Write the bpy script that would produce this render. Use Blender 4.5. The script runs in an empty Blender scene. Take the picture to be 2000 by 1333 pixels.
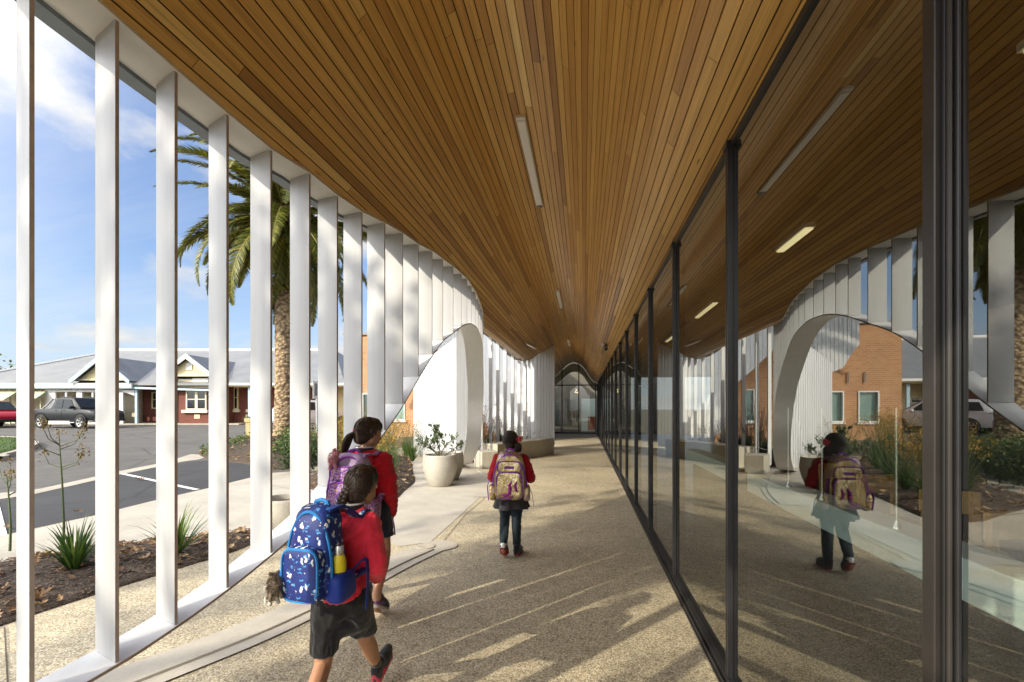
import bpy, bmesh, math, random
import numpy as np
from mathutils import Vector, Matrix, noise as mnoise

R = math.radians
scene = bpy.context.scene
COL = scene.collection
rnd = random.Random(7)

# ------------------------------------------------------------------ materials
MATS = {}

class NT:
    """thin wrapper to build node trees quickly"""
    def __init__(self, name):
        self.m = bpy.data.materials.new(name)
        self.m.use_nodes = True
        self.t = self.m.node_tree
        self.t.nodes.clear()
        self.out = self.n('ShaderNodeOutputMaterial')
        MATS[name] = self.m
    def n(self, kind, **kw):
        nd = self.t.nodes.new(kind)
        for k, v in kw.items():
            setattr(nd, k, v)
        return nd
    def l(self, a, b):
        self.t.links.new(a, b)
    def coords(self, which='Object', scale=(1, 1, 1)):
        tc = self.n('ShaderNodeTexCoord')
        mp = self.n('ShaderNodeMapping')
        mp.inputs['Scale'].default_value = scale
        self.l(tc.outputs[which], mp.inputs['Vector'])
        return mp.outputs['Vector']
    def geo(self, scale=(1, 1, 1)):
        g = self.n('ShaderNodeNewGeometry')
        mp = self.n('ShaderNodeMapping')
        mp.inputs['Scale'].default_value = scale
        self.l(g.outputs['Position'], mp.inputs['Vector'])
        return mp.outputs['Vector']
    def noise(self, vec, scale, detail=4, rough=.55):
        nd = self.n('ShaderNodeTexNoise')
        nd.inputs['Scale'].default_value = scale
        nd.inputs['Detail'].default_value = detail
        nd.inputs['Roughness'].default_value = rough
        if vec is not None:
            self.l(vec, nd.inputs['Vector'])
        return nd
    def ramp(self, fac, stops, interp='LINEAR'):
        nd = self.n('ShaderNodeValToRGB')
        nd.color_ramp.interpolation = interp
        cr = nd.color_ramp
        while len(cr.elements) < len(stops):
            cr.elements.new(.5)
        for e, (p, c) in zip(cr.elements, stops):
            e.position = p
            e.color = (*c, 1) if len(c) == 3 else c
        self.l(fac, nd.inputs['Fac'])
        return nd.outputs['Color']
    def mix(self, fac, a, b, mode='MIX'):
        nd = self.n('ShaderNodeMix', data_type='RGBA', blend_type=mode)
        for sock, v in ((nd.inputs[0], fac), (nd.inputs[6], a), (nd.inputs[7], b)):
            if isinstance(v, (int, float)):
                sock.default_value = v
            elif isinstance(v, tuple):
                sock.default_value = (*v, 1) if len(v) == 3 else v
            else:
                self.l(v, sock)
        return nd.outputs[2]
    def math(self, op, a, b=None, c=None, clamp=False):
        nd = self.n('ShaderNodeMath', operation=op, use_clamp=clamp)
        for i, v in enumerate((a, b, c)):
            if v is None:
                continue
            if isinstance(v, (int, float)):
                nd.inputs[i].default_value = v
            else:
                self.l(v, nd.inputs[i])
        return nd.outputs[0]
    def attr(self, name):
        nd = self.n('ShaderNodeAttribute', attribute_name=name)
        return nd
    def bsdf(self, color, rough=.6, metal=0., bump=None, bump_s=.2, bump_d=.01, spec=.5, coat=0, sheen=0, trans=None, sub=0):
        b = self.n('ShaderNodeBsdfPrincipled')
        def put(k, v):
            if v is None:
                return
            s_ = b.inputs[k]
            if isinstance(v, (int, float)):
                s_.default_value = v
            elif isinstance(v, tuple):
                s_.default_value = (*v, 1) if len(v) == 3 else v
            else:
                self.l(v, s_)
        put('Base Color', color); put('Roughness', rough); put('Metallic', metal)
        put('Specular IOR Level', spec)
        if coat: put('Coat Weight', coat)
        if sheen:
            put('Sheen Weight', sheen); put('Sheen Roughness', .5)
        if sub:
            put('Subsurface Weight', sub); b.inputs['Subsurface Radius'].default_value = (.02, .008, .004); put('Subsurface Scale', 1.0)
        if bump is not None:
            bp = self.n('ShaderNodeBump')
            bp.inputs['Strength'].default_value = bump_s
            bp.inputs['Distance'].default_value = bump_d
            self.l(bump, bp.inputs['Height'])
            self.l(bp.outputs['Normal'], b.inputs['Normal'])
        if trans is not None:
            tr = self.n('ShaderNodeBsdfTranslucent')
            if isinstance(color, tuple):
                tr.inputs['Color'].default_value = (*color, 1)
            else:
                self.l(color, tr.inputs['Color'])
            mx = self.n('ShaderNodeMixShader'); mx.inputs[0].default_value = trans
            self.l(b.outputs[0], mx.inputs[1]); self.l(tr.outputs[0], mx.inputs[2])
            self.l(mx.outputs[0], self.out.inputs['Surface'])
        else:
            self.l(b.outputs[0], self.out.inputs['Surface'])
        return self.m

def simple(name, c, rough=.5, metal=0., var=.12, vscale=6., bump=.0, bscale=60., spec=.5, coat=0, bd=.002, sheen=0):
    """base colour with soft procedural mottling (and optional fine bump)"""
    t = NT(name)
    v = t.coords('Object')
    n1 = t.noise(v, vscale, 5, .6)
    lo = tuple(max(0, x * (1 - var)) for x in c); hi = tuple(min(1, x * (1 + var)) for x in c)
    col = t.ramp(n1.outputs['Fac'], [(.3, lo), (.7, hi)])
    rr = t.math('MULTIPLY_ADD', n1.outputs['Fac'], .25 * rough, rough * .88)
    b = t.noise(v, bscale, 3, .6).outputs['Fac'] if bump else None
    return t.bsdf(col, rr, metal, b, bump, bd, spec, coat, sheen)

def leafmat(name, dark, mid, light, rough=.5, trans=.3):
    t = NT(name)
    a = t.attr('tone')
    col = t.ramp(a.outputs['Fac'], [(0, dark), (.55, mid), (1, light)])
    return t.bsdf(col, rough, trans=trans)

# ---- setting materials
def m_aggregate():
    t = NT('exposed_aggregate')
    v = t.geo()
    vo = t.n('ShaderNodeTexVoronoi'); vo.inputs['Scale'].default_value = 105; vo.inputs['Randomness'].default_value = 1
    t.l(v, vo.inputs['Vector'])
    sep = t.n('ShaderNodeSeparateColor'); t.l(vo.outputs['Color'], sep.inputs[0])
    col = t.ramp(sep.outputs[0], [(0, (.30, .26, .20)), (.14, (.50, .43, .31)), (.4, (.66, .58, .41)), (.68, (.77, .69, .50)), (.88, (.86, .80, .64)), (1, (.62, .49, .30))])
    edge = t.ramp(vo.outputs['Distance'], [(.25, (1, 1, 1)), (.75, (.55, .52, .48))])
    col = t.mix(1., col, edge, 'MULTIPLY')
    big = t.noise(v, .7, 5, .6)
    mott = t.ramp(big.outputs['Fac'], [(.3, (.74, .735, .72)), (.66, (1.08, 1.075, 1.05))])
    col = t.mix(1., col, mott, 'MULTIPLY')
    st = t.noise(v, 9, 4, .7)
    col = t.mix(.55, col, t.ramp(st.outputs['Fac'], [(.35, (.72, .71, .69)), (.6, (1.06, 1.05, 1.03))]), 'MULTIPLY')
    h = t.math('SUBTRACT', 1., vo.outputs['Distance'])
    return t.bsdf(col, .62, bump=h, bump_s=.5, bump_d=.004)
m_aggregate()

def m_concrete(name, c, rough=.75, spk=.15):
    t = NT(name)
    v = t.geo()
    n1 = t.noise(v, 1.3, 6, .62); n2 = t.noise(v, 38, 4, .7)
    a = tuple(x * .82 for x in c); b = tuple(min(1, x * 1.1) for x in c)
    col = t.ramp(n1.outputs['Fac'], [(.3, a), (.68, b)])
    col = t.mix(spk * 2, col, t.ramp(n2.outputs['Fac'], [(.35, (.75, .74, .72)), (.62, (1.08, 1.08, 1.07))]), 'MULTIPLY')
    n3 = t.noise(v, 5, 5, .7)
    col = t.mix(.35, col, t.ramp(n3.outputs['Fac'], [(.42, (1, 1, 1)), (.75, (.78, .75, .70))]), 'MULTIPLY')
    return t.bsdf(col, rough, bump=n2.outputs['Fac'], bump_s=.15, bump_d=.003)
m_concrete('path_concrete', (.47, .435, .37))
m_concrete('smooth_concrete', (.47, .43, .36), .6)
m_concrete('bench_concrete', (.54, .505, .42), .7, .25)
m_concrete('kerb_concrete', (.46, .42, .35), .8, .25)
m_concrete('planter_concrete', (.46, .43, .37), .75, .2)

def m_asphalt(name, c, spk=.5):
    t = NT(name)
    v = t.geo()
    n1 = t.noise(v, .5, 6, .6); n2 = t.noise(v, 90, 3, .7)
    col = t.ramp(n1.outputs['Fac'], [(.3, tuple(x * .8 for x in c)), (.7, tuple(x * 1.2 for x in c))])
    col = t.mix(spk, col, t.ramp(n2.outputs['Fac'], [(.4, (.6, .6, .6)), (.65, (1.5, 1.5, 1.45))]), 'MULTIPLY')
    sp = t.n('ShaderNodeTexVoronoi'); sp.inputs['Scale'].default_value = .42; t.l(v, sp.inputs['Vector'])
    col = t.mix(.8, col, t.ramp(t.math('ADD', sp.outputs['Distance'], t.math('MULTIPLY', t.noise(v, 3.5, 4).outputs['Fac'], .30)), [(.22, (.55, .55, .55)), (.36, (1, 1, 1))]), 'MULTIPLY')
    cr = t.n('ShaderNodeTexVoronoi', feature='DISTANCE_TO_EDGE'); cr.inputs['Scale'].default_value = .33; t.l(v, cr.inputs['Vector'])
    col = t.mix(.7, col, t.ramp(cr.outputs['Distance'], [(.004, (.45, .45, .45)), (.012, (1, 1, 1))]), 'MULTIPLY')
    n3 = t.noise(v, 2.2, 6, .7)
    col = t.mix(.4, col, t.ramp(n3.outputs['Fac'], [(.4, (1.1, 1.1, 1.1)), (.62, (.75, .75, .75))]), 'MULTIPLY')
    return t.bsdf(col, .85, bump=n2.outputs['Fac'], bump_s=.25, bump_d=.004)
m_asphalt('old_asphalt', (.115, .108, .10))
m_asphalt('shaded_asphalt', (.046, .047, .050))  # bay copy of the asphalt, darkened to carry the shadow band
m_asphalt('earth', (.16, .13, .085))

def m_soil():
    t = NT('bark_mulch')
    v = t.geo()
    vo = t.n('ShaderNodeTexVoronoi'); vo.inputs['Scale'].default_value = 34
    mp = t.geo((1, .45, 1)); 
    n0 = t.noise(v, 7, 3)
    mv = t.n('ShaderNodeVectorMath', operation='ADD'); t.l(mp, mv.inputs[0]); t.l(n0.outputs['Color'], mv.inputs[1])
    t.l(mv.outputs[0], vo.inputs['Vector'])
    sep = t.n('ShaderNodeSeparateColor'); t.l(vo.outputs['Color'], sep.inputs[0])
    col = t.ramp(sep.outputs[0], [(0, (.022, .015, .011)), (.45, (.065, .044, .030)), (.75, (.13, .090, .060)), (1, (.26, .20, .145))])
    return t.bsdf(col, .9, bump=sep.outputs[1], bump_s=.9, bump_d=.02)
m_soil()

def m_grass():
    t = NT('grass')
    a = t.attr('tone')
    col = t.ramp(a.outputs['Fac'], [(0, (.03, .07, .008)), (.5, (.085, .16, .018)), (1, (.18, .27, .04))])
    return t.bsdf(col, .6, trans=.3)
m_grass()
simple('grass_base', (.05, .095, .015), .9, var=.4, vscale=3)

def m_timber():
    t = NT('ceiling_boards')
    a = t.attr('tone')
    v = t.coords('Object', (26, .55, 26))
    off = t.n('ShaderNodeVectorMath', operation='ADD'); t.l(v, off.inputs[0])
    cmb = t.n('ShaderNodeCombineXYZ'); t.l(t.math('MULTIPLY', a.outputs['Fac'], 91.), cmb.inputs[1]); t.l(t.math('MULTIPLY', a.outputs['Fac'], 37.), cmb.inputs[0])
    t.l(cmb.outputs[0], off.inputs[1])
    n1 = t.noise(off.outputs[0], 1.6, 6, .65)
    v2 = t.coords('Object', (160, 2.2, 160))
    n2 = t.noise(v2, 1., 3, .6)
    base = t.ramp(a.outputs['Fac'], [(0, (.295, .145, .038)), (.25, (.50, .270, .070)), (.55, (.635, .378, .104)), (.8, (.74, .485, .155)), (1, (.83, .63, .26))])
    g = t.ramp(n1.outputs['Fac'], [(.25, (.66, .62, .56)), (.5, (1, 1, 1)), (.75, (1.18, 1.15, 1.1))])
    col = t.mix(1., base, g, 'MULTIPLY')
    col = t.mix(.5, col, t.ramp(n2.outputs['Fac'], [(.35, (.72, .68, .62)), (.6, (1.05, 1.05, 1.05))]), 'MULTIPLY')
    vk = t.n('ShaderNodeTexVoronoi'); vk.inputs['Scale'].default_value = 1.; t.l(t.coords('Object', (9, 1.6, 9)), vk.inputs['Vector'])
    knot = t.ramp(vk.outputs['Distance'], [(.03, (.35, .25, .18)), (.075, (1, 1, 1))])
    col = t.mix(.8, col, knot, 'MULTIPLY')
    return t.bsdf(col, .42, bump=n2.outputs['Fac'], bump_s=.08, bump_d=.002, spec=.45)
m_timber()
simple('ceiling_void', (.012, .010, .008), .9)

def m_white(name, k):
    t = NT(name)
    v = t.geo()
    n1 = t.noise(v, .9, 5, .6); n2 = t.noise(t.geo((9, 9, .5)), 2., 5, .65); n3 = t.noise(v, 16, 4, .7)
    col = t.ramp(n1.outputs['Fac'], [(.3, (.90 * k, .915 * k, .935 * k)), (.7, (1.0 * k, 1.015 * k, 1.03 * k))])
    col = t.mix(.45, col, t.ramp(n2.outputs['Fac'], [(.42, (1, 1, 1)), (.74, (.80, .785, .75))]), 'MULTIPLY')
    sep = t.n('ShaderNodeSeparateXYZ'); t.l(v, sep.inputs[0])
    low = t.math('MULTIPLY', t.ramp(sep.outputs[2], [(.02, (1, 1, 1)), (.55, (0, 0, 0))]), t.math('MULTIPLY_ADD', n3.outputs['Fac'], 1.6, -.45, clamp=True))
    col = t.mix(t.math('MULTIPLY', low, .45), col, (.34, .30, .24))
    return t.bsdf(col, .42, bump=n1.outputs['Fac'], bump_s=.06, bump_d=.03, spec=.4)
m_white('white_steel', .70); m_white('fin_shaded', .49)  # near fins get a darker copy of the white, shade put into its colour
simple('fin_edge', (.40, .34, .29), .55, var=.2, vscale=9)
simple('soffit_white', (.74, .73, .70), .6, var=.05)
simple('gutter_grey', (.17, .20, .225), .45, var=.15)
simple('dark_aluminium', (.020, .020, .022), .38, metal=.15, var=.25)
simple('bronze_aluminium', (.034, .030, .027), .38, metal=.25, var=.2)
simple('seal_black', (.008, .008, .008), .5)

def m_glass(name, base=.25, gain=.60, tint=(.80, .87, .83)):
    t = NT(name)
    lw = t.n('ShaderNodeLayerWeight'); lw.inputs['Blend'].default_value = .5
    sq = t.math('POWER', lw.outputs['Facing'], 2.)
    fac = t.math('MULTIPLY_ADD', sq, gain, base, clamp=True)
    tr = t.n('ShaderNodeBsdfTransparent'); tr.inputs[0].default_value = (*tint, 1)
    gl = t.n('ShaderNodeBsdfGlossy'); gl.inputs['Roughness'].default_value = .004; gl.inputs['Color'].default_value = (.74, .75, .72, 1)
    # slight roller-wave distortion of toughened glass
    nz = t.noise(t.geo((1, .5, .35)), 1.1, 1)
    bp = t.n('ShaderNodeBump'); bp.inputs['Strength'].default_value = .02; bp.inputs['Distance'].default_value = .05
    t.l(nz.outputs['Fac'], bp.inputs['Height']); t.l(bp.outputs['Normal'], gl.inputs['Normal'])
    mx = t.n('ShaderNodeMixShader')
    t.l(fac, mx.inputs[0]); t.l(tr.outputs[0], mx.inputs[1]); t.l(gl.outputs[0], mx.inputs[2])
    t.l(mx.outputs[0], t.out.inputs['Surface'])
m_glass('facade_glass')
m_glass('end_glass', .12, .5, (.8, .85, .82))
m_glass('window_glass', .10, .5, (.35, .4, .42))
simple('car_glass', (.020, .026, .032), .22, var=.3, spec=.18)

def m_emit(name, c, s):
    t = NT(name)
    e = t.n('ShaderNodeEmission'); e.inputs[0].default_value = (*c, 1); e.inputs[1].default_value = s
    t.l(e.outputs[0], t.out.inputs['Surface'])
m_emit('warm_tube', (1., .80, .42), 1.6)
simple('lamp_diffuser', (.80, .80, .78), .4, var=.03)
simple('plastic_white', (.72, .72, .70), .4, var=.05)
simple('plastic_grey', (.25, .25, .25), .4, var=.1)

def m_brick(name, c1, c2, mortar, sc=1.0, axis='XZ'):
    t = NT(name)
    tc = t.n('ShaderNodeTexCoord'); sep = t.n('ShaderNodeSeparateXYZ'); t.l(tc.outputs['Object'], sep.inputs[0])
    cb = t.n('ShaderNodeCombineXYZ')
    t.l(t.math('ADD', sep.outputs[0], sep.outputs[1]), cb.inputs[0]); t.l(sep.outputs[2], cb.inputs[1])
    br = t.n('ShaderNodeTexBrick'); br.inputs['Scale'].default_value = 1
    br.inputs['Brick Width'].default_value = .24 * sc; br.inputs['Row Height'].default_value = .086 * sc
    br.inputs['Mortar Size'].default_value = .010 * sc
    br.inputs['Color1'].default_value = (*c1, 1); br.inputs['Color2'].default_value = (*c2, 1); br.inputs['Mortar'].default_value = (*mortar, 1)
    br.inputs['Bias'].default_value = .1
    t.l(cb.outputs[0], br.inputs['Vector'])
    n1 = t.noise(tc.outputs['Object'], 1.4, 5, .6)
    col = t.mix(.5, br.outputs['Color'], t.ramp(n1.outputs['Fac'], [(.3, (.8, .8, .8)), (.7, (1.15, 1.13, 1.1))]), 'MULTIPLY')
    return t.bsdf(col, .85, bump=t.math('SUBTRACT', 1., br.outputs['Fac']), bump_s=.3, bump_d=.006)
m_brick('tan_brick', (.46, .20, .085), (.55, .28, .13), (.52, .38, .25))
m_brick('red_brick', (.155, .045, .030), (.21, .062, .040), (.14, .065, .05))

def m_rooftin(name, c):
    t = NT(name)
    tc = t.n('ShaderNodeTexCoord'); w = t.n('ShaderNodeTexWave', wave_type='BANDS', bands_direction='X')
    w.inputs['Scale'].default_value = 4.2; t.l(tc.outputs['Object'], w.inputs['Vector'])
    n1 = t.noise(tc.outputs['Object'], .8, 6, .65)
    col = t.ramp(n1.outputs['Fac'], [(.3, tuple(x * .82 for x in c)), (.7, tuple(min(1, x * 1.12) for x in c))])
    col = t.mix(.25, col, t.ramp(w.outputs['Color'], [(0, (.7, .7, .7)), (1, (1.05, 1.05, 1.05))]), 'MULTIPLY')
    return t.bsdf(col, .5, .1, bump=w.outputs['Fac'], bump_s=.15, bump_d=.02)
m_rooftin('roof_iron', (.25, .255, .26))
simple('cream_paint', (.74, .68, .50), .6, var=.06)
simple('yellow_paint', (.74, .64, .36), .6, var=.06)
simple('white_paint', (.80, .79, .76), .6, var=.05)
simple('pale_blue_paint', (.42, .58, .66), .55, var=.06)
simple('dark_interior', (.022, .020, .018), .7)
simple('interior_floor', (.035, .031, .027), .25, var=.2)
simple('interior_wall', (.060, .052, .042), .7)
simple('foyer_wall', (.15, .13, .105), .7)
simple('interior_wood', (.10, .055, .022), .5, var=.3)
simple('pale_panel', (.60, .70, .64), .5, var=.05)
simple('white_counter', (.82, .93, .88), .35, var=.04)
simple('notice_paper', (.78, .78, .72), .7, var=.08)
simple('orange_panel', (.75, .24, .12), .5, var=.15)
simple('light_ply', (.62, .36, .11), .5, var=.15)
simple('chrome', (.70, .68, .60), .18, metal=1., var=.05)
simple('galvanised', (.50, .52, .54), .4, metal=.6, var=.1)
simple('sign_white', (.75, .75, .73), .5, var=.05)
simple('teal_blind', (.36, .52, .50), .5, var=.06)
def m_awning():
    t = NT('striped_awning')
    tc = t.n('ShaderNodeTexCoord'); w = t.n('ShaderNodeTexWave', wave_type='BANDS', bands_direction='X')
    w.inputs['Scale'].default_value = 1.1; t.l(tc.outputs['Object'], w.inputs['Vector'])
    col = t.ramp(w.outputs['Color'], [(.45, (.62, .66, .42)), (.55, (.42, .54, .34))])
    t.bsdf(col, .7)
m_awning()
simple('treated_pine', (.42, .33, .17), .8, var=.25, vscale=12)

# ------------------------------------------------------------------ mesh helpers
class MB:
    def __init__(self):
        self.v = []; self.f = []; self.mi = []; self.tone = []
    def add(self, vs, fs, mi=0, tone=None):
        o = len(self.v)
        self.v.extend(tuple(p) for p in vs)
        for q in fs:
            self.f.append(tuple(i + o for i in q)); self.mi.append(mi); self.tone.append(tone if tone is not None else .5)
        return self
    def box(self, x0, x1, y0, y1, z0, z1, mi=0, tone=None):
        vs = [(x0, y0, z0), (x1, y0, z0), (x1, y1, z0), (x0, y1, z0), (x0, y0, z1), (x1, y0, z1), (x1, y1, z1), (x0, y1, z1)]
        return self.add(vs, [(0, 3, 2, 1), (4, 5, 6, 7), (0, 1, 5, 4), (1, 2, 6, 5), (2, 3, 7, 6), (3, 0, 4, 7)], mi, tone)
    def prism(self, poly, z0, z1, mi=0, axis='Z', tone=None):
        """extrude a 2-D polygon; axis Z: (x,y); axis Y: poly is (x,z) and z0..z1 along y; axis X: poly is (y,z)"""
        n = len(poly)
        def P3(p, h):
            return (p[0], p[1], h) if axis == 'Z' else ((p[0], h, p[1]) if axis == 'Y' else (h, p[0], p[1]))
        vs = [P3(p, z0) for p in poly] + [P3(p, z1) for p in poly]
        fs = [tuple(range(n))[::-1], tuple(range(n, 2 * n))] + [(i, (i + 1) % n, n + (i + 1) % n, n + i) for i in range(n)]
        return self.add(vs, fs, mi, tone)
    def tube(self, pts, rads, seg=8, mi=0, cap=True, tone=None):
        pts = [Vector(p) for p in pts]
        if isinstance(rads, (int, float)):
            rads = [rads] * len(pts)
        vs = []; fs = []
        up = Vector((0, 0, 1))
        prev = None
        for i, p in enumerate(pts):
            t = (pts[min(i + 1, len(pts) - 1)] - pts[max(i - 1, 0)]).normalized()
            if prev is None:
                a = t.cross(up)
                if a.length < .1: a = t.cross(Vector((0, 1, 0)))
                a.normalize()
            else:
                a = (prev - t * prev.dot(t)).normalized()
            prev = a
            b = t.cross(a)
            for k in range(seg):
                an = 2 * math.pi * k / seg
                vs.append(p + (a * math.cos(an) + b * math.sin(an)) * rads[i])
        for i in range(len(pts) - 1):
            for k in range(seg):
                fs.append((i * seg + k, i * seg + (k + 1) % seg, (i + 1) * seg + (k + 1) % seg, (i + 1) * seg + k))
        if cap:
            fs.append(tuple(range(seg))[::-1]); fs.append(tuple((len(pts) - 1) * seg + k for k in range(seg)))
        return self.add(vs, fs, mi, tone)
    def lathe(self, prof, seg=32, c=(0, 0, 0), mi=0, closed=False):
        vs = []; fs = []
        n = len(prof)
        for (r, z) in prof:
            for k in range(seg):
                an = 2 * math.pi * k / seg
                vs.append((c[0] + r * math.cos(an), c[1] + r * math.sin(an), c[2] + z))
        for i in range(n - 1):
            for k in range(seg):
                fs.append((i * seg + k, i * seg + (k + 1) % seg, (i + 1) * seg + (k + 1) % seg, (i + 1) * seg + k))
        return self.add(vs, fs, mi)
    def sphere(self, c, r, u=14, v=9, mi=0, tone=None):
        if isinstance(r, (int, float)): r = (r, r, r)
        vs = [(c[0], c[1], c[2] + r[2])]
        for i in range(1, v):
            th = math.pi * i / v
            for k in range(u):
                ph = 2 * math.pi * k / u
                vs.append((c[0] + r[0] * math.sin(th) * math.cos(ph), c[1] + r[1] * math.sin(th) * math.sin(ph), c[2] + r[2] * math.cos(th)))
        vs.append((c[0], c[1], c[2] - r[2]))
        fs = [(0, 1 + k, 1 + (k + 1) % u) for k in range(u)]
        for i in range(v - 2):
            for k in range(u):
                fs.append((1 + i * u + k, 1 + (i + 1) * u + k, 1 + (i + 1) * u + (k + 1) % u, 1 + i * u + (k + 1) % u))
        last = len(vs) - 1
        fs += [(1 + (v - 2) * u + k, last, 1 + (v - 2) * u + (k + 1) % u) for k in range(u)]
        return self.add(vs, fs, mi, tone)
    def superq(self, c, r, e=.35, taper=0., lean=0., u=28, v=18, mi=0):
        """superquadric (rounded box); taper narrows the top, lean shifts y with z"""
        def sg(x, p): return math.copysign(abs(x) ** p, x)
        vs = []; fs = []
        for i in range(v + 1):
            ph = -math.pi / 2 + math.pi * i / v
            for k in range(u):
                th = 2 * math.pi * k / u
                x = sg(math.cos(ph), e) * sg(math.cos(th), e); y = sg(math.cos(ph), e) * sg(math.sin(th), e); z = sg(math.sin(ph), e)
                s_ = 1 - taper * (z + 1) / 2
                vs.append((c[0] + r[0] * x * s_, c[1] + r[1] * y * s_ + lean * z, c[2] + r[2] * z))
        for i in range(v):
            for k in range(u):
                fs.append((i * u + k, i * u + (k + 1) % u, (i + 1) * u + (k + 1) % u, (i + 1) * u + k))
        return self.add(vs, fs, mi)
    def quad_leaf(self, p, d, up, L, W, mi=0, tone=.5, fold=.0):
        """one small pointed leaf: 4-point diamond"""
        d = Vector(d).normalized(); s_ = d.cross(Vector(up))
        if s_.length < 1e-3: s_ = d.cross(Vector((1, 0, 0)))
        s_.normalize(); p = Vector(p)
        n = s_.cross(d)
        return self.add([p, p + d * L * .45 + s_ * W * .5 + n * fold, p + d * L, p + d * L * .45 - s_ * W * .5 + n * fold], [(0, 1, 2, 3)], mi, tone)
    def build(self, name, mats, parent=None, smooth=False, bevel=0, loc=None, rz=None):
        me = bpy.data.meshes.new(name)
        me.from_pydata(self.v, [], self.f)
        if isinstance(mats, str): mats = [mats]
        for m in mats: me.materials.append(MATS[m])
        if len(mats) > 1:
            me.polygons.foreach_set('material_index', self.mi)
        at = me.attributes.new('tone', 'FLOAT', 'FACE')
        at.data.foreach_set('value', self.tone)
        if smooth:
            me.polygons.foreach_set('use_smooth', [True] * len(me.polygons))
            if smooth != 'all':
                me.set_sharp_from_angle(angle=R(smooth if smooth is not True else 40))
        me.update()
        o = bpy.data.objects.new(name, me)
        COL.objects.link(o)
        if parent is not None: o.parent = parent
        if bevel:
            bv = o.modifiers.new('bevel', 'BEVEL'); bv.width = bevel; bv.segments = 2; bv.limit_method = 'ANGLE'; bv.angle_limit = R(40)
        if loc is not None: o.location = loc
        if rz is not None: o.rotation_euler = (0, 0, rz)
        return o

def tag(o, label=None, cat=None, group=None, kind=None):
    if label: o['label'] = label
    if cat: o['category'] = cat
    if group: o['group'] = group
    if kind: o['kind'] = kind
    return o

def empty(name, loc=(0, 0, 0), rz=0):
    o = bpy.data.objects.new(name, None); COL.objects.link(o)
    o.empty_display_size = .2
    o.location = loc; o.rotation_euler = (0, 0, rz)
    return o

def copy_tree(o, parent=None):
    c_ = o.copy(); COL.objects.link(c_)
    if parent is not None: c_.parent = parent
    for ch in list(o.children): copy_tree(ch, c_)
    return c_

def struct(o):
    o['kind'] = 'structure'; return o

# ------------------------------------------------------------------ place geometry
YAW = math.atan(140 / 944.4)          # the camera looks 8.4 degrees left of the walkway
CS, SN = math.cos(YAW), math.sin(YAW)
def uv(u, v, z=0):                    # point given as right / ahead of where the photographer stands
    return (u * CS - v * SN, u * SN + v * CS, z)
def sm(t):
    t = max(0, min(1, t)); return t * t * (3 - 2 * t)
def T(x, y):                          # the land rises gently towards the old house
    v = -x * SN + y * CS
    return .015 * max(0, v - 9) * sm((-x - 5.5) / 3.5)

def pchip(xs, ys):
    xs = np.array(xs, float); ys = np.array(ys, float)
    h = np.diff(xs); d = np.diff(ys) / h
    m = np.zeros(len(xs))
    for i in range(1, len(xs) - 1):
        if d[i - 1] * d[i] > 0:
            w1 = 2 * h[i] + h[i - 1]; w2 = h[i] + 2 * h[i - 1]
            m[i] = (w1 + w2) / (w1 / d[i - 1] + w2 / d[i])
    m[0] = d[0]; m[-1] = d[-1]
    def f(x):
        x = min(max(x, xs[0]), xs[-1])
        i = int(min(max(np.searchsorted(xs, x) - 1, 0), len(xs) - 2))
        t = (x - xs[i]) / h[i]
        return float((2 * t**3 - 3 * t**2 + 1) * ys[i] + (t**3 - 2 * t**2 + t) * h[i] * m[i] + (-2 * t**3 + 3 * t**2) * ys[i + 1] + (t**3 - t**2) * h[i] * m[i + 1])
    return f

# cross-section of the vaulted timber ceiling (height over distance from the walkway axis)
ceil_z = pchip([-3.6, -3.1, -2.75, -2.56, -2.4, -2.2, -2.07, -1.95, -1.85, -1.75, -1.68, -1.5, -1.25, -1.08, -.85, -.56, -.3, 0, .24, .46, .62, .72, .84],
               [3.5, 3.66, 3.66, 3.57, 3.43, 3.19, 3.10, 3.09, 3.16, 3.27, 3.36, 3.52, 3.73, 3.87, 4.05, 4.13, 4.07, 3.83, 3.46, 3.14, 3.0, 2.96, 2.93])
# plan of the fin screen (x over y): a wave that swells towards the walkway, then turns out to its foot
FIN = [(-1.90, 1.42), (-1.91, 1.74), (-1.917, 2.04), (-1.92, 2.38), (-1.918, 2.75), (-1.884, 3.12), (-1.878, 3.49), (-1.855, 3.86), (-1.81, 4.23),
       (-1.78, 4.6), (-1.76, 5.0), (-1.725, 5.37), (-1.71, 5.745), (-1.69, 6.148), (-1.68, 6.55), (-1.674, 6.84), (-1.69, 7.19), (-1.70, 7.51),
       (-1.73, 7.86), (-1.75, 8.11), (-1.78, 8.37), (-1.82, 8.62), (-1.87, 8.87), (-1.92, 9.12), (-1.97, 9.38), (-2.02, 9.64), (-2.09, 9.92), (-2.17, 10.22),
       (-2.27, 10.54), (-2.40, 10.88), (-2.55, 11.2), (-2.71, 11.52), (-2.88, 11.86), (-3.05, 12.2), (-3.2, 12.5)]
STREAK_FINS = [(-1.97, .70), (-2.0, -.05), (-2.03, -.80), (-2.08, -1.55), (-2.13, -2.30), (-2.18, -3.05)]  # unseen fins added behind the camera, spaced to cast streaks on the floor
FIN2 = [(-2.90, 12.62), (-2.74, 13.0), (-2.57, 13.5), (-2.46, 14.05), (-2.34, 14.65), (-2.2, 15.25), (-2.06, 15.8), (-1.93, 16.25), (-1.82, 16.6), (-1.72, 16.92),
        (-1.62, 17.17), (-1.53, 17.37), (-1.44, 17.55), (-1.35, 17.72), (-1.26, 17.88), (-1.17, 18.03), (-1.08, 18.2)]
BACKPX = {0: 37, 1: 190, 2: 308, 3: 410, 4: 491, 5: 568, 6: 622, 7: 672, 8: 718}
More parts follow.
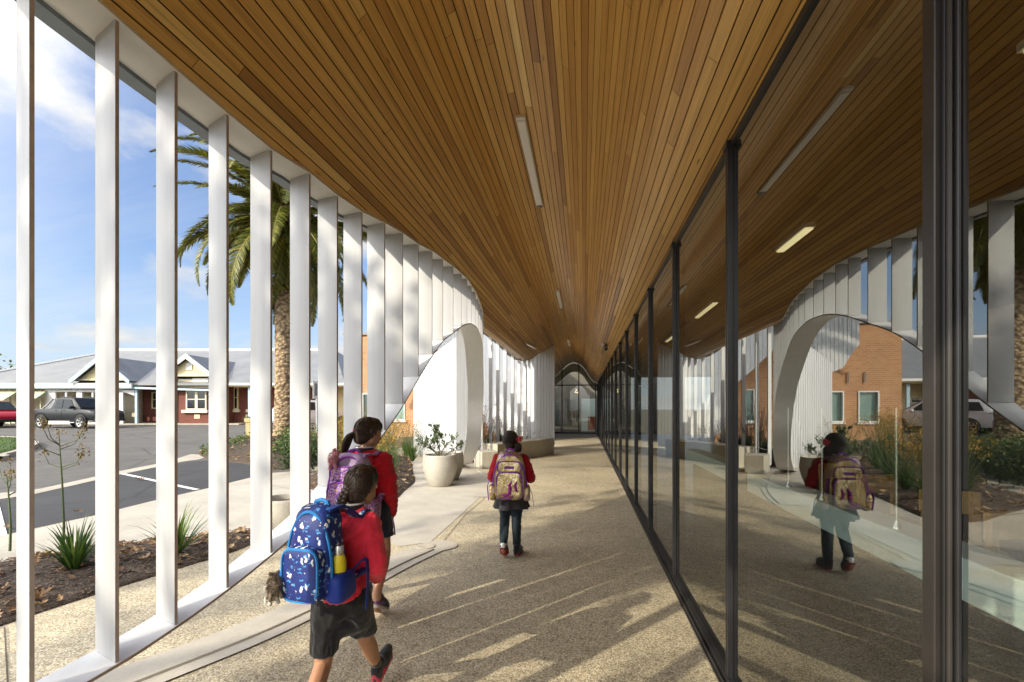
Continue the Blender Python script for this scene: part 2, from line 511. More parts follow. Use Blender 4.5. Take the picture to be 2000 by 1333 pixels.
beam_z = pchip([0, 1.42, 1.74, 2.04, 2.38, 2.75, 3.12, 3.49, 3.86, 4.23, 4.6, 5.0, 5.37, 5.745, 6.148, 6.55, 6.84, 7.19, 7.6, 8.0, 8.4, 8.8, 9.3, 9.9, 10.5, 11.1, 11.7, 12.5],
               [.47, .44, .442, .465, .515, .595, .725, .88, 1.06, 1.29, 1.54, 1.835, 2.115, 2.33, 2.49, 2.64, 2.72, 2.775, 2.79, 2.74, 2.63, 2.45, 2.15, 1.68, .97, .42, .12, .015])
def edge_x(y):
    pts = EDGE
    if y <= pts[0][1]: return pts[0][0]
    for (x0, y0), (x1, y1) in zip(pts, pts[1:]):
        if y0 <= y <= y1:
            return x0 + (x1 - x0) * (y - y0) / (y1 - y0)
    return pts[-1][0]
EDGE = [(-2.2, -3.2), (-1.98, -.5), (-1.93, .6)] + FIN + FIN2 + [(-1.25, 18.5), (-1.6, 19.0), (-2.1, 19.8), (-2.4, 20.8), (-2.4, 29)]
# ------------------------------------------------------------------ world, sun, camera
def build_light():
    w = bpy.data.worlds.new('World'); scene.world = w; w.use_nodes = True
    t = w.node_tree; t.nodes.clear()
    n = t.nodes.new; l = t.links.new
    out = n('ShaderNodeOutputWorld'); bg = n('ShaderNodeBackground'); bg.inputs['Strength'].default_value = SKY_STRENGTH
    sky = n('ShaderNodeTexSky'); sky.sky_type = 'NISHITA'; sky.sun_disc = False
    sky.sun_elevation = R(SUN_EL); sky.sun_rotation = math.atan2(-SUN_H[0], -SUN_H[1]); sky.air_density = 1.0; sky.dust_density = .6; sky.ozone_density = 1.6
    tc = n('ShaderNodeTexCoord'); sep = n('ShaderNodeSeparateXYZ'); l(tc.outputs['Generated'], sep.inputs[0])
    def M(op, a, b=None, clamp=False):
        nd = n('ShaderNodeMath'); nd.operation = op; nd.use_clamp = clamp
        for i, v in enumerate((a, b)):
            if v is None: continue
            if isinstance(v, (int, float)): nd.inputs[i].default_value = v
            else: l(v, nd.inputs[i])
        return nd.outputs[0]
    zz = M('ADD', M('MAXIMUM', sep.outputs[2], 0.), .22)
    cb = n('ShaderNodeCombineXYZ'); l(M('DIVIDE', sep.outputs[0], zz), cb.inputs[0]); l(M('DIVIDE', sep.outputs[1], zz), cb.inputs[1])
    mp = n('ShaderNodeMapping'); mp.inputs['Location'].default_value = CLOUD_OFF; l(cb.outputs[0], mp.inputs['Vector'])
    def NZ(vec, sc, det, rough, dist=0.):
        nd = n('ShaderNodeTexNoise'); nd.inputs['Scale'].default_value = sc; nd.inputs['Detail'].default_value = det; nd.inputs['Roughness'].default_value = rough; nd.inputs['Distortion'].default_value = dist
        l(vec, nd.inputs['Vector']); return nd.outputs['Fac']
    def RP(fac, st):
        nd = n('ShaderNodeValToRGB'); cr = nd.color_ramp
        while len(cr.elements) < len(st): cr.elements.new(.5)
        for e, (p, c_) in zip(cr.elements, st): e.position = p; e.color = (*c_, 1)
        l(fac, nd.inputs['Fac']); return nd.outputs['Color']
    n1 = NZ(mp.outputs['Vector'], 1.15, 9, .56, .25); n2 = NZ(mp.outputs['Vector'], .55, 3, .5)
    cov = M('ADD', n1, M('MULTIPLY', M('SUBTRACT', n2, .5), .75))
    heavy = RP(cov, [(.49, (0, 0, 0)), (.60, (1, 1, 1))])
    mp2 = n('ShaderNodeMapping'); mp2.inputs['Scale'].default_value = (.5, 1.7, 1); mp2.inputs['Rotation'].default_value = (0, 0, .5); l(cb.outputs[0], mp2.inputs['Vector'])
    thin = RP(NZ(mp2.outputs['Vector'], 1.1, 8, .6, .4), [(.42, (0, 0, 0)), (.80, (.50, .50, .50))])
    shade = RP(NZ(mp.outputs['Vector'], 2.6, 5, .6), [(.3, (.70, .75, .85)), (.62, (1, 1, 1))])
    def MIX(f, a, b, mode='MIX'):
        nd = n('ShaderNodeMix'); nd.data_type = 'RGBA'; nd.blend_type = mode
        for s_, v in ((nd.inputs[0], f), (nd.inputs[6], a), (nd.inputs[7], b)):
            if isinstance(v, (int, float)): s_.default_value = v
            elif isinstance(v, tuple): s_.default_value = (*v, 1)
            else: l(v, s_)
        return nd.outputs[2]
    cl = MIX(1., shade, (CLOUD, CLOUD * .985, CLOUD * .95), 'MULTIPLY')
    base = MIX(1., sky.outputs[0], SKY_GAIN, 'MULTIPLY')
    haze = RP(sep.outputs[2], [(0., (.92, .92, .92)), (.10, (.55, .55, .55)), (.32, (.12, .12, .12)), (.6, (0, 0, 0))])
    base = MIX(haze, base, HAZE)
    a = MIX(thin, base, (CLOUD * .95, CLOUD * .97, CLOUD))
    b = MIX(heavy, a, cl)
    # fill glow added to the sky around the sun, behind the photographer
    dt = n('ShaderNodeVectorMath'); dt.operation = 'DOT_PRODUCT'; l(tc.outputs['Generated'], dt.inputs[0])
    ce_ = math.cos(R(SUN_EL + 8)); dt.inputs[1].default_value = (-SUN_H[0] * ce_, -SUN_H[1] * ce_, math.sin(R(SUN_EL + 8)))
    gl = M('MULTIPLY', M('POWER', M('MAXIMUM', dt.outputs['Value'], 0.), GLOW_EXP), GLOW)
    gl = M('MULTIPLY', gl, RP(sep.outputs[2], [(0., (0, 0, 0)), (.06, (1, 1, 1))]))
    gc = n('ShaderNodeCombineXYZ'); l(gl, gc.inputs[0]); l(M('MULTIPLY', gl, .95), gc.inputs[1]); l(M('MULTIPLY', gl, .86), gc.inputs[2])
    b = MIX(1., b, gc.outputs[0], 'ADD')
    l(b, bg.inputs['Color']); l(bg.outputs[0], out.inputs[0])

    L = bpy.data.lights.new('sun', 'SUN'); L.energy = SUN_STRENGTH; L.angle = R(.55); L.color = (1., .90, .72)
    so = bpy.data.objects.new('sun', L); COL.objects.link(so)
    ce = math.cos(R(SUN_EL))
    d = Vector((SUN_H[0] * ce, SUN_H[1] * ce, -math.sin(R(SUN_EL))))
    so.rotation_euler = d.to_track_quat('-Z', 'Y').to_euler(); so.location = (-20, -40, 30)

    cam = bpy.data.cameras.new('camera'); co = bpy.data.objects.new('camera', cam); COL.objects.link(co)
    cam.sensor_fit = 'HORIZONTAL'; cam.sensor_width = 36; cam.lens = 36 * 944.4 / 2000
    cam.shift_y = 130.5 / 2000; cam.shift_x = 0
    cam.clip_start = .05; cam.clip_end = 2500
    co.location = (0, 0, 1.5); co.rotation_euler = (R(90), 0, YAW)
    scene.camera = co
    scene.view_settings.view_transform = 'Standard'; scene.view_settings.look = 'None'; scene.view_settings.exposure = 0; scene.view_settings.gamma = 1
    cy = scene.cycles
    cy.max_bounces = 10; cy.diffuse_bounces = 6; cy.glossy_bounces = 5; cy.transmission_bounces = 6; cy.transparent_max_bounces = 12
    cy.caustics_reflective = False; cy.caustics_refractive = False; cy.sample_clamp_indirect = 4
    cy.use_denoising = True
    try: cy.denoiser = 'OPENIMAGEDENOISE'
    except Exception: pass

SUN_EL = 27; SUN_H = (.643, .7660); SUN_STRENGTH = 5.0
SKY_STRENGTH = .15; CLOUD = 6.3; CLOUD_OFF = (2.28, 2.175, 0); SKY_GAIN = (.80, 1.06, 1.42); HAZE = (4.8, 5.5, 6.3); GLOW = 28.; GLOW_EXP = 2.2
build_light()

# ------------------------------------------------------------------ ground
def sheet(name, poly, z, mat, terrain=True, step=None):
    """flat polygon (optionally draped on the land), triangulated by a grid when draped"""
    bm = bmesh.new()
    vs = [bm.verts.new((x, y, 0)) for x, y in poly]
    area = sum(a[0] * b[1] - b[0] * a[1] for a, b in zip(poly, list(poly[1:]) + [poly[0]]))
    f = bm.faces.new(vs if area > 0 else vs[::-1])
    f.normal_update()
    bmesh.ops.triangulate(bm, faces=[f])
    if step:
        xs = [p[0] for p in poly]; ys = [p[1] for p in poly]
        x = math.floor(min(xs) / step) * step
        while x < max(xs):
            bmesh.ops.bisect_plane(bm, geom=bm.verts[:] + bm.edges[:] + bm.faces[:], plane_co=(x, 0, 0), plane_no=(1, 0, 0)); x += step
        y = math.floor(min(ys) / step) * step
        while y < max(ys):
            bmesh.ops.bisect_plane(bm, geom=bm.verts[:] + bm.edges[:] + bm.faces[:], plane_co=(0, y, 0), plane_no=(0, 1, 0)); y += step
    for v in bm.verts: v.co.z = z + (T(v.co.x, v.co.y) if terrain else 0)
    bm.normal_update()
    for fc in bm.faces:
        if fc.normal.z < 0: fc.normal_flip()
    me = bpy.data.meshes.new(name); bm.to_mesh(me); bm.free()
    me.materials.append(MATS[mat])
    o = bpy.data.objects.new(name, me); COL.objects.link(o)
    return o

def smooth_poly(pts, n=6, closed=True):
    out = []; N = len(pts)
    rng = range(N) if closed else range(N - 1)
    for i in rng:
        if closed: p0, p1, p2, p3 = pts[i - 1], pts[i], pts[(i + 1) % N], pts[(i + 2) % N]
        else: p0, p1, p2, p3 = pts[max(i - 1, 0)], pts[i], pts[i + 1], pts[min(i + 2, N - 1)]
        for k in range(n):
            t = k / n
            out.append(tuple(.5 * ((2 * b) + (-a + c_) * t + (2 * a - 5 * b + 4 * c_ - d) * t * t + (-a + 3 * b - 3 * c_ + d) * t**3) for a, b, c_, d in zip(p0, p1, p2, p3)))
    if not closed: out.append(tuple(pts[-1]))
    return out

# everything out to the horizon
gm = MB()
ring = [0, 60, 140, 400, 2000]
struct(sheet('ground', [(-600, -500), (500, -500), (500, 700), (-600, 700)], -.9, 'earth', True, 25))
struct(sheet('yard', [(-70, -20), (1, -20), (1, 48), (-70, 48)], -.05, 'earth', True, 2))
struct(sheet('road', [(-60, -14), (-6.7, -14), (-6.7, 12.5), (-9.2, 17.5), (-15, 27.5), (-16, 31), (-40, 27), (-60, 22)], -.012, 'old_asphalt', True, 1.0))
PAVE = [(-6.9, -14), (.9, -14), (.9, 29), (-7.4, 29), (-9.2, 22), (-8.9, 16), (-6.7, 12.5)]
struct(sheet('walkway_paving', PAVE, 0, 'exposed_aggregate', False))
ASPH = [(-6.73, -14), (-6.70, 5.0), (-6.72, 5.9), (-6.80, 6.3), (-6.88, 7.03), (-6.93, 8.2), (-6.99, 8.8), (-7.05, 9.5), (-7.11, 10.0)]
struct(sheet('parking_bay', [(-9.1, -14), (-9.3, 6.2), (-9.46, 7.07), (-9.96, 8.65), (-10.15, 9.25), (-10.44, 10.63), (-10.5, 11.6), (-10.2, 12.0), (-9.2, 11.6), (-8.27, 11.19), (-7.11, 10.2)] + ASPH[::-1][1:], -.006, 'shaded_asphalt', True, 1.0))
FAR = [(-2.35, 5.25), (-3.66, 5.12), (-4.09, 5.29), (-4.33, 5.13), (-4.69, 4.9), (-5.05, 4.61), (-5.31, 4.19), (-5.5, 4.01), (-5.62, 3.9), (-5.9, 2.8), (-6.0, 1), (-6.0, -14)]
struct(sheet('footpath', [(-6.72, -14)] + [(x + .005, y) for x, y in ASPH[1:]] + [(-6.6, 10.6), (-5.9, 12), (-4.6, 13.6), (-2.9, 12.7), (-2.3, 10.6), (-1.72, 8.3), (-1.69, 5.2), (-1.96, 5.0)] + FAR, .004, 'path_concrete', True, 1.5))
# flush kerb between the bay and the old road, with broken patches along it
k1 = [(-9.95, -14), (-10.1, 4), (-10.19, 7.12), (-9.99, 7.6), (-10.43, 9.06), (-10.66, 9.72), (-10.95, 11.15), (-11.36, 12.11), (-11.88, 13.2)]
k2 = [(-11.0, 13.0), (-10.6, 12.05), (-10.64, 11.5), (-10.44, 10.63), (-10.15, 9.25), (-9.96, 8.65), (-9.46, 7.07), (-9.5, 6.64), (-9.4, 4), (-9.3, -14)]
struct(sheet('flush_kerb', k1 + k2, -.002, 'kerb_concrete', True, 1.0))
simple('road_paint', (.72, .71, .66), .7, var=.2, vscale=14)
for a, b in (((-10.2, 9.42), (-7.02, 7.93)), ((-9.35, 6.45), (-6.74, 4.72)), ((-9.2, 2.4), (-6.74, 1.0))):
    dx, dy = b[0] - a[0], b[1] - a[1]; L = math.hypot(dx, dy); nx, ny = -dy / L * .05, dx / L * .05
    struct(sheet('bay_line', [(a[0] + nx, a[1] + ny), (b[0] + nx, b[1] + ny), (b[0] - nx, b[1] - ny), (a[0] - nx, a[1] - ny)], .001, 'road_paint', True, .5))

# smooth concrete ribbon on the ground under the fin screen (interrupted by the arched entrance)
def ribbon_on_ground(name, pts, w0, w1, z, mat):
    poly_a, poly_b = [], []
    for i, p in enumerate(pts):
        q0 = pts[max(i - 1, 0)]; q1 = pts[min(i + 1, len(pts) - 1)]
        t = Vector((q1[0] - q0[0], q1[1] - q0[1])).normalized(); n_ = Vector((t.y, -t.x))
        poly_a.append((p[0] + n_.x * w0, p[1] + n_.y * w0)); poly_b.append((p[0] - n_.x * w1, p[1] - n_.y * w1))
    return poly_a, poly_b
pa, pb = ribbon_on_ground('r', smooth_poly([(-3.4, .2), (-2.9, 1.4), (-2.5, 2.3), (-2.2, 2.95), (-1.98, 3.7), (-1.82, 4.4), (-1.66, 4.95)], 6, False), .21, .17, 0, '')
end = [(-1.55 + .20 * math.cos(a), 5.07 + .20 * math.sin(a)) for a in np.linspace(R(-20), R(160), 9)]
struct(sheet('concrete_strip', pa + end + pb[::-1], .010, 'smooth_concrete', False))
mb = MB(); mb.tube([(x + .10, y, .012) for x, y in smooth_poly([(-3.4, .2), (-2.9, 1.4), (-2.5, 2.3), (-2.2, 2.95), (-1.98, 3.7), (-1.82, 4.4), (-1.66, 4.9)], 6, False)], .012, 6)
struct(mb.build('strip_groove', 'kerb_concrete'))
mb = MB(); mb.lathe([(.10, .012), (.10, .018), (.085, .020), (.05, .013), (0.001, .012)], 24, (-1.68, 5.0, 0))
struct(mb.build('drain_cover', 'kerb_concrete', smooth=True))
pa, pb = ribbon_on_ground('r', smooth_poly([(-1.58, 7.95), (-1.70, 8.7), (-1.92, 9.5), (-2.25, 10.4), (-2.65, 11.3), (-3.1, 12.3)], 6, False), .22, .26, 0, '')
struct(sheet('concrete_strip', pa + pb[::-1], .010, 'smooth_concrete', False))
mb = MB(); mb.tube([(x + .13, y, .012) for x, y in smooth_poly([(-1.58, 8.05), (-1.70, 8.7), (-1.92, 9.5), (-2.25, 10.4), (-2.65, 11.3)], 6, False)], .014, 6)
struct(mb.build('strip_groove', 'kerb_concrete'))
# saw-cut joints in the paving
simple('joint_dark', (.10, .085, .065), .9)
for pts in ([(-1.96, 4.6), (-1.80, 4.95)], [(-1.56, 5.28), (-1.64, 6.6), (-1.62, 7.9)], [(-3.9, 2.75), (-3.1, 2.2), (-2.6, 1.9)], [(-1.4, 9.6), (.68, 9.75)], [(-4.6, 10.8), (-2.3, 10.2)], [(-6.1, 8.6), (-3.6, 7.35)]):
    mb = MB()
    for a, b in zip(pts, pts[1:]):
        t = Vector((b[0] - a[0], b[1] - a[1])).normalized() * .004
        zz = .008
        mb.add([(a[0] - t.y, a[1] + t.x, zz), (b[0] - t.y, b[1] + t.x, zz), (b[0] + t.y, b[1] - t.x, zz), (a[0] + t.y, a[1] - t.x, zz)], [(3, 2, 1, 0)])
    struct(mb.build('paving_joint', 'joint_dark'))

# ------------------------------------------------------------------ garden beds (mounded soil), ground litter
def inside(p, poly):
    r = False; j = len(poly) - 1
    for i in range(len(poly)):
        xi, yi = poly[i]; xj, yj = poly[j]
        if (yi > p[1]) != (yj > p[1]) and p[0] < (xj - xi) * (p[1] - yi) / (yj - yi) + xi: r = not r
        j = i
    return r
def mound(name, poly, c, h, mat='bark_mulch', nr=9, rough=.02, base=.012, seed=1):
    n = len(poly); mb = MB(); vs = []; fs = []
    for k in range(nr + 1):
        s_ = 1 - k / nr
        prof = h * (1 - s_**2.0)
        for i, (x, y) in enumerate(poly):
            X = c[0] + (x - c[0]) * s_; Y = c[1] + (y - c[1]) * s_
            jit = rough * mnoise.noise(Vector((X * 2.3, Y * 2.3, seed))) if k else 0
            vs.append((X, Y, T(X, Y) + base + prof + jit))
    for k in range(nr):
        for i in range(n):
            fs.append((k * n + i, k * n + (i + 1) % n, (k + 1) * n + (i + 1) % n, (k + 1) * n + i))
    vs += [(x, y, T(x, y) - .05) for x, y in poly]
    o_ = (nr + 1) * n
    for i in range(n): fs.append((o_ + i, o_ + (i + 1) % n, (i + 1) % n, i))
    mb.add(vs, fs)
    return mb.build(name, mat, smooth='all')
def bed_height(poly, c, h, base=.012):
    def f(x, y):
        # invert the radial profile along the ray from the centre
        best = 1.
        dx, dy = x - c[0], y - c[1]
        r = math.hypot(dx, dy)
        if r < 1e-4: return T(x, y) + base + h
        for (x0, y0), (x1, y1) in zip(poly, poly[1:] + poly[:1]):
            ex, ey = x1 - x0, y1 - y0
            den = dx * ey - dy * ex
            if abs(den) < 1e-9: continue
            t = ((x0 - c[0]) * ey - (y0 - c[1]) * ex) / den
            s_ = ((x0 - c[0]) * dy - (y0 - c[1]) * dx) / den
            if t > 0 and -1e-6 <= s_ <= 1 + 1e-6:
                best = 1 / t; break
        return T(x, y) + base + h * (1 - min(1, best)**2)
    return f
BED1 = smooth_poly([(-5.5, 4.0), (-5.05, 4.6), (-4.33, 5.12), (-3.97, 5.38), (-3.66, 5.02), (-3.6, 4.6), (-3.73, 4.0), (-3.9, 3.2), (-3.98, 2.6), (-4.1, 1.6), (-4.3, .4), (-4.6, -2), (-5.6, -2), (-5.95, .8), (-5.8, 2.8)], 5)
C1 = (-4.75, 3.2); H1 = .06
struct(mound('garden_bed', BED1, C1, H1, seed=3)); bh1 = bed_height(BED1, C1, H1)
BED2 = smooth_poly([(-3.02, 7.25), (-3.2, 8.4), (-3.38, 9.4), (-3.85, 10.6), (-4.55, 12.4), (-5.25, 13.9), (-6.2, 15.0), (-8.1, 18.0), (-8.9, 17.0), (-8.2, 14.2), (-7.0, 11.9), (-6.0, 10.4), (-5.95, 9.5), (-5.3, 8.55), (-4.3, 7.75), (-3.5, 7.15)], 5)
C2 = (-5.2, 11.0); H2 = .16
struct(mound('garden_bed', BED2, C2, H2, seed=5)); bh2 = bed_height(BED2, C2, H2)
BED3 = smooth_poly([(-11.7, 13.3), (-10.3, 12.1), (-9.2, 11.65), (-8.3, 11.2), (-7.4, 10.6), (-7.0, 11.2), (-7.6, 12.6), (-8.6, 14.5), (-9.2, 17), (-10.2, 19), (-12.2, 19.4), (-13.4, 17.4), (-12.8, 15.0)], 5)
C3 = (-10.3, 15.2); H3 = .42
struct(mound('garden_bed', BED3, C3, H3, 'bark_mulch', seed=8)); bh3 = bed_height(BED3, C3, H3)
BED4 = smooth_poly([(-2.75, 12.95), (-2.35, 13.9), (-2.1, 15.0), (-1.75, 16.2), (-1.9, 17.0), (-3.0, 17.6), (-4.6, 17.2), (-5.2, 15.6), (-4.4, 14.3)], 5)
C4 = (-3.2, 15.4); H4 = .30
struct(mound('garden_bed', BED4, C4, H4, seed=9)); bh4 = bed_height(BED4, C4, H4)
LAWN = smooth_poly([(-15.9, 10.6), (-16.44, 11.48), (-17.49, 12.69), (-19.48, 14.62), (-21.6, 15.9), (-24.5, 17.1), (-30, 16), (-34, 10), (-28, 5), (-19, 7)], 5)
CL = (-23, 11.5)
struct(mound('lawn', LAWN, CL, .10, 'grass_base', seed=4, base=.09)); bhl = bed_height(LAWN, CL, .10, .09)
mb = MB()
for i in range(len(LAWN)):
    (x0, y0), (x1, y1) = LAWN[i], LAWN[(i + 1) % len(LAWN)]
    t = Vector((x1 - x0, y1 - y0)).normalized(); n_ = Vector((t.y, -t.x)) * .13
    za, zb = T(x0, y0), T(x1, y1)
    mb.add([(x0, y0, za - .05), (x1, y1, zb - .05), (x1, y1, zb + .13), (x0, y0, za + .13), (x0 + n_.x, y0 + n_.y, za - .05), (x1 + n_.x, y1 + n_.y, zb - .05), (x1 + n_.x, y1 + n_.y, zb + .12), (x0 + n_.x, y0 + n_.y, za + .12)],
           [(3, 2, 6, 7), (4, 7, 6, 5), (0, 1, 2, 3)])
struct(mb.build('lawn_kerb', 'kerb_concrete'))
mb = MB(); r2 = random.Random(5)
for i in range(9000):
    x = r2.uniform(-30, -15.5); y = r2.uniform(6, 17)
    if not inside((x, y), LAWN): continue
    h = r2.uniform(.05, .11); a = r2.uniform(0, 6.28); w_ = .012
    z = bhl(x, y) - .005
    mb.add([(x - w_ * math.cos(a), y - w_ * math.sin(a), z), (x + w_ * math.cos(a), y + w_ * math.sin(a), z), (x + r2.uniform(-.04, .04), y + r2.uniform(-.04, .04), z + h)], [(0, 1, 2)], 0, r2.random())
tag(mb.build('lawn_grass', 'grass'), 'short bright green lawn grass beside the old road', 'grass', kind='stuff')

leafmat('dry_leaf', (.10, .05, .022), (.27, .155, .07), (.50, .37, .22), .7, .15)
def litter(name, poly, hf, n, label, size=(.05, .11), seed=1, keep=None):
    """fallen lobed oak leaves, curled"""
    r = random.Random(seed); mb = MB()
    xs = [p[0] for p in poly]; ys = [p[1] for p in poly]
    lobes = [(0, 0), (.16, .10), (.26, .05), (.34, .22), (.46, .09), (.58, .24), (.68, .08), (.80, .15), (.88, .06), (1, 0)]
    cnt = 0
    while cnt < n:
        x = r.uniform(min(xs), max(xs)); y = r.uniform(min(ys), max(ys))
        if not inside((x, y), poly) or (keep and not keep(x, y, r)): continue
        cnt += 1
        L = r.uniform(*size); a = r.uniform(0, 6.283); curl = r.uniform(.0, .35) * L; tilt = Matrix.Rotation(r.uniform(-.5, .5), 3, 'X') @ Matrix.Rotation(r.uniform(-.4, .4), 3, 'Y')
        rot = Matrix.Rotation(a, 3, 'Z') @ tilt
        z = hf(x, y) + .012 + r.random() * .02
        top = []; bot = []; mid = []
        for (t, w_) in lobes:
            zc = curl * 4 * (t - .5)**2
            top.append((t * L - L / 2, w_ * L * 1.15, zc + curl * .8 * w_ * 3)); bot.append((t * L - L / 2, -w_ * L * 1.15, zc + curl * .8 * w_ * 3)); mid.append((t * L - L / 2, 0, zc))
        vs = [rot @ Vector(p) + Vector((x, y, z)) for p in top + mid + bot[1:-1]]
        m_ = len(lobes); fs = []
        for k in range(m_ - 1):
            fs.append((k, m_ + k, m_ + k + 1, k + 1))
            b0 = 2 * m_ + k - 1 if k > 0 else m_; b1 = 2 * m_ + k if k + 1 < m_ - 1 else m_ + m_ - 1
            if b0 == m_: fs.append((m_, b1, m_ + 1))
            elif b1 == 2 * m_ - 1: fs.append((m_ + k, b0, b1))
            else: fs.append((m_ + k, b0, b1, m_ + k + 1))
        tn = min(1, max(0, r.gauss(.5, .25)))
        mb.add(vs, fs, 0, tn)
    return tag(mb.build(name, 'dry_leaf'), label, 'leaves', kind='stuff')
litter('fallen_leaves', BED1, bh1, 620, 'brown fallen oak leaves on the near garden bed mulch', (.07, .16), 1)
litter('fallen_leaves', BED2, bh2, 1100, 'dry fallen leaves covering the large curved garden bed', (.07, .13), 2)
litter('fallen_leaves', BED3, bh3, 700, 'pale fallen leaves around the base of the palm', (.08, .15), 3)
litter('fallen_leaves', [(-9.8, -1), (-9.8, 9.5), (-7.1, 9.5), (-6.8, -1)], lambda x, y: T(x, y) + .002, 22, 'scattered dry leaves lying on the dark parking bay', (.10, .18), 4)
litter('fallen_leaves', [(-1.7, 2), (-1.9, 12), (.6, 26), (.66, 3)], lambda x, y: 0, 26, 'few tiny dry leaf bits on the walkway floor', (.02, .045), 6)
# bark chips lying on the near bed
mb = MB(); r2 = random.Random(3)
simple('bark_chip', (.125, .088, .062), .9, var=.5, vscale=3)
for i in range(3200):
    x = r2.uniform(-6, -3.5); y = r2.uniform(0, 5.4)
    if not inside((x, y), BED1): continue
    L, W_, H_ = r2.uniform(.02, .07), r2.uniform(.008, .02), r2.uniform(.004, .01)
    M_ = Matrix.Translation((x, y, bh1(x, y) + .01 + r2.random() * .015)) @ Matrix.Rotation(r2.uniform(0, 6.28), 4, 'Z') @ Matrix.Rotation(r2.uniform(-.4, .4), 4, 'Y')
    vs = [M_ @ Vector(p) for p in ((-L / 2, -W_ / 2, 0), (L / 2, -W_ / 3, 0), (L / 2, W_ / 2, 0), (-L / 2, W_ / 2, 0), (-L / 2, -W_ / 2, H_), (L / 2, -W_ / 3, H_), (L / 2, W_ / 2, H_), (-L / 2, W_ / 2, H_))]
    mb.add(vs, [(4, 5, 6, 7), (0, 1, 5, 4), (1, 2, 6, 5), (2, 3, 7, 6), (3, 0, 4, 7)])
tag(mb.build('bark_chips', 'bark_chip'), 'dark bark chips mulching the near garden bed', 'mulch', kind='stuff')
# ------------------------------------------------------------------ canopy: vaulted timber ceiling, soffit, gutter, roof
canopy = tag(empty('walkway_canopy', (0, 0, 3)), 'long vaulted canopy lined with honey coloured timber boards over the walkway', 'canopy')
canopy.location = (0, 0, 0)
Y0, Y1 = -1.6, 28.35
def clampx(x, y): return max(x, edge_x(y))
def build_ceiling():
    mb = MB(); r = random.Random(11)
    # walk along the vault's arc
    xs = [.83]; x = .83
    arc = []
    step = .002
    pos = 0.
    pts = [(x, ceil_z(x))]
    while x > -3.3:
        x -= step
        z = ceil_z(x); pos_d = math.hypot(step, z - pts[-1][1]); pts.append((x, z)); arc.append(pos_d)
    acc = np.concatenate([[0], np.cumsum(arc)]); P_ = np.array(pts)
    def at(s_): return float(np.interp(s_, acc, P_[:, 0])), float(np.interp(s_, acc, P_[:, 1]))
    W, G_ = .0575, .0068
    s_ = .004
    while s_ + W < acc[-1]:
        xa, za = at(s_); xb, zb = at(s_ + W)
        nx, nz = -(zb - za), (xb - xa)            # points up (into the roof)
        ln = math.hypot(nx, nz); nx, nz = nx / ln, nz / ln
        if nz < 0: nx, nz = -nx, -nz
        # butt joints
        y = Y0 - r.uniform(0, 4)
        while y < Y1:
            L = r.choice([3.6, 4.2, 4.8, 5.4, 6.0]); ya, yb = max(y, Y0), min(y + L, Y1) - .003
            y += L
            if yb <= ya: continue
            tone = min(1, max(0, r.gauss(.5, .125)))
            if r.random() < .07: tone = r.uniform(.05, .24)
            if r.random() < .06: tone = r.uniform(.75, .95)
            clip = xb < -1.6
            n = max(1, int((yb - ya) / .09)) if clip else 1
            ysx = [ya + (yb - ya) * i / n for i in range(n + 1)]
            for i in range(n):
                q = []
                for yy in (ysx[i], ysx[i + 1]):
                    ea = edge_x(yy) if clip else -99
                    ax = max(xa, ea); bx = max(xb, ea)
                    q.append((ax, za if ax == xa else ceil_z(ax), bx, zb if bx == xb else ceil_z(bx), yy))
                (ax, aza, bx, bza, y_a), (cx_, cza, dx_, dza, y_b) = q
                if ax - bx < 1e-5 and cx_ - dx_ < 1e-5: continue
                D = .014
                vs = [(ax, y_a, aza), (bx, y_a, bza), (dx_, y_b, dza), (cx_, y_b, cza),
                      (ax + nx * D, y_a, aza + nz * D), (bx + nx * D, y_a, bza + nz * D), (dx_ + nx * D, y_b, dza + nz * D), (cx_ + nx * D, y_b, cza + nz * D)]
                mb.add(vs, [(0, 1, 2, 3), (0, 3, 7, 4), (1, 5, 6, 2)], 0, tone)
        s_ += W + G_
    mb.build('ceiling_boards', 'ceiling_boards', canopy)
    # dark backing
    mb = MB()
    pxs = np.linspace(.84, -3.3, 60)
    ysn = np.arange(Y0, Y1 + .2, .2)
    vs = []
    for yy in ysn:
        for x in pxs:
            X = clampx(x, yy); vs.append((X, min(yy, Y1), ceil_z(X) + .017))
    nX = len(pxs); fs = []
    for i in range(len(ysn) - 1):
        for k in range(nX - 1):
            a = i * nX + k
            if vs[a][0] == vs[a + 1][0] and vs[a + nX][0] == vs[a + nX + 1][0]: continue
            fs.append((a, a + 1, a + nX + 1, a + nX))
    mb.add(vs, fs); mb.build('backing_sheet', 'ceiling_void', canopy)
build_ceiling()

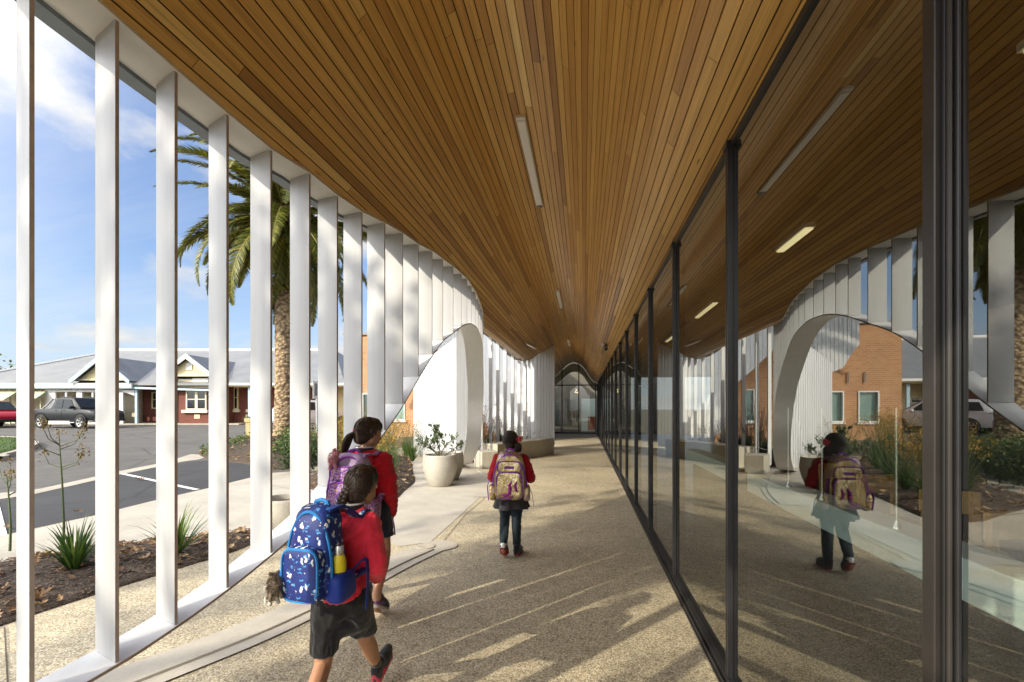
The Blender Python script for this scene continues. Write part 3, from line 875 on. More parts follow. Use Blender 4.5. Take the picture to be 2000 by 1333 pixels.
def plan_normals(pts):
    out = []
    for i in range(len(pts)):
        a = pts[max(i - 1, 0)]; b = pts[min(i + 1, len(pts) - 1)]
        t = Vector((b[0] - a[0], b[1] - a[1])).normalized(); out.append(Vector((-t.y, t.x)))   # to the street side (left)
    return out
EPTS = [p for p in EDGE if p[1] <= 12.5]
EPTS2 = [(-3.2, 12.5)] + [p for p in EDGE if p[1] > 12.5]
def eaves(path, soff, gut):
    nr = plan_normals(path)
    mb = MB(); vs = []; fs = []
    for (x, y), n_ in zip(path, nr):
        z = ceil_z(x)
        vs += [(x, y, z + .002), (x + n_.x * soff, y + n_.y * soff, z + .002)]
    for i in range(len(path) - 1): fs.append((2 * i, 2 * i + 1, 2 * i + 3, 2 * i + 2))
    mb.add(vs, fs); mb.build('soffit', 'soffit_white', canopy)
    mb = MB(); vs = []; fs = []
    for (x, y), n_ in zip(path, nr):
        z = ceil_z(x)
        for o_, h in ((soff, -.02), (soff + gut, .0), (soff + gut, .16), (soff, .16)):
            vs.append((x + n_.x * o_, y + n_.y * o_, z + h))
    for i in range(len(path) - 1):
        for k in range(4): fs.append((4 * i + k, 4 * i + (k + 1) % 4, 4 * i + 4 + (k + 1) % 4, 4 * i + 4 + k))
    mb.add(vs, fs); mb.build('gutter', 'gutter_grey', canopy)
    # timber trim along the cut board ends
    mb = MB(); vs = []; fs = []
    for (x, y), n_ in zip(path, nr):
        z = ceil_z(x)
        for o_, h in ((-.012, -.004), (.004, -.004), (.004, .03), (-.012, .03)):
            vs.append((x + n_.x * o_, y + n_.y * o_, z + h))
    for i in range(len(path) - 1):
        for k in range(4): fs.append((4 * i + k, 4 * i + (k + 1) % 4, 4 * i + 4 + (k + 1) % 4, 4 * i + 4 + k))
    mb.add(vs, fs); mb.build('edge_trim', 'soffit_white', canopy)
eaves(EPTS, .21, .11)
eaves(EPTS2[:-3], .14, .08)
mb = MB(); vs = []; fs = []
ysn = list(np.arange(Y0, Y1 + .3, .3))
for yy in ysn:
    e = edge_x(yy)
    vs += [(e - .25, yy, ceil_z(e) + .165), (-.6, yy, 4.42), (1.4, yy, 4.5), (9, yy, 4.3)]
for i in range(len(ysn) - 1):
    for k in range(3): fs.append((4 * i + k, 4 * i + k + 1, 4 * i + k + 5, 4 * i + k + 4))
mb.add(vs, fs); mb.build('roof_sheet', 'roof_iron', canopy)

# ------------------------------------------------------------------ fin screens
TH = .0135
def fin_mesh(f, b, z0f, z0b, z1, th=TH):
    d = Vector((b[0] - f[0], b[1] - f[1])).normalized(); p = Vector((-d.y, d.x)) * th / 2
    vs = [(f[0] + p.x, f[1] + p.y, z0f), (f[0] - p.x, f[1] - p.y, z0f), (b[0] - p.x, b[1] - p.y, z0b), (b[0] + p.x, b[1] + p.y, z0b)]
    vs += [(x, y, z1) for x, y, z in vs]
    mb = MB()
    mb.add(vs, [(0, 4, 5, 1)], 1)
    mb.add(vs, [(1, 5, 6, 2), (2, 6, 7, 3), (3, 7, 4, 0), (0, 1, 2, 3), (4, 7, 6, 5)], 0)
    return mb
screen = tag(empty('fin_screen', (-1.9, 3, 0)), 'white steel screen of upright fins with wavy lower flange, left of the near walkway', 'fin screen')
screen.location = (0, 0, 0)
nr = plan_normals(FIN)
BACK = []
for i, (f, n_) in enumerate(zip(FIN, nr)):
    w_ = .20
    if i in BACKPX:
        m = (BACKPX[i] - 1000) / 944.4
        ratio = (m * CS - SN) / (m * SN + CS)
        best = None
        for k in range(-900, 901):
            a = k / 1000
            bx = f[0] - w_ * math.cos(a); by = f[1] + w_ * math.sin(a)
            e = abs(bx / by - ratio)
            if best is None or e < best[0]: best = (e, bx, by)
        BACK.append((best[1], best[2]))
    else:
        BACK.append((f[0] + n_.x * w_, f[1] + n_.y * w_))
for i, (f, b) in enumerate(zip(FIN, BACK)):
    z0 = beam_z(f[1]) + .006
    if z0 < .2 and i > 30: z0 = beam_z(f[1]) + .006
    if i > 13: b = (f[0] + (b[0] - f[0]) * .72, f[1] + (b[1] - f[1]) * .72)
    fin_mesh(f, b, z0, z0, ceil_z(f[0]) + .001).build('fin', ['fin_shaded', 'fin_edge'], screen)
for i, (f, n_) in enumerate(zip(STREAK_FINS, plan_normals(STREAK_FINS))):  # added out of view for their floor shadows
    fin_mesh(f, (f[0] + n_.x * .13, f[1] + n_.y * .13), .45, .45, 3.08).build('fin', ['fin_shaded', 'fin_edge'], screen)
# the flange: a curved ribbon of plate following the wave
fr = smooth_poly([(FIN[0][0], FIN[0][1] - 1.0), (FIN[0][0], FIN[0][1] - .5)] + FIN, 4, False); WB = [.20 + .10 * sm((i - 13) / 8) for i in range(len(FIN))]
FB = [BACK[i] if i in BACKPX else (f[0] + n_.x * w_, f[1] + n_.y * w_) for i, (f, n_, w_) in enumerate(zip(FIN, nr, WB))]
bk = smooth_poly([(BACK[0][0], BACK[0][1] - 1.0), (BACK[0][0], BACK[0][1] - .5)] + FB, 4, False)
mb = MB(); vs = []; fs_t = []; fs_e = []
N = len(fr); t_ = .014
zs = [beam_z(p[1]) for p in fr]
for i in range(N):
    a = max(i - 1, 0); b = min(i + 1, N - 1)
    ds = math.hypot(fr[b][0] - fr[a][0], fr[b][1] - fr[a][1]); dz = zs[b] - zs[a]
    L = math.hypot(ds, dz) or 1
    tx, ty = (fr[b][0] - fr[a][0]) / (ds or 1), (fr[b][1] - fr[a][1]) / (ds or 1)
    nx, ny, nz = -dz / L * tx, -dz / L * ty, ds / L
    bx_, by_ = bk[i]; dxn = (bx_ - fr[i][0], by_ - fr[i][1]); ll = math.hypot(*dxn); ex = (dxn[0] / ll * .012, dxn[1] / ll * .012)
    for (px_, py_) in ((fr[i][0] - ex[0], fr[i][1] - ex[1]), (bx_ + ex[0], by_ + ex[1])):
        vs.append((px_, py_, zs[i] + .004)); vs.append((px_ - nx * t_, py_ - ny * t_, zs[i] + .004 - nz * t_))
for i in range(N - 1):
    o_ = 4 * i
    fs_t += [(o_, o_ + 4, o_ + 6, o_ + 2), (o_ + 1, o_ + 3, o_ + 7, o_ + 5), (o_ + 2, o_ + 6, o_ + 7, o_ + 3)]
    fs_e.append((o_, o_ + 1, o_ + 5, o_ + 4))
mb.add(vs, fs_t, 0); mb.add(vs, fs_e, 1)
mb.build('lower_flange', ['white_steel', 'fin_edge'], screen, smooth=35)

screen2 = tag(empty('fin_screen', (0, 0, 0)), 'farther white fin screen rising behind the concrete bench', 'fin screen')
nr2 = plan_normals(FIN2)
for i, (f, n_) in enumerate(zip(FIN2, nr2)):
    w_ = .10 if i < 9 else .26
    b = (f[0] + n_.x * w_, f[1] + n_.y * w_)
    fin_mesh(f, b, .1, .1, ceil_z(f[0]) + .001, .028 if i < 9 else .02).build('fin', ['white_steel', 'white_steel'], screen2)

def ribbed_wall(name, a, b, z0, z1, mat='white_steel', pitch=.14, depth=.05, th=.09, parent=None, top=None):
    A = Vector(a); B = Vector(b); L = (B - A).length; t = (B - A) / L; n_ = Vector((t.y, -t.x))   # n_ to the right of a->b
    prof = []; s_ = 0.
    while s_ < L:
        e = min(s_ + pitch * .72, L); prof += [(s_, 0), (e, 0)]
        if e >= L: break
        e2 = min(s_ + pitch, L); prof += [(e + .008, -depth), (e2 - .008, -depth)]
        s_ += pitch
    mb = MB()
    front = [(A.x + t.x * s_ + n_.x * o_, A.y + t.y * s_ + n_.y * o_) for s_, o_ in prof]
    zt = [z1 if top is None else top(s_) for s_, o_ in prof]; zb = [z0 if not callable(z0) else z0(s_) for s_, _ in prof]
    n = len(front)
    back = [(A.x + t.x * s_ - n_.x * th, A.y + t.y * s_ - n_.y * th) for s_, o_ in prof]
    vs = []
    for i in range(n): vs += [(front[i][0], front[i][1], zb[i]), (front[i][0], front[i][1], zt[i]), (back[i][0], back[i][1], zb[i]), (back[i][0], back[i][1], zt[i])]
    fs = []
    for i in range(n - 1):
        o_ = 4 * i
        fs += [(o_, o_ + 4, o_ + 5, o_ + 1), (o_ + 2, o_ + 3, o_ + 7, o_ + 6), (o_ + 1, o_ + 5, o_ + 7, o_ + 3), (o_, o_ + 2, o_ + 6, o_ + 4)]
    fs += [(0, 1, 3, 2), (4 * (n - 1), 4 * (n - 1) + 2, 4 * (n - 1) + 3, 4 * (n - 1) + 1)]
    mb.add(vs, fs)
    return mb.build(name, mat, parent)
tag(ribbed_wall('ribbed_wall', (-5.35, 14.75), (-3.30, 12.62), 0, 3.62, top=lambda s_: 2.75 + .7 * s_ / 2.96), 'sunlit white ribbed wall behind the concrete planters', 'wall')

# ------------------------------------------------------------------ glass wall on the right
gw = tag(empty('glass_wall', (.79, 0, 0)), 'tall glass wall with dark slim mullions along the right side of the walkway', 'glass wall')
gw.location = (0, 0, 0)
GX = .79
MY = [-.45] + [1.15 + 1.6005 * k for k in range(18)]
for k, y in enumerate(MY):
    mb = MB()
    if k == 1: continue
    mb.box(.763, .780, y - .022, y - .005, .055, 2.90); mb.box(.763, .780, y + .005, y + .022, .055, 2.90); mb.box(.771, .850, y - .005, y + .005, .055, 2.90)
    mb.box(.780, .788, y - .026, y + .026, .055, 2.90, 0); mb.box(.80, .86, y - .026, y + .026, .055, 2.90)
    mb.box(.752, .80, y - .036, y + .036, 2.89, 2.925)
    mb.build('mullion', 'dark_aluminium', gw)
# wide door stile nearest the camera: two leaves and a bright rounded nosing
mb = MB(); mb.box(.757, .792, 1.180, 1.219, .055, 2.925, 0); mb.box(.768, .791, 1.168, 1.180, .055, 2.925, 1); mb.box(.780, .790, 1.147, 1.154, .055, 2.925, 2); mb.box(.781, .791, 1.154, 1.168, .055, 2.925, 1)
mb.tube([(.775, 1.161, .055), (.775, 1.161, 2.925)], .006, 12, 0)
mb.build('door_stile', ['bronze_aluminium', 'seal_black', 'dark_aluminium'], gw, bevel=.003)
edges_ = [-.45, 1.15] + MY[2:]
for a, b in zip(edges_, edges_[1:]):
    a_ = a + (.07 if abs(a - 1.15) < .01 else .03); b_ = b - (.004 if abs(b - 1.15) < .01 else .03)
    if abs(a - 1.15) < .01: a_ = 1.17
    d1, d2 = rnd.uniform(-.0015, .0015), rnd.uniform(-.0015, .0015)
    mb = MB(); mb.add([(GX + d1, a_, .055), (GX + d2, b_, .055), (GX + d2 * .6, b_, 2.9), (GX + d1 * .6, a_, 2.9)], [(0, 1, 2, 3)])
    mb.build('pane', 'facade_glass', gw)
mb = MB(); mb.box(.728, .86, -1, 28.35, 0.003, .018, 0); mb.box(.758, .86, -1, 28.35, .018, .055, 0); mb.tube([(.745, -1, .022), (.745, 28.35, .022)], .008, 8, 1)
mb.build('sill_channel', ['dark_aluminium', 'bronze_aluminium'], gw)
mb = MB(); mb.box(.776, .86, -1, 28.35, 2.9, 2.935); mb.build('head_channel', 'dark_aluminium', gw)

# interior behind the glass
inn = tag(empty('interior_room', (3, 10, 0)), 'dim room behind the glass wall with dark floor and timber lined ceiling', 'room')
inn.location = (0, 0, 0)
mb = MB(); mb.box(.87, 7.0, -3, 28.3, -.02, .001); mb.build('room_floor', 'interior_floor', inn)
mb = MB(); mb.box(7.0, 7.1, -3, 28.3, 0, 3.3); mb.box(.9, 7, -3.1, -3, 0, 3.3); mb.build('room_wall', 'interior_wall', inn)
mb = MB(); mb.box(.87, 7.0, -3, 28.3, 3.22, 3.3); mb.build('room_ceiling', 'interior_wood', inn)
strip_l = ['short warm strip light on the interior ceiling, nearest behind the door stile', 'warm strip light on the interior ceiling between the two nearest full panes', 'warm strip light on the interior ceiling further along the glass wall', 'farthest warm strip light on the interior ceiling']
for i, (y, lb) in enumerate(zip((2.12, 5.2, 8.75, 12.2), strip_l)):
    t = tag(empty('strip_light', (2.08, y, 3.2)), lb, 'strip light', 'warm strip lights inside')
    hl = (.5, .36, .66, .5)[i]
    mb = MB(); mb.box(-.05, .05, -hl, hl, -.02, .02); mb.build('housing', 'plastic_white', t)
    mb = MB(); mb.box(-.035, .035, -hl + .02, hl - .02, -.036, -.021); mb.build('diffuser', 'warm_tube', t)
ct = tag(empty('low_counter', (2.1, 5.3, 0)), 'long low pale counter inside, showing as a pale green band through the glass', 'counter')
mb = MB(); mb.box(-.10, .16, -4.4, 4.6, .47, .70); mb.build('counter_top', 'white_counter', ct, bevel=.008)
mb = MB(); mb.box(.0, .10, -4.3, 4.5, 0, .469); mb.build('counter_base', 'dark_interior', ct)
for y, lb in ((5.25, 'thin chrome post standing on the low counter, farthest along'), (4.55, 'thin chrome post on the low counter seen through the backpack reflection'), (3.54, 'thin chrome post on the low counter, closest to the door stile')):
    mb = MB(); mb.lathe([(.001, .70), (.028, .70), (.026, .712), (.012, .74), (.010, .76), (.010, 1.5), (.001, 1.5)], 12)
    tag(mb.build('chrome_post', 'chrome', loc=(2.05, y, 0), smooth=True), lb, 'post', 'chrome posts on the counter')
def ply_chair(name, loc, rz, lb):
    t = tag(empty(name, loc, rz), lb, 'chair', 'plywood chairs inside')
    mb = MB(); mb.box(-.20, .20, -.19, .19, .43, .455); mb.build('seat', 'light_ply', t, bevel=.01)
    mb = MB(); mb.box(-.20, .20, .17, .19, .66, .84); mb.build('backrest', 'light_ply', t, bevel=.01)
    for sx in (-1, 1):
        for sy in (-1, 1):
            mb = MB(); x = sx * .17; y = sy * .17
            top = .84 if sy > 0 else .43
            mb.add([(x - .028, y - .02, 0), (x + .028, y - .02, 0), (x + .028, y + .02, 0), (x - .028, y + .02, 0), (x - .028 - sx * .02, y - .02, top), (x + .028 - sx * .02, y - .02, top), (x + .028 - sx * .02, y + .02, top), (x - .028 - sx * .02, y + .02, top)],
                   [(0, 3, 2, 1), (4, 5, 6, 7), (0, 1, 5, 4), (1, 2, 6, 5), (2, 3, 7, 6), (3, 0, 4, 7)]); mb.build('leg', 'light_ply', t)
    return t
ply_chair('plywood_chair', (2.75, 3.35, 0), .3, 'light plywood chair inside, nearest behind the low counter')
ply_chair('plywood_chair', (2.85, 4.15, 0), -.2, 'light plywood chair inside, second along behind the low counter')
ply_chair('plywood_chair', (2.9, 5.1, 0), .1, 'light plywood chair inside, third along behind the low counter')
ply_chair('plywood_chair', (3.0, 6.1, 0), .5, 'light plywood chair inside, farthest along behind the low counter')

# ------------------------------------------------------------------ glazed end wall
ew = tag(empty('end_glazing', (-.7, 28.4, 0)), 'arched glazed end wall with black frame closing the walkway', 'glazing')
ew.location = (0, 0, 0)
EY = 28.40
for a, b in ((-2.3, -1.27), (-1.23, -.30), (-.26, .66)):
    mb = MB(); mb.add([(a, EY, .08), (b, EY, .08), (b, EY, 2.79), (a, EY, 2.79)], [(0, 1, 2, 3)]); mb.build('pane', 'end_glass', ew)
    n = 10; xs = [a + (b - a) * i / n for i in range(n + 1)]
    vs = [(x, EY, 2.85) for x in xs] + [(x, EY, max(2.86, ceil_z(x) + .02)) for x in xs]
    mb = MB(); mb.add(vs, [(i, i + 1, n + 2 + i, n + 1 + i) for i in range(n)]); mb.build('pane', 'end_glass', ew)
for x in (-1.25, -.28, .69):
    mb = MB(); mb.box(x - .03, x + .03, EY - .05, EY + .05, .081, ceil_z(x) + .01); mb.build('mullion', 'dark_aluminium', ew)
mb = MB(); mb.box(-2.35, .72, EY - .04, EY + .04, 2.79, 2.85); mb.build('transom', 'dark_aluminium', ew)
mb = MB(); mb.box(-2.35, .72, EY - .06, EY + .06, 0, .08); mb.build('sill', 'dark_aluminium', ew)
# foyer seen through it
fo = tag(empty('foyer', (-.7, 31, 0)), 'dim foyer beyond the glazed end wall with pale arch and notice boards', 'room'); fo.location = (0, 0, 0)
mb = MB(); mb.box(-3.5, 3, 28.5, 36, -.02, .001); mb.build('foyer_floor', 'interior_floor', fo)
mb = MB(); mb.box(-3.5, 3, 33.4, 33.5, 0, 4.6); mb.build('foyer_wall', 'foyer_wall', fo)
mb = MB(); vs = []
xs = list(np.linspace(-2.2, .82, 30))
for k, (yy, dz) in enumerate(((28.55, -.02), (29.6, -.02))):
    vs += [(x, yy, ceil_z(x) + dz) for x in xs]
mb.add(vs, [(i, i + 1, 30 + i + 1, 30 + i) for i in range(29)]); mb.build('arch_lining', 'cream_paint', fo, smooth='all')
mb = MB(); vs = []
for off in (0, .42):
    vs += [(x, 29.6, max(2.6 - off * .2, ceil_z(x) - .02 - off)) for x in xs]
mb.add(vs, [(i, 30 + i, 30 + i + 1, i + 1) for i in range(29)]); mb.build('arch_band', 'white_paint', fo)
mb = MB(); mb.box(-.15, .75, 32, 32.05, 0, 2.1, 0); mb.build('pale_screen', 'pale_panel', fo)
mb = MB(); mb.box(.25, .70, 30.6, 30.66, 0.1, .95, 0); mb.build('orange_box', 'orange_panel', fo)
mb = MB(); mb.box(-1.05, -.55, 30.2, 30.22, 1.45, 2.0); mb.build('notice', 'notice_paper', fo)
mb = MB(); mb.box(-1.0, -.62, 30.2, 30.22, .75, 1.38); mb.build('notice', 'notice_paper', fo)
mb = MB(); mb.box(-2.1, -1.45, 30.5, 30.55, 0, 1.9); mb.build('pale_screen', 'pale_panel', fo)
for p in ((-.45, 30, 2.6), (-.40, 30.3, 2.45), (-.52, 31, 2.5)):
    mb = MB(); mb.sphere(p, .05, 10, 6); mb.build('lamp', 'warm_tube', fo)

# ------------------------------------------------------------------ ceiling fittings
lights = [(-.56, 5.25, 1.9, 'white batten light on the timber ceiling nearest the camera'), (-.575, 11.75, 1.9, 'white batten light on the ceiling, second along the walkway'), (-.585, 19.6, 1.9, 'small distant white batten light on the ceiling before the glazed end'), (-.585, 26.6, 1.4, 'last tiny batten light just in front of the glazed end wall')]
for x, y, L, lb in lights:
    z = ceil_z(x)
    t = tag(empty('batten_light', (x, y, z)), lb, 'light', 'batten lights along the vault')
    mb = MB(); mb.box(-.045, .045, -L / 2, L / 2, -.03, .01); mb.build('housing', 'plastic_white', t, bevel=.006)
    mb = MB(); mb.box(-.036, .036, -L / 2 + .04, L / 2 - .04, -.042, -.031); mb.build('diffuser', 'lamp_diffuser', t, bevel=.004)
    mb = MB(); mb.box(-.04, .04, L / 2 + .006, L / 2 + .07, -.03, .01); mb.lathe([(.001, -.046), (.018, -.045), (.024, -.03), (.024, -.028)], 12, (0, L / 2 + .04, 0)); mb.build('sensor', 'plastic_grey', t)
t = tag(empty('batten_light', (-1.62, 14.6, ceil_z(-1.62)), R(-8)), 'white batten light low on the left side of the vault above the bench', 'light', 'batten lights along the vault')
mb = MB(); mb.box(-.05, .05, -.8, .8, -.03, .0); mb.build('housing', 'plastic_white', t, bevel=.006)
mb = MB(); mb.box(-.04, .04, -.76, .76, -.042, -.031); mb.build('diffuser', 'lamp_diffuser', t)
t = tag(empty('security_camera', (.53, 12.1, ceil_z(.53)), .4), 'small grey security camera bracketed to the ceiling above the glass wall', 'camera')
mb = MB(); mb.box(-.09, .09, -.07, .07, -.05, .02); mb.build('housing', 'plastic_white', t, bevel=.015)
mb = MB(); mb.tube([(-.02, -.02, -.04), (-.05, -.13, -.14)], [.05, .055], 14); mb.build('lens_tube', 'plastic_grey', t, smooth=True)
mb = MB(); mb.sphere((-.052, -.135, -.145), .035, 12, 8); mb.build('lens', 'seal_black', t, smooth=True)

# ------------------------------------------------------------------ concrete bench, block seat, hoops
BF = smooth_poly([(-2.3, 12.85), (-2.02, 13.55), (-1.74, 14.15), (-1.48, 14.65), (-1.2, 15.15), (-.95, 15.7)], 5, False)
nb = plan_normals(BF)
mb = MB(); vs = []; fs = []
for (x, y), n_ in zip(BF, nb):
    bx, by = x + n_.x * .46, y + n_.y * .46
    vs += [(x, y, 0), (x, y, .50), (x + n_.x * .02, y + n_.y * .02, .52), (bx, by, .52), (bx, by, 0)]
for i in range(len(BF) - 1):
    o_ = 5 * i
    for k in range(4): fs.append((o_ + k + 1, o_ + k, o_ + 5 + k, o_ + 6 + k))
fs += [tuple(range(5)), tuple(len(vs) - 5 + k for k in range(5))[::-1]]
mb.add(vs, fs)
tag(mb.build('concrete_bench', 'bench_concrete'), 'long curved concrete bench in front of the far fin screen', 'bench')
mb = MB(); mb.prism([(-2.47, 11.62), (-2.12, 11.84), (-2.36, 12.42), (-2.80, 12.2)], 0, .42)
tag(mb.build('concrete_block', 'bench_concrete', bevel=.012), 'low square concrete seat block beside the foot of the white arch', 'seat block')
for (x, y), lb in (((-1.14, 15.55), 'thin white wire hoop on the bench, nearest its right end'), ((-1.33, 15.18), 'thin white wire hoop in the middle of the bench group'), ((-1.62, 14.62), 'thin white wire hoop on the bench, leftmost near the red hair bow'), ):
    mb = MB(); mb.tube([(-.13, 0, 0), (-.15, 0, .10), (-.11, 0, .17), (0, 0, .185), (.11, 0, .17), (.15, 0, .10), (.13, 0, 0)], .010, 8)
    tag(mb.build('wire_hoop', 'plastic_white', loc=(x - .2, y + .12, .52), rz=.55, smooth=True), lb, 'hoop', 'wire hoops on the bench')
mb = MB(); mb.tube([(-.15, 0, 0), (-.20, 0, .08), (-.02, .05, .14), (.14, 0, .09), (.10, 0, 0)], .010, 8)
tag(mb.build('wire_hoop', 'plastic_grey', loc=(-2.5, 12.05, .42), rz=.4, smooth=True), 'dark bent wire hoop on the low concrete seat block', 'hoop', 'wire hoops on the bench')

# ------------------------------------------------------------------ planters
def planter(name, loc, H, Rm, lb, group='round concrete planters'):
    t = tag(empty(name, loc), lb, 'planter', group)
    mb = MB(); mb.lathe([(.001, 0), (Rm * .60, 0), (Rm * .66, .015), (Rm * .86, H * .30), (Rm * .98, H * .55), (Rm, H * .68), (Rm * .985, H * .80), (Rm * .95, H * .93), (Rm * .94, H * .985), (Rm * .92, H), (Rm * .84, H), (Rm * .82, H * .98), (Rm * .82, H * .86), (.001, H * .86)], 48)
    mb.build('pot', 'planter_concrete', t, smooth=50)
    mb = MB(); r = random.Random(int(loc[0] * 100)); 
    n = 40; vs = [(0, 0, H * .89)]; 
    for i in range(n): vs.append((Rm * .82 * math.cos(i / n * 6.2832), Rm * .82 * math.sin(i / n * 6.2832), H * .865 + r.uniform(0, .012)))
    mb.add(vs, [(0, 1 + i, 1 + (i + 1) % n) for i in range(n)]); mb.build('soil', 'bark_mulch', t)
    return t
planter('planter', (-2.74, 9.02, 0), .60, .335, 'round pale concrete planter with a small shrub, in front of the arch')
planter('planter', (-2.80, 9.78, 0), .58, .33, 'round pale concrete planter partly hidden behind the shrub planter')
planter('planter', (-3.30, 4.98, 0), .50, .27, 'round rough concrete planter seen between near white fins')
# ------------------------------------------------------------------ vegetation
leafmat('strap_leaf', (.02, .05, .012), (.065, .135, .022), (.22, .30, .06), .45, .3)
leafmat('shrub_leaf', (.012, .03, .008), (.045, .085, .018), (.16, .21, .05), .5, .25)
leafmat('olive_leaf', (.03, .055, .02), (.09, .145, .05), (.24, .30, .13), .5, .25)
leafmat('gold_flower', (.20, .10, .01), (.40, .22, .02), (.58, .38, .06), .6, .3)
leafmat('palm_leaf', (.032, .050, .009), (.15, .165, .022), (.48, .42, .065), .42, .32)
leafmat('red_flower', (.16, .02, .02), (.30, .06, .06), (.40, .16, .20), .6, .3)
leafmat('lavender_flower', (.08, .05, .10), (.16, .11, .19), (.26, .20, .30), .6, .3)
leafmat('seed_head', (.10, .07, .02), (.24, .17, .06), (.36, .27, .12), .8, .2)
simple('twig', (.11, .075, .05), .8, var=.3)
simple('green_stem', (.07, .10, .03), .6, var=.3)

def blades(mb, r, c, n, h, spread, w=.016, droop=.5, seg=5, zf=None):
    for i in range(n):
        a = r.uniform(0, 6.283); L = h * r.uniform(.55, 1.1); lean = r.uniform(.08, 1) * spread; dr = droop * r.uniform(.4, 1.3)
        bx = c[0] + math.cos(a) * .05 * r.random(); by = c[1] + math.sin(a) * .05 * r.random()
        side = Vector((-math.sin(a), math.cos(a), 0)); vs = []; tn = min(1, max(0, r.gauss(.5, .25)))
        p = Vector((bx, by, c[2])); el = math.pi / 2 - lean
        for k in range(seg + 1):
            t = k / seg; ww = w * (1 - t**2.2) * (.6 + .4 * min(1, t * 4)) + .0008
            vs += [p - side * ww / 2, p + side * ww / 2]
            e = el - dr * t * t * 1.5
            p = p + Vector((math.cos(a) * math.cos(e), math.sin(a) * math.cos(e), math.sin(e))) * (L / seg)
        mb.add(vs, [(2 * k, 2 * k + 1, 2 * k + 3, 2 * k + 2) for k in range(seg)], 0, tn)

def strappy(loc, n, h, spread, lb, seed, group=None, name='strappy_plant'):
    r = random.Random(seed); mb = MB(); blades(mb, r, (0, 0, -.02), n, h, spread, .020, .55)
    o = mb.build(name, 'strap_leaf', loc=loc); return tag(o, lb, 'plant', group)
strappy((-4.50, 3.70, bh1(-4.5, 3.7)), 120, .50, .75, 'bright green strappy tuft in the near bed, left of the second fin', 3, 'strappy tufts in the near bed')
strappy((-4.05, 4.32, bh1(-4.05, 4.3)), 64, .52, .85, 'sparser strappy tuft in the near bed, seen either side of the third fin', 4, 'strappy tufts in the near bed')
strappy((-5.68, 3.72, bh1(-5.6, 3.7)), 30, .40, .9, 'green strappy tuft cut by the left frame edge', 6, 'strappy tufts in the near bed')

def stalk_plant(loc, H, lb, seed):
    r = random.Random(seed)
    t = tag(empty('dry_flower_stalk', loc), lb, 'plant')
    mb = MB(); mh = MB()
    pts = [(0, 0, 0), (.01, .0, H * .3), (-.02, .01, H * .6), (-.05, .02, H * .78), (-.07, .02, H)]
    mb.tube(pts, [.012, .010, .008, .006, .003], 6)
    tips = [pts[-1]]
    for k in range(9):
        t_ = r.uniform(.62, .92); i = int(t_ * 4); b = Vector(pts[i]).lerp(Vector(pts[min(i + 1, 4)]), t_ * 4 - i)
        a = r.uniform(0, 6.28); L = r.uniform(.14, .30)
        e = b + Vector((math.cos(a) * L * .8, math.sin(a) * L * .8, L * .75)); mid = b.lerp(e, .5) + Vector((math.cos(a) * .03, math.sin(a) * .03, -.03))
        mb.tube([b, mid, e], [.0045, .0035, .002], 5); tips.append(e)
    for e in tips:
        mh = MB()
        for q in range(26):
            mh.quad_leaf(Vector(e) + Vector((r.gauss(0, .018), r.gauss(0, .018), r.gauss(0, .035))), (r.gauss(0, 1), r.gauss(0, 1), r.gauss(.3, 1)), (0, 0, 1), .035, .016, 0, r.random())
        mh.build('seed_head', 'seed_head', t)
    mb.build('stem', 'green_stem', t, smooth=True)
stalk_plant((-4.72, 3.78, bh1(-4.7, 3.8)), 1.2, 'tall dry flower stalk with brown seed heads rising from the near bed', 4)
stalk_plant((-5.75, 4.1, .05), .78, 'short dry flower stalk at the left frame edge', 9)

def paw_clump(name, zf, spots, mats, lb, cat, group, seed, h=.75, flower=True, dens=1.0):
    for i, (x, y, s_) in enumerate(spots):
        r = random.Random(seed + i)
        t = tag(empty(name, (x, y, zf(x, y) - .01)), lb if isinstance(lb, str) else lb[i], cat, group)
        mb = MB(); blades(mb, r, (0, 0, 0), int(90 * dens), h * s_ * .72, .8, .018, .5, 4); mb.build('blades', mats[0], t)
        if flower:
            mb = MB()
            for k in range(int(42 * dens)):
                a = r.uniform(0, 6.28); L = h * s_ * r.uniform(.75, 1.3); ln = r.uniform(.05, .5)
                e = Vector((math.cos(a) * L * ln, math.sin(a) * L * ln, L))
                mb.tube([(0, 0, .05), e * .5 + Vector((0, 0, .06)), e], [.004, .003, .002], 3, 1, False, .4)
                for q in range(8):
                    mb.quad_leaf(e + Vector((r.gauss(0, .03), r.gauss(0, .03), r.gauss(0, .04))), (r.gauss(0, 1), r.gauss(0, 1), abs(r.gauss(.5, .6))), (0, 0, 1), .05, .020, 0, r.random())
            mb.build('flowers', [mats[1], 'green_stem'], t)
r2 = random.Random(21)
spots = [(-3.65, 8.3, .9), (-3.9, 9.2, 1.0), (-4.3, 8.6, 1.0), (-4.2, 10.1, 1.1), (-4.9, 9.4, 1.05), (-4.6, 10.9, 1.2), (-5.3, 10.3, 1.1), (-5.0, 12.0, 1.25), (-5.7, 11.3, 1.2), (-5.6, 13.0, 1.3), (-6.3, 12.3, 1.2), (-6.4, 14.0, 1.35), (-7.1, 13.3, 1.3), (-7.2, 15.3, 1.4), (-7.8, 14.7, 1.3), (-4.75, 13.0, 1.2), (-5.3, 14.0, 1.25)]
paw_clump('kangaroo_paw', bh2, spots, ('strap_leaf', 'gold_flower'), 'golden flowering kangaroo paw clump in the curved bed beyond the fins', 'plant', 'golden clumps in the curved bed', 100)
sp4 = [(-2.75, 13.6, .8), (-2.55, 14.5, .8), (-2.9, 14.9, .9), (-2.3, 15.6, .8), (-2.8, 16.1, .9), (-3.4, 15.6, .9), (-3.5, 14.4, .9), (-2.2, 16.5, .7)]
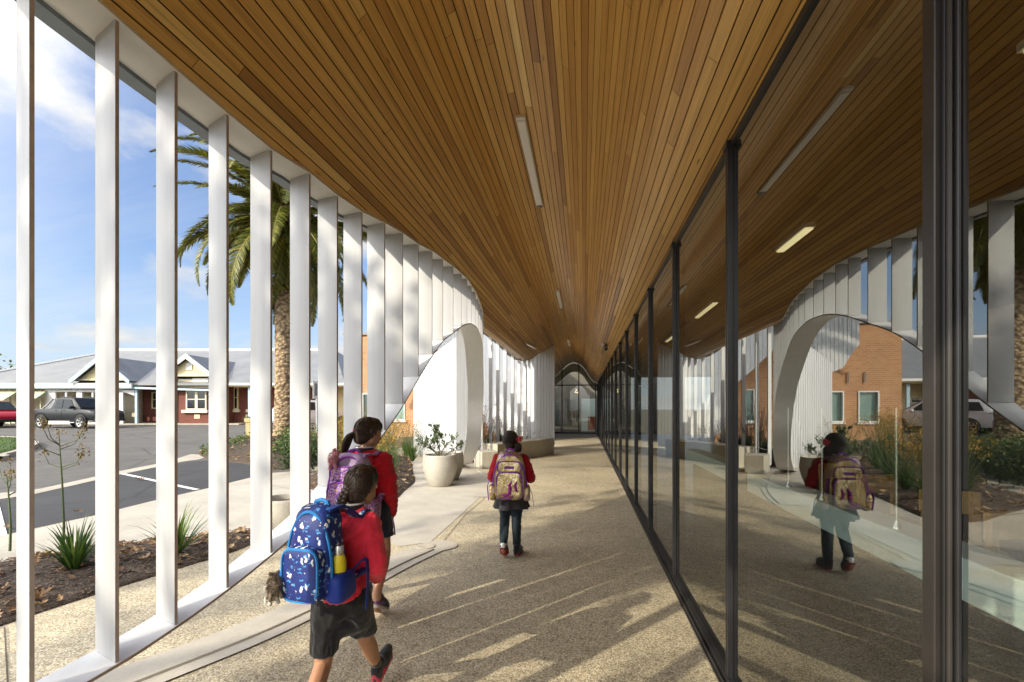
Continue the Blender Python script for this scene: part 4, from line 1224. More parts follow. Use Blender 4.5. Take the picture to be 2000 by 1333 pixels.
paw_clump('lavender', bh4, sp4, ('shrub_leaf', 'lavender_flower'), 'dusky flowering clump behind the concrete bench and far fins', 'plant', 'dusky clumps behind the bench', 200, .85)
sp5 = [(-2.9, 13.25, 1.0), (-3.1, 13.9, 1.1)]
paw_clump('red_shrub', bh4, sp5, ('shrub_leaf', 'red_flower'), 'reddish flowering shrub stems beside the white arch, behind the bench', 'plant', 'reddish shrubs behind the bench', 230, 1.15, True, .7)

def leafy_shrub(name, loc, rad, n, lb, seed, mat='shrub_leaf', leaf=(.07, .035), group=None, cat='shrub', twigs=14, low=.1):
    r = random.Random(seed); t = tag(empty(name, loc), lb, cat, group)
    mb = MB(); mt = MB()
    tips = []
    for k in range(twigs):
        a = r.uniform(0, 6.283); e = r.uniform(.3, 1.35)
        L = r.uniform(.6, 1.0)
        p = Vector((math.cos(a) * math.cos(e) * rad[0] * L, math.sin(a) * math.cos(e) * rad[1] * L, math.sin(e) * rad[2] * L + low))
        mt.tube([(0, 0, -.03), p * .45 + Vector((0, 0, .05)), p], [.014, .009, .004], 5)
        tips.append(p)
    for i in range(n):
        b = r.choice(tips) * r.uniform(.45, 1.08)
        c = b + Vector((r.gauss(0, rad[0] * .17), r.gauss(0, rad[1] * .17), r.gauss(0, rad[2] * .13)))
        if c.z < .01: c.z = .02
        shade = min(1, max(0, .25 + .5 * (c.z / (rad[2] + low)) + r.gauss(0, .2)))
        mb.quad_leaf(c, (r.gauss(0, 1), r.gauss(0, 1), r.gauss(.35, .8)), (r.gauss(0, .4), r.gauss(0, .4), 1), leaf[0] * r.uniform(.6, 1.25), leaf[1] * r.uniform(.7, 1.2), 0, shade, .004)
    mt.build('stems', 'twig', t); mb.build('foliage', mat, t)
    return t
leafy_shrub('leafy_shrub', (-6.5, 10.2, .05), (.55, .55, .95), 1500, 'upright green shrub with orange tipped leaves between the fifth and sixth fins', 31, 'shrub_leaf', (.085, .045), 'shrubs near the palm')
leafy_shrub('leafy_shrub', (-7.2, 11.5, bh3(-7.2, 11.5)), (.8, .8, .8), 1700, 'loose green shrub at the palm side of the footpath', 32, 'shrub_leaf', (.08, .045), 'shrubs near the palm')
leafy_shrub('leafy_shrub', (-7.9, 12.8, bh3(-7.9, 12.8)), (.8, .8, .7), 1500, 'broad green shrub right of the palm trunk', 33, 'shrub_leaf', (.08, .045), 'shrubs near the palm')
leafy_shrub('golden_shrub', (-8.7, 15.7, bh3(-8.7, 15.7)), (.9, .9, .7), 1400, 'golden leaved shrub behind the palm near the sign post', 34, 'gold_flower', (.07, .04), 'shrubs near the palm')
leafy_shrub('golden_shrub', (-7.0, 13.6, T(-7, 13.6)), (.8, .8, .9), 1300, 'golden leaved shrub beside the footpath beyond the purple backpack', 35, 'gold_flower', (.07, .04), 'shrubs near the palm')
leafy_shrub('round_shrub', (*uv(-14.6, 27.4)[:2], .28), (.75, .6, .65), 1600, 'small rounded dark green shrub in front of the brick house', 36, 'shrub_leaf', (.12, .07))
# potted shrub
def potted(loc, lb):
    r = random.Random(77); t = tag(empty('potted_shrub', loc), lb, 'shrub'); ms = MB(); ml = MB()
    def br(p, d, L, rad, depth):
        e = p + d * L; m = p.lerp(e, .5) + Vector((r.gauss(0, .02), r.gauss(0, .02), .01))
        ms.tube([p, m, e], [rad, rad * .8, rad * .55], 5)
        if depth == 0 or L < .1:
            pass
        nleaf = int(L * (75 if depth < 2 else 22))
        for i in range(nleaf):
            q = p.lerp(e, r.uniform(.1, 1.05))
            ml.quad_leaf(q + Vector((r.gauss(0, .012), r.gauss(0, .012), r.gauss(0, .012))), (d + Vector((r.gauss(0, .8), r.gauss(0, .8), r.gauss(.1, .6)))), (0, 0, 1), r.uniform(.06, .095), r.uniform(.024, .038), 0, min(1, max(0, r.gauss(.5, .28))), .003)
        if depth:
            for k in range(r.choice((2, 3))):
                nd = (d + Vector((r.gauss(0, .55), r.gauss(0, .45), r.gauss(.15, .35)))).normalized()
                br(p.lerp(e, r.uniform(.55, 1)), nd, L * r.uniform(.55, .8), rad * .6, depth - 1)
    for d, L in (((-.75, .0, .85), .34), ((-.25, .1, 1), .38), ((.45, -.1, .8), .36), ((.85, .1, .62), .34), ((.1, .2, 1), .30), ((-.55, -.3, .7), .30)):
        br(Vector((r.gauss(0, .02), r.gauss(0, .02), 0)), Vector(d).normalized(), L, .010, 2)
    ms.build('branches', 'twig', t); ml.build('leaves', 'olive_leaf', t)
potted((-2.74, 9.02, .52), 'small open branched green shrub growing in the front concrete planter')
# ground cover on the palm mound
mb = MB(); r2 = random.Random(44)
for i in range(9000):
    x = r2.uniform(-13.4, -7); y = r2.uniform(10.6, 19.4)
    if not inside((x, y), BED3): continue
    d = mnoise.noise(Vector((x * .55, y * .55, 3.)))
    if d < -.05 + r2.gauss(0, .12): continue
    z = bh3(x, y) + abs(r2.gauss(0, .07)) + .08 * max(0, d)
    mb.quad_leaf((x, y, z), (r2.gauss(0, 1), r2.gauss(0, 1), r2.gauss(.2, .5)), (0, 0, 1), r2.uniform(.07, .13), r2.uniform(.05, .08), 0, min(1, max(0, r2.gauss(.55, .25))), .006)
tag(mb.build('ground_cover', 'strap_leaf'), 'low green creeping ground cover over the palm mound', 'ground cover', kind='stuff')

# ------------------------------------------------------------------ palm
def m_palmtrunk():
    t = NT('palm_bark')
    v = t.coords('Object')
    sep = t.n('ShaderNodeSeparateXYZ'); t.l(v, sep.inputs[0])
    ang = t.math('ARCTAN2', sep.outputs[1], sep.outputs[0])
    cb = t.n('ShaderNodeCombineXYZ'); t.l(t.math('MULTIPLY', ang, 2.6), cb.inputs[0]); t.l(t.math('MULTIPLY', sep.outputs[2], 11.), cb.inputs[1])
    vo = t.n('ShaderNodeTexVoronoi'); vo.inputs['Scale'].default_value = 1.; t.l(cb.outputs[0], vo.inputs['Vector'])
    n1 = t.noise(v, 5, 5, .7)
    col = t.ramp(vo.outputs['Distance'], [(.1, (.48, .37, .23)), (.45, (.36, .26, .155)), (.8, (.13, .09, .055))])
    col = t.mix(.6, col, t.ramp(n1.outputs['Fac'], [(.3, (.6, .58, .55)), (.7, (1.2, 1.15, 1.05))]), 'MULTIPLY')
    t.bsdf(col, .9, bump=t.math('SUBTRACT', 1., vo.outputs['Distance']), bump_s=1., bump_d=.06)
m_palmtrunk()
simple('frond_stalk', (.30, .25, .07), .5, var=.25)
def palm(loc, H, rt, lb):
    t = tag(empty('palm_tree', loc), lb, 'palm tree')
    r = random.Random(5)
    mb = MB(); vs = []; fs = []; seg = 40; n = int(H / .045)
    for i in range(n + 1):
        z = -.3 + (H + .3) * i / n
        rad = rt * (1.28 if z < .1 else 1 + .20 * math.exp(-z * 1.6)) * (1 + .12 * sm((z - H + 1.4) / .5) - .12 * sm((z - H + .5) / .5))
        for k in range(seg):
            a = 6.2832 * k / seg
            ph = (k * 9 / seg + (i % 4) / 4. * .5 + (i // 4 % 2) * .5) % 1
            bump = .035 * ((i % 4) / 4.) + .02 * mnoise.noise(Vector((math.cos(a) * 3, math.sin(a) * 3, z * 6)))
            vs.append((rad * math.cos(a) * (1 + bump * 1.6), rad * math.sin(a) * (1 + bump * 1.6), z))
    for i in range(n):
        for k in range(seg): fs.append((i * seg + k, i * seg + (k + 1) % seg, (i + 1) * seg + (k + 1) % seg, (i + 1) * seg + k))
    mb.add(vs, fs); mb.build('trunk', 'palm_bark', t)
    # stubs of cut fronds
    mb = MB()
    for i in range(150):
        a = r.uniform(0, 6.283); z = H - r.uniform(-.25, 1.3); e = r.uniform(.2, .9)
        rr = rt * 1.0
        p = Vector((math.cos(a) * rr, math.sin(a) * rr, z)); d = Vector((math.cos(a) * math.cos(e), math.sin(a) * math.cos(e), math.sin(e)))
        mb.tube([p, p + d * r.uniform(.18, .4)], [.05, .03], 5)
    mb.build('frond_stubs', 'palm_bark', t)
    # eight frond shapes
    protos = []
    for s_ in range(8):
        rr = random.Random(50 + s_); L = rr.uniform(3.45, 4.1); m1 = MB(); K = 26
        pts = []; p = Vector((0, 0, 0)); droop = .55 + .14 * s_
        for k in range(K + 1):
            tt = k / K; e = -droop * tt**1.35 * 1.25
            pts.append(p.copy()); p = p + Vector((math.cos(e), 0, math.sin(e))) * L / K
        m1.tube(pts, [.034 * (1 - .9 * k / K) + .004 for k in range(K + 1)], 5, 1)
        for k in range(190):
            tt = .10 + .90 * k / 190; i = min(int(tt * K), K - 1); q = pts[i].lerp(pts[i + 1], tt * K - i); tg = (pts[i + 1] - pts[i]).normalized()
            upv = Vector((-tg.z, 0, tg.x))
            ll = .50 * math.sin(math.pi * min(1, tt * .82 + .16)) ** .7 * rr.uniform(.85, 1.1)
            for sd in (-1, 1):
                d = (tg * rr.uniform(.62, .85) + Vector((0, sd, 0)) * rr.uniform(.75, .95) + upv * rr.uniform(.05, .42) - Vector((0, 0, .12))).normalized()
                sag = q + d * ll + Vector((0, 0, -.10 * ll))
                wv = tg * .032
                mid = q + d * ll * .5 + Vector((0, 0, .01))
                tn = min(1, max(0, rr.gauss(.48, .22)))
                m1.add([q - wv * .5, q + wv * .5, mid + wv * .6, sag, mid - wv * .6], [(0, 1, 2, 3, 4)], 0, tn)
        protos.append(m1)
    meshes = []
    def place(o, a, e, roll, base):
        o.parent = t
        d = Matrix.Rotation(a, 4, 'Z') @ Matrix.Rotation(-e, 4, 'Y') @ Matrix.Rotation(roll, 4, 'X')
        o.matrix_local = Matrix.Translation(base) @ d
    first = []
    NF = 96
    for i in range(NF):
        u = i / NF
        a = i * 2.39996 + r.gauss(0, .12)
        e = R(78) - R(150) * u ** 1.12 + r.gauss(0, .08)
        base = Vector((math.cos(a) * rt * .55, math.sin(a) * rt * .55, H + .55 - .95 * u))
        s_ = i % 8
        if len(first) < 8:
            o = protos[s_].build('frond', ['palm_leaf', 'frond_stalk']); first.append(o)
        else:
            o = first[s_].copy(); COL.objects.link(o)
        place(o, a, e, r.gauss(0, .25), base)
        sc = 1.0 if u < .8 else .85
        o.scale = (sc, sc, sc)
    # hanging dead fronds
    return t
palm((-10.3, 15.5, bh3(-10.3, 15.5) - .02), 7.55, .31, 'tall date palm with thick rough trunk and arching fronds beyond the fins')
# ------------------------------------------------------------------ old brick house across the road (built in its own frame: x right, y away, z up)
def house():
    h = tag(empty('brick_house', (*uv(0, 0)[:2], 0), YAW), 'old red brick house with grey iron roof, yellow gables and verandah across the road', 'house')
    V = 33.4; K = V / 944.4
    U = lambda px: (px - 1000) * K
    Z = lambda py: 1.5 + (797 - py) * K
    g = .36
    # walls
    mb = MB(); mb.box(U(232), U(345), 35.6, 43, g, 2.9)                         # recessed verandah wall
    mb.box(U(345), U(432), 33.6, 43, g, 3.15)                                    # gabled bay
    mb.box(U(432), U(600), 35.0, 43, g, 3.15); mb.build('wall', 'red_brick', h)
    mb = MB(); mb.box(U(-150), U(228), 35.2, 43, g, 2.9); mb.box(U(345) - .01, U(432) + .01, 33.57, 33.8, 2.75, 3.5); mb.build('rendered_wall', 'cream_paint', h)
    mb = MB(); mb.box(U(600), U(672), 35.6, 42, g, 3.1); mb.build('rendered_wall', 'yellow_paint', h)
    mb = MB(); mb.box(U(230), U(470), 33.2, 35.6, g - .3, g + .06); mb.build('verandah_floor', 'kerb_concrete', h)
    # verandah fascia (left), openings below
    mb = MB(); mb.box(U(-150), U(266), V - .44, V - .31, Z(757.5), Z(749.5)); mb.build('fascia', 'white_paint', h)
    mb = MB(); mb.box(U(-150), U(266), V - .40, V - .33, Z(759.5), Z(757.5) - .002); mb.build('fascia_trim', 'pale_blue_paint', h)
    mb = MB()
    # white screen wall with square openings
    segs = [(88, 108), (127, 130), (149, 160), (179, 182), (212, 240)]
    mb.box(U(88), U(240), V, V + .12, Z(766), Z(761) - .003)
    for a, b in segs: mb.box(U(a), U(b), V, V + .12, Z(779), Z(766) - .003)
    mb.box(U(88), U(240), V, V + .12, g, Z(779) - .003)
    mb.build('verandah_screen', 'white_paint', h)
    mb = MB(); arc = [(U(232), Z(762)), (U(262), Z(762)), (U(262), Z(773))] + [(U(262 - 30 * t), Z(773 - 7 * math.sin(math.pi * (t * .5 + .0)))) for t in np.linspace(.1, 1, 8)]
    mb.prism(arc, V, V + .1, 0, 'Y'); mb.build('arched_bracket', 'white_paint', h)
    for px in (266, 487, 649): 
        mb = MB(); mb.box(U(px) - .08, U(px) + .08, V - .02, V + .14, g - .2, Z(757)); mb.build('verandah_post', 'pale_blue_paint', h)
    # awnings
    for a, b in ((-60, 36), (61, 92)):
        mb = MB(); mb.prism([(V - 1.0, Z(782)), (V - .02, Z(764)), (V, Z(764)), (V, Z(766)), (V - .98, Z(784))], U(a), U(b), 0, 'X'); mb.build('awning', 'striped_awning', h)
    mb = MB()
    for a in range(-150, 96, 12): mb.box(U(a), U(a) + .06, V - .01, V + .06, g, Z(762))
    mb.build('verandah_rail', 'cream_paint', h)
    # windows
    def window(px0, px1, py0, py1, v, fr='yellow_paint', sill=True, mull=True):
        k = v / 944.4; u0, u1 = (px0 - 1000) * k, (px1 - 1000) * k; z0, z1 = 1.5 + (797 - py1) * k, 1.5 + (797 - py0) * k
        f = MB(); w_ = .09
        f.box(u0, u0 + w_, v - .06, v + .05, z0, z1); f.box(u1 - w_, u1, v - .06, v + .05, z0, z1); f.box(u0 + w_, u1 - w_, v - .06, v + .05, z1 - w_, z1); f.box(u0 + w_, u1 - w_, v - .06, v + .05, z0, z0 + w_)
        f.box(u0 + w_, u1 - w_, v - .04, v + .03, (z0 + z1) / 2 + .03, (z0 + z1) / 2 + .09)
        if mull: f.box((u0 + u1) / 2 - .09, (u0 + u1) / 2 + .09, v - .05, v + .05, z0 + w_, z1 - w_)
        o = f.build('window', fr, h)
        p = MB(); p.add([(u0 + w_, v - .012, z0 + w_), (u1 - w_, v - .012, z0 + w_), (u1 - w_, v - .012, z1 - w_), (u0 + w_, v - .012, z1 - w_)], [(0, 1, 2, 3)]); p.build('pane', 'window_glass', o)
        b = MB(); b.box(u0 + .03, u1 - .03, v + .02, v + .04, z0 + .03, z1 - .03); b.build('dark_backing', 'dark_interior', o)  # dark sheet filling the opening behind the pane
        if sill:
            s_ = MB(); s_.box(u0 - .25, u1 + .12, v - .16, v + .02, z0 - .20, z0 - .003); s_.build('sill', 'cream_paint', o)
    window(364, 404, 763, 801, 33.55, 'cream_paint')
    window(446, 466, 757, 800, 34.95)
    window(489, 520, 762, 800, 34.95)
    window(297, 330, 766, 799, 35.55, 'yellow_paint', False, False)
    window(612, 645, 778, 790, 35.55, 'cream_paint', False)
    mb = MB(); mb.box(U(376), U(387), 33.57, 33.62, Z(818), Z(810)); mb.build('air_vent', 'yellow_paint', h)
    mb = MB(); mb.box(U(455), U(463), 34.97, 35.02, Z(817), Z(811)); mb.build('air_vent', 'yellow_paint', h)
    # roofs
    E = .0
    mb = MB()
    RZ = 1.5 + (797 - 685) / 944.4 * 43
    rl, rr = (232 - 1000) / 944.4 * 43, (655 - 1000) / 944.4 * 43
    el, er = U(-30) - 3, U(676)
    e0 = Z(750)
    # front slope, left hip, right hip, back slope
    P_ = [(el, V - .3, e0), (er, V - .3, e0), (rr, 43, RZ), (rl, 43, RZ), (el, 52, e0), (er, 52, e0)]
    P_ += [(p[0], p[1], p[2] - .12) for p in P_]
    mb.add(P_, [(0, 1, 2, 3), (0, 3, 4), (1, 5, 2), (3, 2, 5, 4), (6, 9, 8, 7), (0, 6, 7, 1)])
    mb.build('roof', 'roof_iron', h)
    mb = MB(); mb.tube([(rl - .1, 43, RZ + .04), (rr + .1, 43, RZ + .04)], .13, 8); mb.tube([(rl, 43, RZ + .04), (el, V - .3, e0 + .05)], .11, 6); mb.build('ridge_cap', 'white_paint', h)
    mb = MB(); mb.box(U(440), U(676), V - .42, V - .28, e0 - .12, e0 + .03); mb.build('gutter', 'white_paint', h)
    mb = MB(); mb.box(U(440), U(676), V - .26, V + 1.6, e0 - .20, e0 - .14); mb.build('eave_lining', 'yellow_paint', h)
    # skillion over the side verandah
    mb = MB(); mb.add([(U(262), V - .25, Z(756)), (U(432), V - .25, Z(762)), (U(432), 35.8, Z(748)), (U(262), 35.8, Z(742))], [(0, 1, 2, 3)])
    mb.build('verandah_roof', 'roof_iron', h)
    mb = MB(); mb.add([(U(262), V - .30, Z(756)), (U(432), V - .30, Z(762)), (U(432), V - .30, Z(765)), (U(262), V - .30, Z(760)), (U(262), V - .2, Z(756)), (U(432), V - .2, Z(762)), (U(432), V - .2, Z(765)), (U(262), V - .2, Z(760))], [(3, 2, 1, 0), (0, 1, 5, 4), (7, 6, 2, 3), (4, 5, 6, 7)]); mb.build('verandah_gutter', 'pale_blue_paint', h)
    for (pxc, py_, half, pye, vf, vb, low) in ((203, 696, 58, 745, V - .2, 38.6, 746), (370, 693.5, 56, 737, V - .15, 39.4, 735)):
        k = vf / 944.4; uc = (pxc - 1000) * k; zp = 1.5 + (797 - py_) * k; ze = 1.5 + (797 - pye) * k; hw = half * k
        mb = MB(); mb.add([(uc - hw, vf - .35, ze), (uc, vf - .35, zp), (uc, vb, zp), (uc - hw, vb, ze), (uc + hw, vf - .35, ze), (uc + hw, vb, ze)], [(0, 1, 2, 3), (1, 4, 5, 2)]); mb.build('gable_roof', 'roof_iron', h)
        mb = MB(); w_ = .30
        for sd in (-1, 1):
            a = Vector((uc + sd * hw, 0, ze)); b = Vector((uc, 0, zp)); 
            vs = []
            for yy in (vf - .42, vf - .34): vs += [(a.x, yy, a.z + .05), (b.x, yy, b.z + .05), (b.x, yy, b.z - w_), (a.x, yy, a.z - w_ + .06)]
            mb.add(vs, [(0, 1, 2, 3), (7, 6, 5, 4), (0, 4, 5, 1), (2, 6, 7, 3), (3, 7, 4, 0)])
        mb.build('barge_board', 'pale_blue_paint' if pxc < 300 else 'white_paint', h)
        mb = MB(); s_ = .88
        mb.prism([(uc - hw * s_, ze + .05), (uc + hw * s_, ze + .05), (uc, zp - .25)], vf, vf + .12, 0, 'Y'); mb.build('gable_wall', 'yellow_paint', h)
        mb = MB(); mb.box(uc - hw * .85, uc + hw * .85, vf - .06, vf - .003, ze + .05, ze + .17); mb.build('gable_band', 'cream_paint', h)
        mb = MB(); mb.box(uc - .22, uc + .22, vf - .05, vf - .003, zp - 1.05, zp - .55)
        for q in range(5): mb.box(uc - .2, uc + .2, vf - .075, vf - .052, zp - 1.03 + q * .095, zp - .97 + q * .095)
        mb.build('louvre_vent', 'white_paint', h)
    mb = MB(); mb.box(U(374), U(404), 33.5, 33.56, Z(748), Z(739)); mb.build('gable_panel', 'white_paint', h)
    # far right gable end
    mb = MB(); uc = U(664); mb.add([(uc - .9, 36, Z(745)), (uc, 36, Z(700)), (uc + 3.2, 36, Z(745)), (uc - .9, 44, Z(745)), (uc, 44, Z(700)), (uc + 3.2, 44, Z(745))], [(0, 1, 4, 3), (1, 2, 5, 4)]); mb.build('gable_roof', 'roof_iron', h)
house()
pg = tag(empty('white_pergola', (*uv(-37.5, 38)[:2], 0), YAW), 'white slatted pergola at the far left beyond the house verandah', 'pergola')
mb = MB()
for k in range(8): mb.box(-3 + k * .55, -2.85 + k * .55, -1, 1.4, 3.9, 4.05)
mb.box(-3.2, 1.6, -1.05, -.95, 3.75, 3.895); mb.box(-3.2, 1.6, 1.3, 1.4, 3.75, 3.895); mb.build('slats', 'white_paint', pg)
for x in (-1.4, 1.2):
    mb = MB(); mb.box(x - .06, x + .06, -1.0, -.9, 0, 3.745); mb.build('post', 'white_paint', pg)
def far_tree(u, v, H, rad, lb, seed, n=1500, leaf=(.5, .3)):
    x, y, _ = uv(u, v); r = random.Random(seed)
    t = tag(empty('broadleaf_tree', (x, y, T(x, y))), lb, 'tree')
    mb = MB(); mb.tube([(0, 0, -.3), (.1, 0, H * .35), (.0, .1, H * .7)], [rad * .09, rad * .07, rad * .03], 8)
    for k in range(6):
        a = k * 1.05; mb.tube([(0, 0, H * (.3 + .05 * k)), (math.cos(a) * rad * .6, math.sin(a) * rad * .6, H * (.55 + .05 * k))], [rad * .04, rad * .012], 6)
    mb.build('trunk', 'twig', t)
    mb = MB(); cl = [(r.gauss(0, rad * .42), r.gauss(0, rad * .42), H * r.uniform(.42, .92)) for _ in range(16)]
    for i in range(n):
        c = r.choice(cl); p = Vector((c[0] + r.gauss(0, rad * .22), c[1] + r.gauss(0, rad * .22), c[2] + r.gauss(0, rad * .18)))
        mb.quad_leaf(p, (r.gauss(0, 1), r.gauss(0, 1), r.gauss(0, .6)), (0, 0, 1), leaf[0] * r.uniform(.6, 1.2), leaf[1], 0, min(1, max(0, .3 + .4 * (p.z - H * .4) / (H * .5) + r.gauss(0, .2))), .02)
    mb.build('crown', 'shrub_leaf', t)
    return t
far_tree(-57, 55, 5.6, 4.0, 'distant dark tree top just showing over the pergola roof', 3, 900)

# ------------------------------------------------------------------ vehicles
def m_carpaint(name, c):
    t = NT(name); v = t.coords('Object'); n1 = t.noise(v, 2, 4)
    col = t.ramp(n1.outputs['Fac'], [(.3, tuple(x * .9 for x in c)), (.7, tuple(min(1, x * 1.1) for x in c))])
    t.bsdf(col, .40, 0., coat=.08, spec=.3)
m_carpaint('grey_paint', (.013, .015, .018)); m_carpaint('red_paint', (.34, .008, .022)); m_carpaint('silver_paint', (.55, .57, .60)); m_carpaint('blue_paint', (.10, .14, .22))
simple('tyre_rubber', (.02, .02, .02), .85); simple('alloy', (.60, .60, .58), .3, metal=.9); simple('trim_black', (.018, .018, .018), .5); m_emit('lamp_lens', (.8, .82, .85), .35)
simple('tail_red', (.35, .01, .01), .3)
def wheel(parent, x, y, r=.37, w=.24, side=-1):
    o = tag(MB().lathe([(r * .70, -w / 2), (r * .93, -w / 2), (r, -w * .36), (r, w * .36), (r * .93, w / 2), (r * .70, w / 2)], 28).build('wheel', 'tyre_rubber', parent, smooth=True))
    o.location = (x, y, r); o.rotation_euler = (R(90), 0, 0)
    m = MB(); m.lathe([(.001, .03), (r * .16, .03), (r * .16, .0), (.001, 0)], 16); m.lathe([(r * .72, -w * .48), (r * .72, w * .48)], 28); m.lathe([(r * .72, w * .44), (r * .62, w * .40), (r * .62, w * .3)], 28)
    for k in range(5):
        a = k * 2 * math.pi / 5
        for da in (-.13, .13):
            m.tube([(.05 * math.cos(a), .05 * math.sin(a), w * .30), (r * .68 * math.cos(a + da), r * .68 * math.sin(a + da), w * .40)], r * .065, 6)
    m.build('rim', 'alloy', o, smooth=True)
    d = MB(); d.lathe([(.001, -.01), (r * .71, -.01), (r * .71, .01), (.001, .01)], 24); d.build('brake_disc', 'trim_black', o)
    return o
def loft_body(mb, stations, mi=0):
    """stations: (x, [(half_width, z)...]) mirrored about y=0"""
    n = len(stations[0][1]); vs = []
    for x, pr in stations:
        vs += [(x, -w_, z) for w_, z in pr] + [(x, w_, z) for w_, z in reversed(pr)]
    m = 2 * n; fs = []
    for i in range(len(stations) - 1):
        for k in range(m): fs.append((i * m + k, (i + 1) * m + k, (i + 1) * m + (k + 1) % m, i * m + (k + 1) % m))
    fs += [tuple(range(m)), tuple((len(stations) - 1) * m + k for k in range(m))[::-1]]
    mb.add(vs, fs, mi)
def ute(loc, rz):
    t = tag(empty('utility_truck', loc, rz), 'dark grey dual cab utility truck with chrome sports bar parked across the road', 'truck')
    mb = MB()
    def pr(w0, w1, z0, z1): return [(w0 * .93, z0), (w1, z0 + .18), (w1 * 1.0, (z0 + z1) / 2 + .1), (w1 * .985, z1 - .06), (w1 * .95, z1)]
    loft_body(mb, [(-2.60, pr(.86, .90, .52, 1.08)), (-2.54, pr(.90, .93, .42, 1.12)), (-1.2, pr(.92, .95, .42, 1.14)), (-.55, pr(.92, .95, .42, 1.14)), (.9, pr(.92, .95, .42, 1.13)), (1.35, pr(.92, .95, .42, 1.12)), (2.1, pr(.92, .94, .44, 1.06)), (2.42, pr(.86, .88, .42, .99)), (2.58, pr(.76, .80, .46, .86))])
    mb.build('body', 'grey_paint', t, smooth=30, bevel=.02)
    mb = MB()   # cab
    def pc(wb, wt, zt): return [(wb, 1.10), (wb * .99, 1.18), (wt * 1.02, zt - .12), (wt * .94, zt - .02), (wt * .7, zt)]
    loft_body(mb, [(-.92, pc(.90, .88, 1.2)), (-.68, pc(.90, .78, 1.76)), (-.35, pc(.90, .77, 1.83)), (.45, pc(.90, .77, 1.82)), (.72, pc(.90, .77, 1.75)), (1.42, pc(.88, .86, 1.17))])
    mb.build('cab', 'grey_paint', t, smooth=30)
    for sd in (-1, 1):
        for q in ([(-.60, 1.19), (.02, 1.19), (.02, 1.70), (-.50, 1.70)], [(.10, 1.19), (.98, 1.19), (.62, 1.68), (.10, 1.70)]):
            mb = MB()
            def yy(z): return sd * (.905 - (z - 1.18) / .58 * .115 + .006)
            mb.add([(x, yy(z), z) for x, z in q], [(0, 1, 2, 3)] if sd < 0 else [(3, 2, 1, 0)]); mb.build('side_window', 'car_glass', t)
        mb = MB(); mb.box(-.55, 1.05, sd * .90 - .07, sd * .90 + .07, .30, .36); mb.build('side_step', 'alloy', t, bevel=.02)
        mb = MB(); mb.superq((.92, sd * 1.02, 1.22), (.07, .12, .09), .6, u=14, v=8); mb.build('mirror', 'trim_black', t, smooth='all')
        mb = MB(); mb.tube([(-1.75, sd * .80, 1.13), (-1.35, sd * .80, 1.35), (-.92, sd * .76, 1.72), (-.80, sd * .74, 1.76), (-.80, sd * .74, 1.14)], .04, 8); mb.build('sports_bar', 'alloy', t, smooth=True)
        for x in (-1.62, 1.55):
            mb = MB(); vs = []; fs = []
            for k in range(13):
                a = math.pi * k / 12
                for rr, y_ in ((.42, .935), (.50, .965)): vs.append((x + rr * math.cos(a), sd * y_, .40 + rr * math.sin(a)))
            fs = [(2 * k, 2 * k + 1, 2 * k + 3, 2 * k + 2) for k in range(12)]
            mb.add(vs, fs); mb.build('wheel_arch', 'grey_paint', t)
            mb = MB(); mb.lathe([(.001, 0), (.43, 0), (.43, .006), (.001, .006)], 24); o = mb.build('wheel_well', 'seal_black', t); o.location = (x, sd * .955, .40); o.rotation_euler = (R(90), 0, 0)
            w_ = wheel(t, x, sd * .87); 
            if sd > 0: w_.rotation_euler = (R(-90), 0, 0)
            w_.location.y = sd * .90
        mb = MB(); mb.prism([(2.12, .90), (2.45, .86), (2.44, .98), (2.12, 1.02)], sd * .83, sd * .90, 0, 'Y'); mb.build('headlight', 'lamp_lens', t)
        for x in (-.48, .18):
            mb = MB(); mb.box(x, x + .16, sd * .955 - .012, sd * .955 + .012, 1.02, 1.05); mb.build('door_handle', 'trim_black', t, bevel=.005)
        mb = MB(); mb.box(.055, .065, sd * .957 - .003, sd * .957 + .003, .45, 1.12); mb.build('door_seam', 'seal_black', t)
    mb = MB(); mb.add([(1.40, -.80, 1.19), (1.40, .80, 1.19), (.76, .70, 1.73), (.76, -.70, 1.73)], [(0, 1, 2, 3)]); 
    for i, p in enumerate(mb.v): mb.v[i] = (p[0] + .012, p[1], p[2] + .012)
    mb.build('windscreen', 'car_glass', t)
    mb = MB(); mb.box(2.53, 2.60, -.55, .55, .62, .84); mb.build('grille', 'trim_black', t, bevel=.01)
    mb = MB(); mb.box(2.38, 2.62, -.82, .82, .40, .58); mb.build('bumper', 'trim_black', t, bevel=.04)
    mb = MB(); mb.box(2.601, 2.61, -.24, .24, .50, .58); mb.build('number_plate', 'sign_white', t)
    mb = MB()
    for sd in (-1, 1): mb.tube([(-.5, sd * .60, 1.845), (.4, sd * .60, 1.845)], .02, 6)
    mb.build('roof_rail', 'trim_black', t)
ux, uy, _ = uv(-25.7, 28.9); fx, fy = uv(-25.08, 28.2)[:2]; bx, by = uv(-28.19, 29.0)[:2]
hd = math.atan2(fy - by, fx - bx)
mx, my = (fx + bx) / 2 - .9 * math.sin(hd) + 0, (fy + by) / 2 + .9 * math.cos(hd)
ute((mx, my, T(mx, my)), hd)
